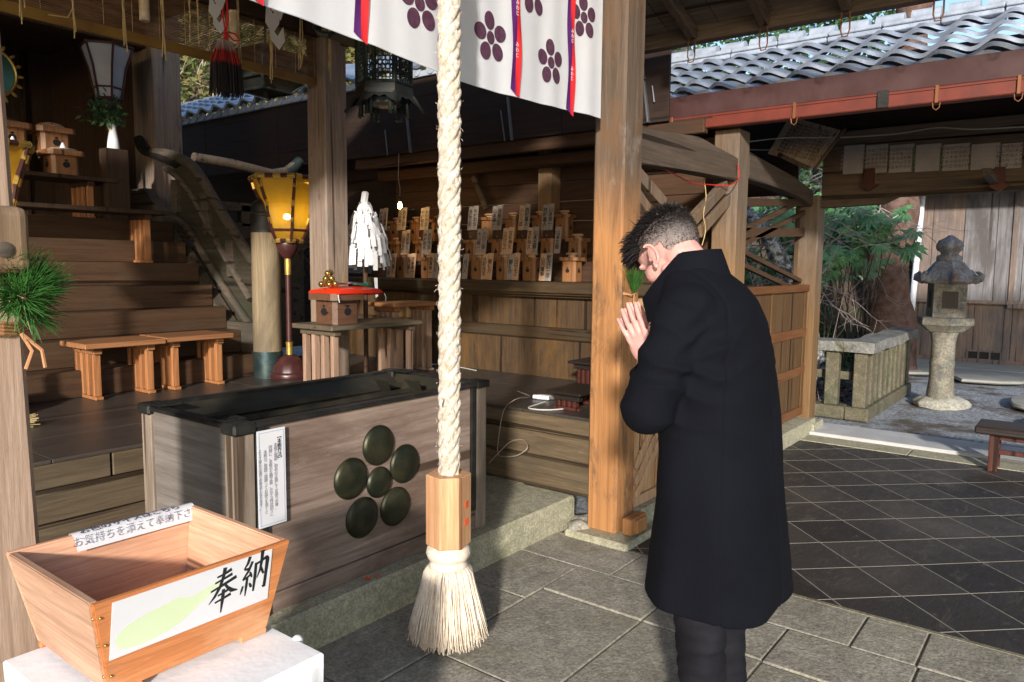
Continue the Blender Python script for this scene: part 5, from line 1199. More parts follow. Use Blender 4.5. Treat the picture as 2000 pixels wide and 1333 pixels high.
# handwritten slip folded over the back board
hs = thing('handwritten_slip', 'white handwritten slip folded over the back edge of the wooden crate', 'paper slip', (.75, ay1, zc1))
xs0, xs1 = at(135, 1040, Y=ay1).x, at(405, 982, Y=ay1).x; xs1 = min(xs1, ax1-.005); print('slip', xs0, xs1)
prof = [(ay1+.006, zc1-.03), (ay1+.005, zc1-.004), (ay1+.001, zc1+.003), (ay1-.010, zc1+.004), (ay1-.022, zc1-.002), (ay1-.030, zc1-.014), (ay1-.036, zc1-.028)]
g = M(); g.sheet(lambda u, v: V((xs0+(xs1-xs0)*u, *(lambda t: (prof[int(t)][0]+(prof[min(int(t)+1, 6)][0]-prof[int(t)][0])*(t-int(t)), prof[int(t)][1]+(prof[min(int(t)+1, 6)][1]-prof[int(t)][1])*(t-int(t))))(min(5.999, v*6)))), 20, 18); g.build('paper', 'paper_white', hs, smooth='all')
g = M(); g.text('お気持ちを添えて奉納下さい', .0235, basis((( xs0+xs1)/2, ay1-.0305, zc1-.0105), (1, 0, 0), (.0, .45, .9)) @ Matrix(((1, .18, 0, 0), (0, 1, 0, 0), (0, 0, 1, 0), (0, 0, 0, 1))), .0002, sx=1.05*(xs1-xs0)/.305, off=-.0004); g.text('お色のサイズはこちら', .022, basis(((xs0+xs1)/2-.01, ay1-.012, zc1+.0045), (1, 0, 0), (0, .95, .2)), .0002, sx=1.0); g.build('handwriting', 'ink_blueblack', hs)
g = M(); q = at(285, 1128, Z=zc0+.06); g._add([(.70, 1.40, zc0+.026), (.80, 1.42, zc0+.03), (.77, 1.50, zc0+.085), (.69, 1.48, zc0+.04)], [(0, 1, 2, 3)]); tag(recentre(g.build('folded_note', 'paper_white'), (.74, 1.45, zc0+.023)), 'folded white note lying inside the wooden crate', 'note')
# ================================================================== VOTIVES on the counter
random.seed(17)
NM = ['山内嘉寿', '野々口一彦', '谷口博久', '吉本幸一', '谷川久', '大槻光生', '柳佐介', '山田正之', '宮城伸久', '山本五郎', '大山裕一', '小川三郎', '西村嘉人', '山本徳一', '高橋正和', '中村和也', '木村作治', '竹本博文']
tiers = [(4.83, 1.336, 545, [782, 830, 928, 978, 1030, 1108]), (5.08, 1.491, 500, [768, 818, 868, 917, 968, 1018, 1065, 1120]), (5.26, 1.681, 452, [768, 806, 850, 948, 995, 1048, 1094])]
WD = {0: 'front', 1: 'middle', 2: 'back'}; ORD = ['leftmost', 'second from the left', 'third from the left', 'fourth from the left', 'fifth from the left', 'sixth from the left', 'seventh from the left', 'eighth from the left']
for ti, (X, z, py, pxs) in enumerate(tiers):
    for k, px in enumerate(pxs):
        p = at(px, py, X=X)
        o = ORD[k] if k < len(pxs)-1 else 'rightmost'
        t = sanbo('votive_stand', f'{o} pierced wooden stand in the {WD[ti]} row of the long counter', (X+.06, p.y, z), .80, 'offering_wood', rz=radians(-52+random.uniform(-6, 6)) if False else radians(random.uniform(-5, 5)), group='pierced votive stands on the long counter', lid=True, cat='votive stand', hs=1.75 if ti < 2 else 1.95)
tg = {0: [(768, .0, 'GO', 1), (806, 3, 'OO', 2), (850, -2, 'OG', 3), (912, -1, 'G', 4), (955, 2, 'OO', 5), (1006, -1, 'GO', 6), (1069, 1, 'OG', 0)],
      1: [(796, 2, 'GG', 7), (944, -7, 'GG', 10), (995, 0, 'OO', 7), (1043, -5, 'OG', 8), (1092, -3, 'G', 9), (838, -6, 'GG', 15), (898, 2, 'G', 16)],
      2: [(789, -2, 'GG', 13), (833, -5, 'GG', 15), (927, -4, 'GG', 14), (974, -4, 'GG', 13), (1027, 0, 'OG', 11), (1073, 1, 'GG', 12), (752, -4, 'GG', 17)]}
for ti, lst in tg.items():
    X, z = (4.76, 1.336) if ti == 0 else ((5.02-.05, 1.48) if ti == 1 else (5.12, 1.68))
    lst = sorted(lst)
    for k, (px, tilt, cols, ni) in enumerate(lst):
        py = {0: 540, 1: 496, 2: 451}[ti]
        p = at(px, py, X=X); zz = z if ti == 0 else p.z
        o = ORD[k] if k < len(lst)-1 else 'rightmost'
        look = {'GO': 'grey and orange', 'OG': 'orange and grey', 'OO': 'orange', 'GG': 'grey', 'G': 'narrow grey'}[cols]
        t = thing('name_tag', f'{look} upright name tag, {o} in the {WD[ti]} row', 'name tag', (X, p.y, z+.002), 0, 'upright wooden name tags on the long counter')
        base = max(0, zz-z-.002)
        for j, c in enumerate(cols):
            off = (j-(len(cols)-1)/2)*.058; hgt_ = .21+.006*j
            m = basis((X-.02-.004*j, p.y-off, z+.004+base+hgt_/2), (0, -1, 0), (.12, sin(radians(-tilt)), 1))
            g = M(); g.box((0, 0, 0), (.055, hgt_, .009), bev=.0012); bmesh.ops.transform(g.bm, matrix=m, verts=g.bm.verts)
            b_ = g.build('board', 'tag_orange' if c == 'O' else 'tag_grey', t)
            g = M(); g.text('\n'.join(NM[(ni+j) % len(NM)]), .041, m @ Matrix.Translation((0, .0, .005)), .0004, ls=.92 if len(NM[(ni+j) % len(NM)]) < 5 else .82, off=.0007); g.build('brush_name', 'ink_faded' if (ni+j) % 3 else 'ink', b_)
        if base > .02:
            g = M(); g.bb(X-.025, X+.03, p.y-.05, p.y+.05, z+.002, z+base, .002); g.build('prop_block', 'gallery_wall_wood', t)
# papers on the lintel
npn = thing('wall_notices', 'long row of grey paper sheets with written columns on the lintel', 'notice board', (6.99, 1.0, 2.3))
xs_ = [1645, 1688, 1734, 1785, 1838, 1893, 1952, 1996]
for a, b in zip(xs_, xs_[1:]):
    p, q = at(a+1, 338, X=6.886), at(b-1, 330, X=6.886)
    zt0 = at((a+b)/2, 284-.012*(a-1645), X=6.886).z; zb0 = at((a+b)/2, 340-.035*(a-1645), X=6.886).z
    g = M(); g.box((6.883, (p.y+q.y)/2, (zt0+zb0)/2), (.004, abs(p.y-q.y)-.004, zt0-zb0), bev=.001); s_ = g.build('paper_sheet', 'notice_paper', npn)
    g = M(); random.seed(a); W = abs(p.y-q.y); n = 5
    body = '\n'.join(''.join(random.choice('山本田中木村大川一金壱円也奉納平成三正久子') for _ in range(7)) for _ in range(5))
    g.text(body, .030, basis((6.8805, (p.y+q.y)/2, (zt0+zb0)/2), (0, -1, 0), (0, 0, 1)), .0002, ls=1.15); g.build('written_lines', 'ink_grey' if a % 2 else 'ink_faded', s_)
g = M(); 
for px in (1783, 1837): p = at(px, 312, X=6.88); g.box((6.8795, p.y, p.z), (.002, .012, .20), bev=.0005)
g.build('green_strip', 'green_leaf', npn)
nb = thing('leaning_board', 'leaning wooden board of written columns above the second tie beam', 'notice board', (6.4, 1.7, 2.4))
A_, B_, C_, D_2 = at(1492, 305, X=6.2), at(1590, 335, X=6.2), at(1650, 250, X=6.35), at(1548, 238, X=6.35)
m = basis(((A_+C_)/2), (B_-A_), (D_2-A_)); L_, H_ = (B_-A_).length, (D_2-A_).length
g = M()
for k in range(4): g.box(m @ V(((k-1.5)*L_/4, 0, 0)), (L_/4-.004, H_, .012), rot=(m.to_3x3().to_4x4()), bev=.002)
g.build('board_planks', 'tag_grey', nb)
g = M(); g.text('\n'.join('奉納金壱円也山本中村' for _ in range(9)), .032, m @ Matrix.Translation((0, 0, .0075 if (m.to_3x3() @ V((0, 0, 1))).x < 0 else -.0075)), .0003, ls=1.0); g.build('written_columns', 'ink_faded', nb)
g = M(); g.beam(at(1520, 302, X=6.15), at(1580, 330, X=6.15), .03, .035); g.beam(at(1590, 332, X=6.18), at(1652, 250, X=6.3), .02, .02); g.build('ledge', 'beam_wood_x', nb)
# ------------------------------------------------------------------ cables
def cable(name, pts, r, mat, label, cat='cable'):
    g = M(); P = [V(p) for p in pts]; out = []
    for i in range(len(P)-1):
        a, b, c, d = P[max(i-1, 0)], P[i], P[i+1], P[min(i+2, len(P)-1)]
        for k in range(8): t = k/8; out.append(.5*((2*b)+(c-a)*t+(2*a-5*b+4*c-d)*t*t+(3*b-a-3*c+d)*t**3))
    out.append(P[-1]); g.tube(out, r, 6); return tag(recentre(g.build(name, mat, smooth=True), P[0]), label, cat)
F_ = lambda x, y, X=3.56: at(x, y, X=X); G_ = lambda x, y: at(x, y, Z=.609)
cable('extension_cable', [G_(1010, 764), G_(1035, 775), F_(1008, 780, 3.555), F_(985, 800), F_(976, 840), F_(972, 885, 3.49), F_(985, 892, 3.47), F_(1010, 890, 3.47), F_(1030, 875, 3.49), F_(1022, 860), F_(1000, 862), F_(980, 878, 3.49), F_(955, 905, 3.47)], .0035, 'cable_brown', 'thin beige cable looping down the face of the raised plank floor')
cable('power_cable', [G_(1118, 793), G_(1100, 799), G_(1060, 801), G_(1032, 797), G_(1050, 790), G_(1065, 785)], .0045, 'cable_white', 'white power cable on the plank floor left of the big pillar')
p = G_(1062, 779); pst = thing('power_strip', 'white plug connector lying on the plank floor near the pillar', 'plug', (p.x, p.y, .604))
g = M(); g.box((0, 0, .015), (.045, .09, .028), bev=.006, seg=2); g.box((.03, -.075, .013), (.022, .08, .02), rotm(.4, 'Z'), .005); g.box((-.01, .055, .015), (.03, .03, .024), bev=.005); bmesh.ops.transform(g.bm, matrix=rotm(.2, 'Z'), verts=g.bm.verts); g.build('housing', 'plastic_white', pst, world=False)
cable('roof_wire', [at(1305, 283, X=5.1), at(1400, 284, X=5.4), at(1530, 270, X=6), at(1640, 269, X=6.3), at(1750, 262, X=6.3), at(1830, 250, X=6.2), at(1900, 253, X=6.2), at(2010, 247, X=6.2)], .005, 'wire_grey', 'pale wire sagging below the red gutter', 'wire')
cable('lintel_wire', [at(1400, 293, X=6), at(1480, 293, X=6.3), at(1600, 296, X=6.9), at(1700, 298, X=6.9), at(1790, 284, X=6.9), at(1900, 284, X=6.9), at(2010, 281, X=6.9)], .006, 'cable_brown', 'dark wire running across the paper notices on the lintel', 'wire')
cable('red_wire', [at(1252, 320, Y=1.99), at(1275, 317, Y=2.0), at(1310, 337, Y=2.02), at(1350, 357, Y=2.03), at(1385, 361, Y=2.02), at(1425, 362, Y=1.93), at(1443, 348, Y=1.92), at(1441, 325, Y=1.93), at(1436, 318, Y=2.0)], .004, 'cable_red', 'thin red wire drooping under the first tie beam', 'wire')
cable('pale_cord', [at(1375, 350, Y=2.04), at(1379, 385, Y=2.0), at(1374, 420, Y=1.96), at(1378, 450, Y=1.96), at(1371, 480, Y=1.97)], .003, 'straw', 'thin pale cord hanging by the diagonal braces behind the head', 'cord')
cable('thin_cable', [at(815, 714, Z=.605), at(855, 712, Z=.605), at(900, 718, Z=.605), at(930, 724, Z=.605)], .004, 'cable_white', 'thin white cable on the plank floor behind the bell rope')
# bundle of straw at the left of the floor
p = at(66, 830, Z=.61); g = M(); random.seed(5)
for k in range(40): a = random.gauss(0, .012); b = random.gauss(0, .012); g.tube([(p.x-.25, p.y+a*.5, .625+abs(b)*.5), (p.x+random.uniform(-.02, .03), p.y+a*2, .63+b*1.2)], .0025, 4)
tag(recentre(g.build('straw_bundle', 'straw'), (p.x, p.y, .604)), 'cut end of a straw bundle lying on the dark floor by the left pillar', 'straw bundle')
# ------------------------------------------------------------------ pine sprigs
def pine(name, label, c, R, n, out, Lr=(.07, .11), nc=7, rr=.0011, down=None):
    t = thing(name, label, 'pine sprig', c); g = M(); tw = M(); c = V((0, 0, 0))
    for k in range(nc):
        o = V(out)+V((random.gauss(0, .8), random.gauss(0, .8), random.gauss(.1, .8))); o.normalize(); e = o*R*random.uniform(.25, .8); tw.tube([c, e*.5, e], [.006, .005, .004], 6); tw.ell(e, (.007, .007, .010), u=8, v=6)
        for i in range(n//nc):
            d = (o*1.1+V((random.gauss(0, .62), random.gauss(0, .62), random.gauss(0, .62)))).normalized(); b = e-o*random.uniform(0, .05); l = random.uniform(*Lr); m_ = b+d*l*.5+V((random.gauss(0, .003), random.gauss(0, .003), -.002)); g.tube([b, m_, b+d*l], [rr, rr, rr*.4], 3, cap=False)
    g.build('needles', 'pine_needle', t, world=False); tw.build('twig', 'pine_twig', t, world=False); return t
p = at(30, 575, Y=1.86); random.seed(9)
ps = pine('pine_sprig', 'bushy green pine sprig tied to the left edge pillar', (p.x, 1.86, p.z), .085, 1500, (.5, -.6, .05), (.05, .085), nc=12)
g = M()
for k in range(4): g.tube([V((.60+.11*cos(a)*1.05, 2.03+.115*sin(a)*1.05, p.z-.085+.008*k+.01*sin(a*2))) for a in [2*pi*i/24 for i in range(24)]], .004, 5, closed=True)
for s in (0, 1): g.tube([(.66, 1.90, p.z-.09), (.675+.02*s, 1.885, p.z-.13), (.66+.04*s, 1.885, p.z-.17)], .004, 5)
g.build('twine', 'twine', ps)
p = at(1237, 575, Y=1.88); pv = thing('pine_sprig', 'small dark pine sprig tied beside the big pillar, before the face', 'pine sprig', (p.x, 1.88, p.z)); g = M()
for k in range(170):
    d = V((random.gauss(0, .5), random.gauss(-.1, .3), 1)).normalized(); l = random.uniform(.09, .21); o_ = V((random.gauss(0, .008), 0, random.uniform(0, .05))); g.tube([o_, o_+d*l*.5+V((random.gauss(0, .006), 0, 0)), o_+d*l], [.0010, .0010, .0004], 3, cap=False)
g.build('needles', 'pine_needle', pv, world=False)
g = M(); 
for k in range(3): g.tube([(-.07, .03, .0+.006*k), (-.02, 0, -.004), (.02, -.003, .004), (.07, .03, -.005)], .003, 5)
g.tube([(0, -.005, 0), (-.012, -.008, -.05)], .003, 5); g.build('twine', 'twine', pv, world=False)
# ================================================================== GARDEN SIDE
# stone fence
sf = thing('stone_fence', 'low mossy stone fence with square posts and a broad cap slab', 'fence', (7.8, 1.6, 0))
fx, fy = 7.72, 1.60
g = M(); g.bb(fx, 9.95, fy, fy+.22, -.02, .11, .015); g.bb(fx, fx+.22, fy+.221, 3.6, -.02, .11, .015); g.build('base_kerb', 'fence_stone', sf)
for (x0, x1, y0, y1) in ((fx-.02, 9.98, fy-.02, fy+.24), (fx-.02, fx+.24, fy+.245, 3.6)):
    g = M(); g.bb(x0, x1, y0, y1, .655, .755, 0)
    bmesh.ops.subdivide_edges(g.bm, edges=g.bm.edges[:], cuts=7, use_grid_fill=True)
    for q in g.bm.verts: q.co += V((noise.noise(q.co*5), noise.noise(q.co*5+V((4, 0, 0))), noise.noise(q.co*4+V((0, 4, 0)))))*.018
    g.build('cap_slab', 'fence_cap_stone', sf, smooth=True)
for k in range(10): x = fx+.04+.232*k; g = M(); g.bb(x, x+.135, fy+.04, fy+.16, .11, .66, .008); g.build('post', 'fence_stone', sf)
for k in range(7): y = fy+.30+.25*k; g = M(); g.bb(fx+.05, fx+.15, y, y+.125, .11, .66, .008); g.build('post', 'fence_stone', sf)
g = M(); g.bb(fx+.18, 9.9, fy+.09, fy+.13, .36, .44, .005); g.bb(fx+.155, fx+.20, fy+.2, 3.5, .36, .44, .005); g.build('mid_rail', 'fence_stone', sf)
# stone lantern
LX, LY = 9.22, 1.20
sl2 = thing('stone_lantern', 'old mossy stone lantern with round shaft and curled roof on the gravel', 'stone lantern', (LX, LY, 0))
def rough(g, a, s, seed=0):
    for q in g.bm.verts: q.co += V((noise.noise(q.co*s+V((seed, 0, 0))), noise.noise(q.co*s+V((seed, 9, 0))), noise.noise(q.co*s+V((seed, 0, 9)))))*a
g = M(); g.lathe([(.26, -.02), (.27, .02), (.24, .055), (.18, .085), (.05, .09)], (LX, LY, 0), 30, wob=lambda a, z: 1+.12*noise.noise(V((cos(a)*1.3, sin(a)*1.3, 3)))*2); rough(g, .02, 7); g.build('base_rock', 'rock_pale', sl2, smooth=True)
g = M(); g.lathe([(.13, .08), (.138, .12), (.120, .25), (.117, .40), (.124, .44), (.124, .47), (.116, .50), (.115, .66), (.128, .76), (.145, .80)], (LX, LY, 0), 28); rough(g, .008, 12, 2); g.build('shaft', 'lantern_stone', sl2, smooth=True)
def h6l(r, z, n=6, ph=.35): return [V((LX+r*cos(ph+2*pi*k/n), LY+r*sin(ph+2*pi*k/n), z)) for k in range(n)]
g = M(); g.loft([h6l(.15, .79), h6l(.18, .80), h6l(.27, .87), h6l(.28, .875), h6l(.28, .945), h6l(.25, .955)]); g.build('platform', 'lantern_stone', sl2)
g = M(); s4 = lambda r, z: h6l(r, z, 4, .35+pi/4)
g.loft([s4(.22, .955), s4(.22, 1.31)]); g.build('fire_box', 'lantern_stone', sl2)
g = M()
for k in range(4):
    g = M(); a, b = s4(.2205, 0)[k], s4(.2205, 0)[(k+1) % 4]; c = (a+b)/2; u_ = (b-a).normalized(); n_ = (c-V((LX, LY, 0))).normalized(); m = basis(c+V((0, 0, 1.14)), u_, (0, 0, 1))
    o = [V((x, z, 0)) for x, z in ((-.055, -.07), (.055, -.07), (.055, .07), (-.055, .07))]; 
    g._add([c+V((0, 0, 1.14))+u_*q.x+V((0, 0, q.y))+n_*.002 for q in o], [(0, 1, 2, 3)])
    for x0, x1, z0, z1 in ((-.075, -.055, -.09, .09), (.055, .075, -.09, .09), (-.055, .055, .07, .09), (-.055, .055, -.09, -.07)):
        g._add([c+V((0, 0, 1.14))+u_*x_+V((0, 0, z_))+n_*.006 for x_, z_ in ((x0, z0), (x1, z0), (x1, z1), (x0, z1))], [(0, 1, 2, 3)])
    g.build('window_opening', 'ink_faded', sl2)
g = M(); g.loft([h6l(.18, 1.305), h6l(.255, 1.315), h6l(.275, 1.335), h6l(.275, 1.375), h6l(.245, 1.41), h6l(.195, 1.47), h6l(.15, 1.535), h6l(.12, 1.55)])
for k in range(6): q = h6l(.265, 1.35)[k]; d = (q-V((LX, LY, 1.35))).normalized(); g.tube([q-d*.10+V((0, 0, .02)), q+V((0, 0, .0)), q+d*.04+V((0, 0, .015)), q+d*.05+V((0, 0, .055)), q+d*.025+V((0, 0, .078)), q+d*.0+V((0, 0, .075))], [.04, .046, .042, .034, .026, .016], 10)
bmesh.ops.subdivide_edges(g.bm, edges=[e for e in g.bm.edges if e.calc_length() > .08], cuts=3, use_grid_fill=True); rough(g, .018, 14, 5); g.build('lantern_roof', 'lantern_roof_stone', sl2, smooth=True)
g = M(); g.lathe([(.11, 1.54), (.125, 1.56), (.12, 1.60), (.085, 1.62), (.09, 1.64), (.125, 1.67), (.135, 1.71), (.11, 1.76), (.05, 1.80), (.02, 1.825)], (LX, LY, 0), 18, wob=lambda a, z: 1+.06*cos(a*6)); rough(g, .008, 16, 7); g.build('finial', 'lantern_roof_stone', sl2, smooth=True)
# storehouse
sh = thing('storehouse', 'old plank storehouse with grey and brown boards behind the stone lantern', 'building', (13.3, -1, 0))
BX = 13.25; random.seed(12)
y = 2.22; k = 0
while y > -6:
    w_ = random.choice((.30, .34, .42, .26)); g = M(); g.bb(BX-.06, BX-.03, y-w_+.006, y, 1.0, 4.2, .004); g.build('wall_board', 'old_wall_wood_grey' if 1.55 > y > .5 else 'old_wall_wood', sh); y -= w_
y = 2.18
while y > -6:
    w_ = random.choice((.36, .42, .48)); g = M(); g.bb(BX, BX+.03, y-w_+.008, y, .10, .98, .004); g.build('wall_board', 'old_wall_wood', sh); y -= w_
g = M(); g.bb(BX-.09, BX+.0, -6, 2.25, .955, 1.01, .006); g.bb(BX-.03, BX+.05, -6, 2.2, .055, .125, .006); g.bb(BX-.085, BX-.03, .86, .93, .9, 4.2, .004); g.bb(BX-.1, BX-.03, -6, .86, .90, .97, .005)
for yy_ in (2.19, .92): g.bb(BX-.02, BX+.02, yy_-.035, yy_+.035, .1, .96, .003)
g.build('wall_frame', 'old_wall_wood', sh)
g = M(); p = at(1921, 701, X=BX); g.bb(BX-.004, BX+.002, p.y-.21, p.y+.21, p.z-.10, p.z+.10, 0); v1 = g.build('vent', 'ink', sh)
g = M()
for dy_ in (-.215, -.075, .07, .215): g.bb(BX-.02, BX-.005, p.y+dy_-.012, p.y+dy_+.012, p.z-.11, p.z+.11, .002)
g.bb(BX-.02, BX-.004, p.y-.22, p.y+.22, p.z+.10, p.z+.125, .002); g.bb(BX-.02, BX-.004, p.y-.22, p.y+.22, p.z-.125, p.z-.10, .002); g.build('vent_bar', 'old_wall_wood', v1)
g = M(); g._add([(BX-.9, -6, 2.75), (BX-.9, 2.9, 2.75), (BX+2, 2.9, 4.2), (BX+2, -6, 4.2)], [(0, 1, 2, 3)]); g.bb(BX-.95, BX-.85, -6, 2.9, 2.68, 2.78, .005); g.bb(BX+.03, BX+3.5, -6, 2.2, .05, 4, .01); g.build('roof', 'rafter_wood', sh)
g = M(); a, b = at(1800, 380, X=13.1), at(1768, 712, X=13.1); g.tube([(13.1, b.y-.10, 2.8), (13.1, b.y-.02, b.z)], .045, 14); g.build('downpipe', 'downpipe', sh, smooth=True)
# red bench at the right edge
rb = thing('red_bench', 'dark topped bench with red brown legs at the right edge', 'bench', (6.5, -.4, 0))
by = at(1905, 830, X=6.32).y; bz = .335
g = M(); g.bb(6.28, 6.62, -1.4, by, bz-.06, bz, .012); g.build('seat', 'dark_bench_wood', rb)
for x in (6.36, 6.54):
    for y in (by-.12, -1.2): g = M(); g.bb(x-.025, x+.025, y-.03, y+.03, .001, bz-.061, .004); g.build('leg', 'red_bench_wood', rb)
g = M(); g.bb(6.352, 6.372, -1.17, by-.151, .13, .165, .003); g.bb(6.352, 6.372, -1.17, by-.151, bz-.10, bz-.062, .003); g.bb(6.40, 6.50, by-.13, by-.11, .13, .16, .003); g.build('stretcher', 'red_bench_wood', rb)
# ------------------------------------------------------------------ plants
def palm_leaf(g, c, d, up, s):
    d = V(d).normalized(); up = V(up); up = (up-d*up.dot(d)).normalized(); sd = d.cross(up)
    for k in range(8):
        a = (k-3.5)*.50; dd = d*cos(a)+sd*sin(a); L = s*(1-.055*abs(k-3.5)**1.5); w_ = s*.26; sdl = dd.cross(up).normalized(); tip = c+dd*L-up*L*.22
        g._add([c, c+dd*L*.35+sdl*w_*.33, c+dd*L*.65+sdl*w_*.5-up*L*.05, tip, c+dd*L*.65-sdl*w_*.5-up*L*.05, c+dd*L*.35-sdl*w_*.33, c+dd*L*.4+up*L*.03], [(0, 1, 6), (1, 2, 3, 6), (6, 3, 4, 5), (0, 6, 5)])
def fatsia(label, spots, X, s=.2, dens=1, group='broad leaved shrubs on the garden bank'):
    ps_ = [at(px, py, X=X+dx) for px, py, dx in spots]; c0 = sum(ps_, V((0, 0, 0)))/len(ps_); zg = gz(c0.x, c0.y); t = thing('broadleaf_shrub', label, 'shrub', (c0.x, c0.y, zg), 0, group); g = M(); st_ = M()
    for p in ps_:
        for k in range(int(7*dens)):
            q = p+V((random.gauss(0, .12), random.gauss(0, .16), random.gauss(0, .12))); d = V((-.6+random.gauss(0, .35), random.gauss(0, .6), random.gauss(-.35, .35))); palm_leaf(g, q, d, V((-.7+random.gauss(0, .2), random.gauss(0, .2), .75)), s*random.uniform(.7, 1.1)); 
            if k == 0: st_.tube([q, q+V((.12, random.gauss(0, .04), -.12)), (c0.x+.3, c0.y+random.gauss(0, .12), zg)], [.004, .006, .010], 5)
    g.build('leaves', 'fatsia_leaf', t); st_.build('stem', 'beam_wood_x', t); return t
random.seed(41)
fatsia('big glossy hand leaved shrub left of the red brown trunk', [(1615, 415, 0), (1650, 410, .2), (1690, 400, 0), (1665, 440, 0), (1700, 450, 0), (1640, 460, .3), (1722, 430, .2), (1690, 475, 0), (1735, 455, .1), (1610, 450, .3), (1712, 490, .2)], 10.2, .24)
fatsia('hand leaved shrub high behind the big glossy one', [(1605, 405, .8), (1640, 430, .9), (1660, 400, 1), (1625, 470, .9), (1655, 500, .9), (1690, 520, .9), (1610, 550, .8)], 10.3, .22)
fatsia('smaller hand leaved shrub lower down beside the far post', [(1625, 505, 0), (1605, 530, 0), (1640, 520, .1), (1600, 500, .2)], 9.6, .19)
fatsia('hand leaved shrub showing through the top of the lattice', [(1470, 415, 0), (1500, 425, 0), (1540, 420, .1), (1530, 445, .2), (1480, 445, .2), (1555, 440, 0), (1515, 405, 0)], 10.0, .22)
fatsia('hand leaved shrub behind the lichen covered trunk', [(1460, 500, .3), (1500, 480, .4), (1545, 500, .4), (1520, 530, .5), (1475, 540, .4), (1550, 470, .2)], 10.4, .2)
def tree_trunk(name, label, cat, pts, rs, mat, loc, part='trunk', twigs=None, n=14, group=None, tmat='twig'):
    t = thing(name, label, cat, loc, 0, group); g = M(); out = []; rr = []
    P = [V(p) for p in pts]
    for i in range(len(P)-1):
        a, b, c, d = P[max(i-1, 0)], P[i], P[i+1], P[min(i+2, len(P)-1)]
        for k in range(8): tt = k/8; out.append(.5*((2*b)+(c-a)*tt+(2*a-5*b+4*c-d)*tt*tt+(3*b-a-3*c+d)*tt**3)); rr.append(rs[i]+(rs[i+1]-rs[i])*tt)
    out.append(P[-1]); rr.append(rs[-1]); g.tube(out, rr, n); rough(g, .03*rs[0]/.1, 9/max(.1, rs[0])*.12, 3); g.build(part, mat, t, smooth=True)
    if twigs: tw = M(); twigs(tw); tw.build('twigs', tmat, t)
    return t
def walk(g, p, d, L, r, depth, spread=.5, droop=.0):
    p = V(p); d = V(d).normalized(); n = 5; pts = [p]
    for i in range(n): d = (d+V((random.gauss(0, .14), random.gauss(0, .14), random.gauss(0, .14)-droop))).normalized(); p = p+d*L/n; pts.append(p)
    g.tube(pts, [r*(1-.12*i) for i in range(n+1)], 5, cap=False)
    if depth > 0:
        for k in range(random.choice((2, 3, 3))): q = pts[random.randint(2, n)]; dd = (d+V((random.gauss(0, spread), random.gauss(0, spread), random.gauss(0, spread)))).normalized(); walk(g, q, dd, L*random.uniform(.5, .75), r*.55, depth-1, spread, droop)
TX = 9.2
def tw1(g):
    for (px, py, d, L) in [(1460, 450, (.1, .6, .5), .9), (1480, 430, (.0, -.6, .6), .9), (1520, 500, (0, -.7, .6), .8), (1500, 470, (-.1, .5, -.5), .8), (1545, 560, (0, -.6, .8), .7), (1450, 480, (-.1, -.4, -.9), .8), (1530, 430, (0, -.9, -.1), .9), (1540, 520, (-.1, -.5, -.3), .7), (1470, 520, (0, -.5, -.8), .6), (1480, 400, (0, -.8, .1), .9), (1550, 470, (0, .6, -.2), .8), (1500, 540, (0, -.6, -.3), .6), (1460, 560, (0, -.8, .1), .7), (1540, 410, (0, .7, -.5), .9)]:
        for _ in range(2): walk(g, at(px, py, X=TX-.05), d, L, .011, 3, .55)
random.seed(19)
P0, P1, P2, P3 = at(1562, 585, X=TX), at(1525, 510, X=TX), at(1490, 450, X=TX-.1), at(1440, 395, X=TX-.3)
tree_trunk('lichen_tree', 'leaning grey lichen covered trunk with bare white twigs behind the lattice', 'tree', [(P0.x+.3, P0.y-.2, gz(P0.x, P0.y)-.05), P0, P1, P2, P3], [.13, .10, .095, .085, .06], 'lichen_bark', (P0.x+.3, P0.y-.2, gz(P0.x, P0.y)-.03), twigs=tw1)
def tw2(g):
    for k in range(9): walk(g, at(1712+random.gauss(0, 12), 400+random.gauss(0, 14), X=10.6), (-.1, random.gauss(-.1, .6), -.75), random.uniform(.5, .9), .008, 3, .35, .02)
    walk(g, at(1745, 470, X=10.5), (0, .9, .02), 1.3, .008, 2, .25); walk(g, at(1700, 470, X=10.2), (0, .9, .0), 1.1, .008, 2, .2)
q1, q0 = at(1745, 470, X=11.8), at(1732, 600, X=11.8)
tree_trunk('cedar_tree', 'red brown shaggy cedar trunk with a tangle of bare grey twigs in front', 'tree', [(q0.x, q0.y-.05, gz(q0.x, q0.y)-.1), (q0.x, q0.y, q0.z+.25), q1, at(1752, 400, X=11.8), (11.9, at(1752, 400, X=11.8).y-.05, 4.5), (12, q1.y-.1, 8)], [.40, .30, .25, .23, .22, .2], 'cedar_bark', (q0.x, q0.y-.05, gz(q0.x, q0.y)-.08), twigs=tw2, n=24)
g = M(); q = at(1605, 640, X=8.6)
for k, (dx, dy, L) in enumerate([(0, 0, 1.5), (.05, .06, 1.2), (-.03, -.05, 1.0), (0, -.12, 1.3)]): walk(g, (8.5+dx, q.y+dy, .0), (0, random.gauss(0, .06), 1), L, .0045, 1, .2)
tag(recentre(g.build('bare_sapling', 'twig'), (8.5, q.y, 0)), 'thin bare sapling growing inside the stone fence by the far post', 'sapling')
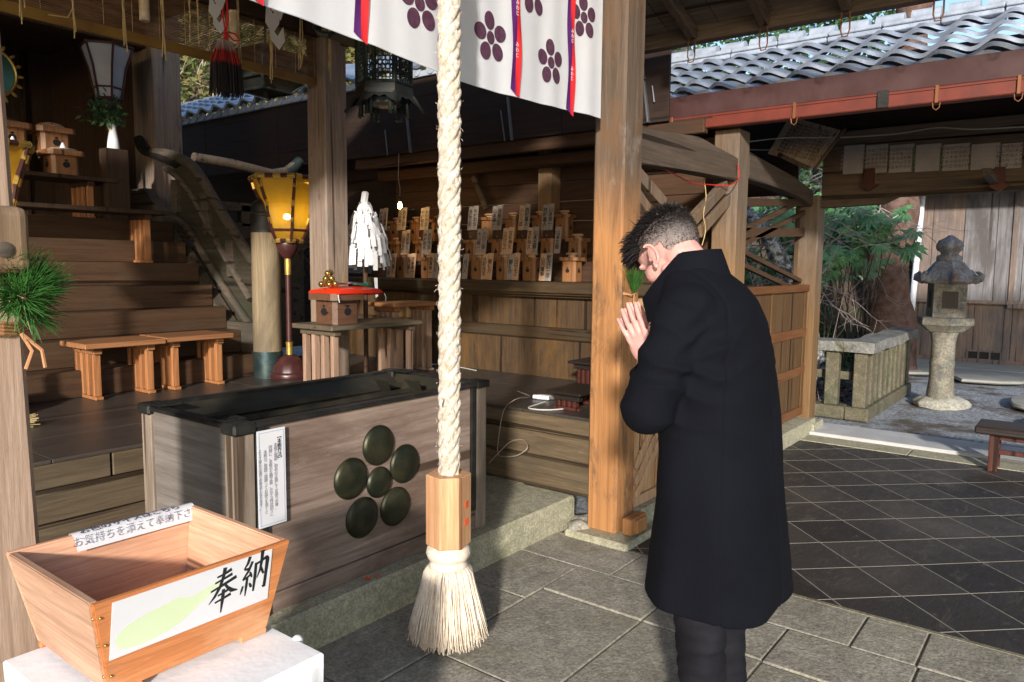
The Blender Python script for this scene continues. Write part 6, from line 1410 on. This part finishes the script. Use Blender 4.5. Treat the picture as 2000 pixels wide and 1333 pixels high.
# bamboo grass and ground cover on the bank (uncountable)
random.seed(77)
g = M(); n = 0
while n < 3400:
    px, py = random.uniform(1440, 1800), random.uniform(470, 700); X = random.uniform(9.4, 12.9); p = at(px, 520, X=X); zg = gz(p.x, p.y)
    if p.y < 2.45: continue
    z = zg+random.uniform(0, .45)*random.random(); 
    if random.random() > .30+.7*(noise.noise(V((p.x*1.3, p.y*1.3, 4)))+.35): continue
    g.leaf((p.x, p.y, z), (random.gauss(-.3, .5), random.gauss(0, .5), random.uniform(-.3, .9)), (random.gauss(0, 1), random.gauss(0, 1), 1), random.uniform(.10, .22), .028); n += 1
tag(g.build('bamboo_grass', 'dark_leaf'), 'dark bamboo grass and ferns covering the garden bank', 'ground cover', kind='stuff')
g = M()
for k in range(7000):
    X = random.uniform(8.0, 13.0); y = random.uniform(1.9, 5.5); 
    if X < 9.9 and y < 3.4 and random.random() < .7: pass
    g.leaf((X, y, gz(X, y)+.0+random.uniform(-.02, .02)), (random.gauss(0, 1), random.gauss(0, 1), random.gauss(0, .3)), (random.gauss(0, .5), random.gauss(0, .5), 1), random.uniform(.05, .10), .035)
tag(g.build('leaf_litter', 'litter_leaf'), 'brown fallen leaves scattered over the garden bank', 'leaf litter', kind='stuff')
# wooded slope behind (one dark mass of evergreen leaves) and the sunlit hill behind the shrine
def cloud(name, label, mats_n, regions, cat):
    g = M()
    for (c, r, n, s) in regions:
        for _ in range(n):
            v = V((random.gauss(0, 1), random.gauss(0, 1), random.gauss(0, 1))).normalized()*(random.random()**.35); q = V((c[0]+v.x*r[0], c[1]+v.y*r[1], c[2]+v.z*r[2]))
            g.leaf(q, (random.gauss(0, 1), random.gauss(0, 1), random.gauss(-.2, .7)), (random.gauss(-.4, 1), random.gauss(-.3, 1), random.gauss(.5, 1)), s*random.uniform(.6, 1.3), s*.5)
    return g.build(name, mats_n)
random.seed(88)
regs = []
for k in range(46): a = radians(random.uniform(7, 27)); d = random.uniform(14.6, 20); x, y = d*cos(a), d*sin(a); regs.append(((x, y, gz(x, y)+random.uniform(.2, 3.6)), (1.0, 1.0, .8), 330, .17))
tag(cloud('evergreen_wood', '', 'dark_leaf', regs, ''), 'dark evergreen wood rising behind the garden bank', 'wood', kind='stuff')
plain('hill_leaf', (.09, .15, .035), .6, c2=(.33, .24, .09), scale=1.3, th=(.38, .62), trans=.25)
plain('hill_twig', (.42, .33, .24), .8)
regs = []
for k in range(150):
    a = radians(random.uniform(41, 66)); d = random.uniform(15, 27); x, y = d*cos(a), d*sin(a); regs.append(((x, y, gz(x, y)+random.uniform(-.2, 1.6)), (.95, .95, .8), 150, .22))
tag(cloud('hillside_wood', '', 'hill_leaf', regs, ''), 'sunlit green and russet wooded hillside seen above the far tiled roof', 'wood', kind='stuff')
g = M()
for k in range(60): a = radians(random.uniform(42, 65)); d = random.uniform(13.5, 22); x, y = d*cos(a), d*sin(a); walk(g, (x, y, gz(x, y)+.3), (random.gauss(0, .5), random.gauss(0, .5), 1), random.uniform(1.0, 2.0), .02, 2, .5)
tag(g.build('hillside_brush', 'hill_twig'), 'pale bare brush scattered on the sunlit hillside', 'brush', kind='stuff')
# ================================================================== THE PRAYING MAN
PX, PY = 2.045, .812
man = thing('person', 'man in a long dark navy coat and black jeans bowing with hands pressed together', 'person', (PX, PY, 0), radians(2))
def remesh(g, vox, smooth_it=3, fac=.5):
    me = bpy.data.meshes.new('tmp'); bmesh.ops.recalc_face_normals(g.bm, faces=g.bm.faces); g.bm.to_mesh(me); g.bm.free(); o = bpy.data.objects.new('tmp', me); COL.objects.link(o)
    r = o.modifiers.new('r', 'REMESH'); r.mode = 'VOXEL'; r.voxel_size = vox
    s = o.modifiers.new('s', 'SMOOTH'); s.iterations = smooth_it; s.factor = fac
    dg = bpy.context.evaluated_depsgraph_get(); dg.update(); m2 = bpy.data.meshes.new_from_object(o.evaluated_get(dg)); bpy.data.objects.remove(o); bpy.data.meshes.remove(me); return m2
def finish(me, name, mat, parent):
    me.name = name; me.materials.clear(); me.materials.append(MATS[mat])
    for p in me.polygons: p.use_smooth = True
    o = bpy.data.objects.new(name, me); COL.objects.link(o); o.parent = parent; return o
# head frame: origin in the middle of the skull, y' = where the face points, z' = crown
HC = V((0.005, .176, 1.495)); HT = radians(-44)
HM = Matrix.Translation(HC) @ rotm(radians(-20), 'Z') @ rotm(HT, 'X')
HM = HM @ Matrix.Scale(1.05, 4)
def hp(x, y, z): return HM @ V((x, y, z))
HR = rotm(radians(-20), 'Z') @ rotm(HT, 'X')
g = M()
g.ell(hp(0, -.012, .022), (.074, .095, .085), HR, 32, 22); g.ell(hp(0, .02, .035), (.068, .075, .065), HR, 24, 16)
g.ell(hp(0, .022, -.035), (.061, .068, .075), HR, 24, 16); g.ell(hp(0, .035, -.075), (.047, .052, .042), HR, 20, 14)
g.ell(hp(0, .073, -.100), (.022, .018, .018), HR, 14, 10)
for s in (-1, 1):
    g.ell(hp(s*.045, .045, -.035), (.022, .032, .028), HR, 14, 10); g.cap(hp(s*.052, .0, -.065), hp(s*.022, .065, -.098), .016, .015)
    g.ell(hp(s*.030, .074, .012), (.024, .012, .008), HR, 12, 8); g.ell(hp(s*.031, .071, -.010), (.014, .012, .010), HR, 12, 8)
    # ear: rim, bowl, lobe
    e = [(-.014, -.006, -.012), (-.022, -.022, .012), (-.014, -.030, .030), (.0, -.028, .034), (.010, -.016, .026), (.013, -.004, .004)]
    c = V((s*.073, -.004, -.020)); ring = []
    for k in range(13):
        a = -2.3+4.3*k/12; ring.append(hp(c.x+s*(.010+.008*max(0, -cos(a+.8))), c.y-.004+.019*cos(a)*-1*.9, c.z+.031*sin(a)+.004))
    g.tube(ring, [.0042]*13, 8); g.ell(hp(s*.079, -.007, -.016), (.0075, .017, .027), HR, 12, 10); g.ell(hp(s*.081, .003, -.047), (.0058, .008, .012), HR, 10, 8); g.ell(hp(s*.080, .009, -.022), (.006, .004, .008), HR, 8, 6)
g.cap(hp(0, .082, .000), hp(0, .103, -.035), .008, .0115); g.ell(hp(0, .096, -.040), (.017, .011, .009), HR, 12, 8)
g.ell(hp(0, .082, -.066), (.022, .010, .0055), HR, 12, 8); g.ell(hp(0, .079, -.076), (.019, .010, .006), HR, 12, 8)
# neck, trunk
g.cap(hp(0, -.030, -.040), (0, .085, 1.42), .058, .064, 20); g.cap((0, .08, 1.44), (0, .03, 1.36), .055, .075, 20)
g.ell((0, .0, 1.25), (.15, .095, .16)); g.ell((0, -.01, 1.02), (.135, .09, .16)); g.ell((0, -.02, .86), (.145, .10, .12))
for s in (-1, 1):
    g.cap((s*.08, -.01, .84), (s*.085, .0, .48), .078, .055, 16); g.cap((s*.085, .0, .48), (s*.085, -.02, .09), .053, .036, 16); g.cap((s*.085, -.03, .05), (s*.09, .12, .03), .034, .028, 12)
# arms and hands
WR = {-1: V((-.030, .222, 1.165)), 1: V((.030, .222, 1.165))}; EL = {-1: V((-.272, .098, 1.095)), 1: V((.262, .07, 1.08))}; SH = {-1: V((-.175, .045, 1.345)), 1: V((.175, .045, 1.345))}
HD = V((0, .10, .20)).normalized()        # the way the pressed hands point
for s in (-1, 1):
    g.cap(SH[s], EL[s], .048, .040, 14); g.cap(EL[s], WR[s], .040, .027, 14)
    w_ = WR[s]; x = s*.0145; side = V((0, HD.z, -HD.y))        # side = towards little finger edge (out, away from the chest)
    pc = w_+(HD*.052); pc.x = x
    pm_ = Matrix(((1, 0, 0, 0), (0, side.y, HD.y, 0), (0, side.z, HD.z, 0), (0, 0, 0, 1)))
    g.ell(pc, (.0125, .040, .054), pm_, 18, 14)
    for k in range(4): g.cap(w_+V((x-w_.x, 0, 0))+HD*.01+side*(.018-.012*k)*.7, pc+HD*.040+side*(.0295-.0195*k), .012, .0100, 10)
    for k, (L1, L2, L3, fan) in enumerate([(.030, .020, .018, .14), (.040, .026, .022, .06), (.045, .029, .023, .0), (.041, .025, .022, -.05)]):   # little, ring, middle, index
        b = pc+HD*.042+side*(.0300-.0198*k); d = (HD+side*fan+V((s*.06, 0, 0))).normalized(); r = .0084 if k else .0074
        p1 = b+d*L1; d2 = (d+V((-s*.20, 0, 0))+side*fan*.1).normalized(); p2 = p1+d2*L2; d3 = (d2+V((-s*.04, 0, 0))).normalized(); p3 = p2+d3*L3
        g.cap(b, p1, r*1.08, r, 10); g.ell(p1, (r*1.04,)*3, None, 10, 8); g.cap(p1, p2, r, r*.92, 10); g.cap(p2, p3, r*.93, r*.74, 10)
    tb_ = w_+V((x-w_.x, 0, 0))+HD*.022-side*.022; t1 = tb_+(HD*.75-side*.65).normalized()*.036; t2 = t1+(HD*.98-side*.2).normalized()*.030; t3 = t2+(HD).normalized()*.02
    g.cap(tb_, t1, .0145, .0105, 10); g.cap(t1, t2, .0105, .0095, 10); g.cap(t2, t3, .0095, .0075, 10)
body = finish(remesh(g, .0032, 2, .45), 'body', 'skin', man)
# fingernails on the near hand
# coat -------------------------------------------------------------------------------------------------
def ring(z, cy_, hw, hd, n=72, fold=0, ph=0, cx=0, tilt=0, sq=2.3):
    out = []
    for k in range(n):
        a = 2*pi*k/n; c_, s_ = cos(a), sin(a); r = (abs(c_)**sq+abs(s_)**sq)**(-1/sq); w2 = 1+fold*sin(a*5+ph)+fold*.6*sin(a*9+ph*2)
        out.append(V((cx+hw*r*c_*w2, cy_+hd*r*s_*w2, z+tilt*s_)))
    return out
g = M()
g.loft([ring(.525, -.012, .266, .190, fold=.022, ph=.5, tilt=.010), ring(.64, -.012, .256, .182, fold=.018, ph=.5), ring(.80, -.008, .237, .165, fold=.010, ph=.6), ring(.98, 0, .222, .156, fold=.006), ring(1.10, .008, .222, .152), ring(1.22, .022, .226, .150), ring(1.30, .034, .222, .140, sq=2.1), ring(1.36, .046, .200, .126, sq=2), ring(1.395, .060, .162, .108, sq=2), ring(1.425, .082, .122, .092, sq=2), ring(1.45, .100, .092, .080, sq=2), ring(1.455, .105, .07, .07, sq=2)])
for s in (-1, 1):
    g.ell((s*.168, .040, 1.338), (.070, .080, .070), None, 20, 14)
    sh_, e_, w_ = V((s*.180, .042, 1.335)), EL[s]+V((s*.0, .0, -.012)), WR[s]-HD*.02+V((s*.01, -.012, -.004))
    pts = []; rr = []
    for i in range(13): t = i/12; pts.append(sh_.lerp(e_, t)); rr.append(.074+.0035*sin(t*16+s))
    g.tube(pts, rr, 20); g.ell(e_, (.076, .077, .075), None, 20, 14)
    pts = []; rr = []
    for i in range(13): t = i/12; pts.append(e_.lerp(w_, t)+V((0, 0, -.010*sin(pi*t)))); rr.append(.074+(.052-.074)*t+.003*sin(t*20+s))
    g.tube(pts, rr, 20)
cm = remesh(g, .0065, 6, .5)
def fold_f(q):
    z = q.z; d = 0
    d += .0035*noise.noise(V((q.x*7, q.y*7, q.z*1.6)))*(1 if z < 1.1 else .6)
    d += .006*noise.noise(V((q.x*6+3, q.y*6+q.z*3, q.z*4-q.x*3)))+.003*noise.noise(V((q.x*14, q.y*14+q.z*5, q.z*9)))
    if z > 1.0:      # creases gather at the bent elbow and the armpit
        for s in (-1, 1):
            e_ = V((s*.22, .05, 1.16)); r_ = (q-e_).length; d += .011*math.exp(-(r_/.12)**2)*(1-2*abs(sin((q.z*.9-q.y*.35)*48+s+1.5*noise.noise(q*9))))
            e_ = V((s*.13, .20, 1.12)); r_ = (q-e_).length; d += .008*math.exp(-(r_/.09)**2)*(1-2*abs(sin((q.z+q.y)*55+noise.noise(q*8)*2)))
            e_ = V((s*.19, -.06, 1.25)); r_ = (q-e_).length; d += .007*math.exp(-(r_/.11)**2)*(1-2*abs(sin((q.z*1.2+q.x*s)*34+noise.noise(q*7)*2)))
            # armhole seam
            c_ = V((s*.150, .040, 1.30)); d -= .004*math.exp(-(((q-c_).dot(V((s*.93, 0, .36))))/.005)**2)*(1 if q.z > 1.2 else 0)
    # centre back seam with its vent
    if q.y < -.05 and z < 1.42: d -= .0035*math.exp(-(q.x/.006)**2)
    if z < 1.22:
        an = math.atan2(q.y, q.x)-math.atan2(-.40, -.92); an = (an+pi) % (2*pi)-pi; d -= .0035*math.exp(-(an*.22/.0045)**2)
    return d
nr = [v.normal.copy() for v in cm.vertices]
for v, n_ in zip(cm.vertices, nr): v.co += n_*fold_f(v.co)
coat = finish(cm, 'coat', 'coat_navy', man)
# turned-up collar round the nape, open to the front
g = M(); N = 40
def col(u, v):
    a = radians(-128)+radians(256)*u; b = a-pi/2        # 0 = nape
    R = .085+.028*v*(1.0)-.012*abs(sin(a)); x = R*sin(a)*1.02; y = .118-R*cos(a)*1.08
    front = (abs(a)/radians(128))**1.6; zt = 1.502-.03*front-.11*max(0, abs(a)-1.2); zb = 1.425-.06*front-.08*max(0, abs(a)-1.3)
    z = zt+(zb-zt)*v; return V((x, y+.05*front*(1-v), z))
g.sheet(col, N, 6); m_ = g.build('collar', 'coat_navy', coat, world=False, smooth='all'); md = m_.modifiers.new('thick', 'SOLIDIFY'); md.thickness = .011; md.offset = 1
bv = m_.modifiers.new('round', 'BEVEL'); bv.width = .003; bv.segments = 2
# fold line under the collar
g = M(); g.tube([col(u/30, 1.04)+V((0, 0, -.002)) for u in range(31)], .0035, 6); g.build('collar_fold', 'coat_navy', coat, world=False, smooth='all')
# cuff ends
# jeans ------------------------------------------------------------------------------------------------
g = M()
for s in (-1, 1):
    pts = []; rr = []
    for i in range(60):
        t = i/59; z = .80-.74*t; x = s*(.085+.004*sin(t*5)); y = -.004+.018*sin(t*4)-.012*t; r = .092-.034*t**.8
        cr_ = .0014*sin(t*95+1.2*s+.8*sin(t*23))*math.exp(-((t-.42)/.22)**2)+.0012*sin(t*130)*math.exp(-((t-.95)/.10)**2)+.001*sin(t*60)
        pts.append((x, y, z)); rr.append(r+cr_)
    g.tube(pts, rr, 26)
g.ell((0, -.01, .82), (.16, .12, .10)); jm = remesh(g, .006, 1, .3)
nr = [v.normal.copy() for v in jm.vertices]
for v, n_ in zip(jm.vertices, nr): q = v.co; v.co += n_*(.004*noise.noise(V((q.x*9, q.y*9, q.z*44)))+.0025*noise.noise(V((q.x*20, q.y*20, q.z*45))))
finish(jm, 'jeans', 'denim_black', man)
for s in (-1, 1):
    g = M(); g.loft([[V((s*.09+.048*cos(a)*k*(.9 if sin(a) > 0 else .8), .045+.145*sin(a)*k, z)) for a in [2*pi*i/24 for i in range(24)]] for z, k in ((.001, .96), (.02, 1.0), (.045, .96), (.07, .80))]); g.cap((s*.09, -.03, .08), (s*.088, -.03, .13), .046, .042, 16); g.build('shoe', 'shoe_leather', man, world=False, smooth=True)
# hair -------------------------------------------------------------------------------------------------
# close-cropped sides: short bristles, grey where the scalp shows through, its paleness partly painted flash light
plain('hair_stubble', (.045, .038, .037), .6, 0, .3)
random.seed(61)
g = M(); g2 = M()
def scalp(th, ph_):
    """unit direction in head frame -> point on the scalp"""
    d = V((cos(ph_)*sin(th), cos(ph_)*cos(th), sin(ph_))); q = V((d.x*.0755, d.y*.098-.010, d.z*.0875+.023)); return q, d
n = 0
while n < 7600:
    d = V((random.gauss(0, 1), random.gauss(0, 1), random.gauss(0, 1))).normalized(); q = V((d.x*.0745, d.y*.0965-.010, d.z*.0860+.022))
    el = d.z; front = d.y; side = abs(d.x)
    # hairline: above the ears, down to the nape, up over the forehead
    low = .12 if front > .45 else (.06 if front > .05 else (-.35 if front > -.35 else -.78))
    if front > .72 and el < .28: continue
    if front > .45 and el < .10-.1*side: continue
    if el < low or (side > .75 and -.1 < front < .5 and el < -.02): continue
    if side > .8 and el < -.10 and front > -.35: continue
    top = el > .36+.10*side or (front > .30 and el > .12)
    n += 1; P_ = HM @ q; N_ = (HM.to_3x3() @ d).normalized(); fw = (HM.to_3x3() @ V((0, 1, 0))).normalized(); dn = V((0, 0, -1))
    if top:
        L = random.uniform(.018, .032) if front < .3 else random.uniform(.035, .060)
        dr_ = (N_*1.0+fw*random.uniform(.1, .9)+V((random.gauss(0, .38), random.gauss(0, .38), random.gauss(0, .28)))).normalized(); e_ = P_+dr_*L*.55; f_ = e_+(dr_+dn*.45+V((random.gauss(0, .25), random.gauss(0, .25), 0))).normalized()*L*.5
        g.tube([P_-N_*.004, e_, f_], [.0019, .0015, .0003], 4, cap=False)
    else:
        fade = max(0, min(1, (el+.25)/.65)); L = .004+.016*fade*random.uniform(.6, 1.2)
        if random.random() > .35+.65*fade: continue
        dr_ = (N_*.55+(HM.to_3x3() @ V((0, -.5, -.9)))*.8+V((random.gauss(0, .25), random.gauss(0, .25), random.gauss(0, .25)))).normalized(); g2.tube([P_-N_*.001, P_+dr_*L], [.0010, .0004], 3, cap=False)
for k in range(4200):     # very short stubble lower down
    d = V((random.gauss(0, 1), random.gauss(0, 1), random.gauss(0, 1))).normalized(); q = V((d.x*.0748, d.y*.0968-.010, d.z*.0862+.022))
    if d.z > .5 or d.y > .62 or (d.y > .08 and d.z < .06+.25*d.y) or d.z < (-.80 if d.y < -.3 else -.30) or (abs(d.x) > .85 and d.z < -.16): continue
    P_ = HM @ q; N_ = (HM.to_3x3() @ d).normalized(); dr_ = (N_*.5+(HM.to_3x3() @ V((0, -.4, -1)))+V((random.gauss(0, .2),)*3)).normalized(); g2.tube([P_-N_*.001, P_+dr_*random.uniform(.004, .009)], [.0008, .0004], 3, cap=False)
g.build('hair', 'hair_black', man, world=False); g2.build('cropped_hair', 'hair_stubble', man, world=False)
m_, t_, b_ = _mat('cropped_scalp'); tc_ = _n(t_, 'ShaderNodeTexCoord'); mp_ = _n(t_, 'ShaderNodeMapping'); t_.links.new(tc_.outputs['Object'], mp_.inputs[0]); mp_.inputs['Rotation'].default_value = (radians(-44), 0, 0); mp_.inputs['Scale'].default_value = (1, 1, .3)
sp_ = _n(t_, 'ShaderNodeSeparateXYZ'); t_.links.new(tc_.outputs['Object'], sp_.inputs[0]); mr = _n(t_, 'ShaderNodeMapRange'); mr.inputs[1].default_value = 1.47; mr.inputs[2].default_value = 1.68; t_.links.new(sp_.outputs[2], mr.inputs[0])
ad = _n(t_, 'ShaderNodeMath', operation='MULTIPLY_ADD'); t_.links.new(_noise(t_, mp_.outputs[0], 160, 5, .8), ad.inputs[0]); ad.inputs[1].default_value = .62; t_.links.new(mr.outputs[0], ad.inputs[2])
t_.links.new(_ramp(t_, ad.outputs[0], .32, 1.10, (.50, .36, .32), (.02, .017, .017), [(.52, (.25, .195, .18)), (.70, (.13, .105, .10)), (.86, (.05, .042, .04))]), b_.inputs['Base Color']); b_.inputs['Roughness'].default_value = .65; MATS['cropped_scalp'] = m_  # pale low sides: cropped hair, with flash brightness put into the colour
g = M(); bmesh.ops.create_uvsphere(g.bm, u_segments=140, v_segments=110, radius=1)
for v in list(g.bm.verts):
    d = v.co.normalized(); low = .12 if d.y > .5 else (.04 if d.y > .10 else (-.28 if d.y > -.30 else -.70)); low += .05*noise.noise(d*4)+.05*noise.noise(d*40)
    if d.z < low or (d.y > .70 and d.z < .35): g.bm.verts.remove(v)
    else: v.co = HM @ V((d.x*.0757, d.y*.0978-.011, d.z*.0872+.0215))
g.build('cropped_scalp', 'cropped_scalp', man, world=False, smooth='all')
# scalp cap beneath the long hair so no skin shows through
g = M(); bmesh.ops.create_uvsphere(g.bm, u_segments=40, v_segments=28, radius=1)
for v in list(g.bm.verts):
    d = v.co.normalized()
    if d.z < .36+.10*abs(d.x)-(.26 if d.y > .30 else 0): g.bm.verts.remove(v)
    else: v.co = HM @ V((d.x*.0775, d.y*.1005-.010, d.z*.0895+.023))
g.build('hair_base', 'hair_black', man, world=False, smooth='all')
print('TOTAL objects', len(bpy.data.objects))
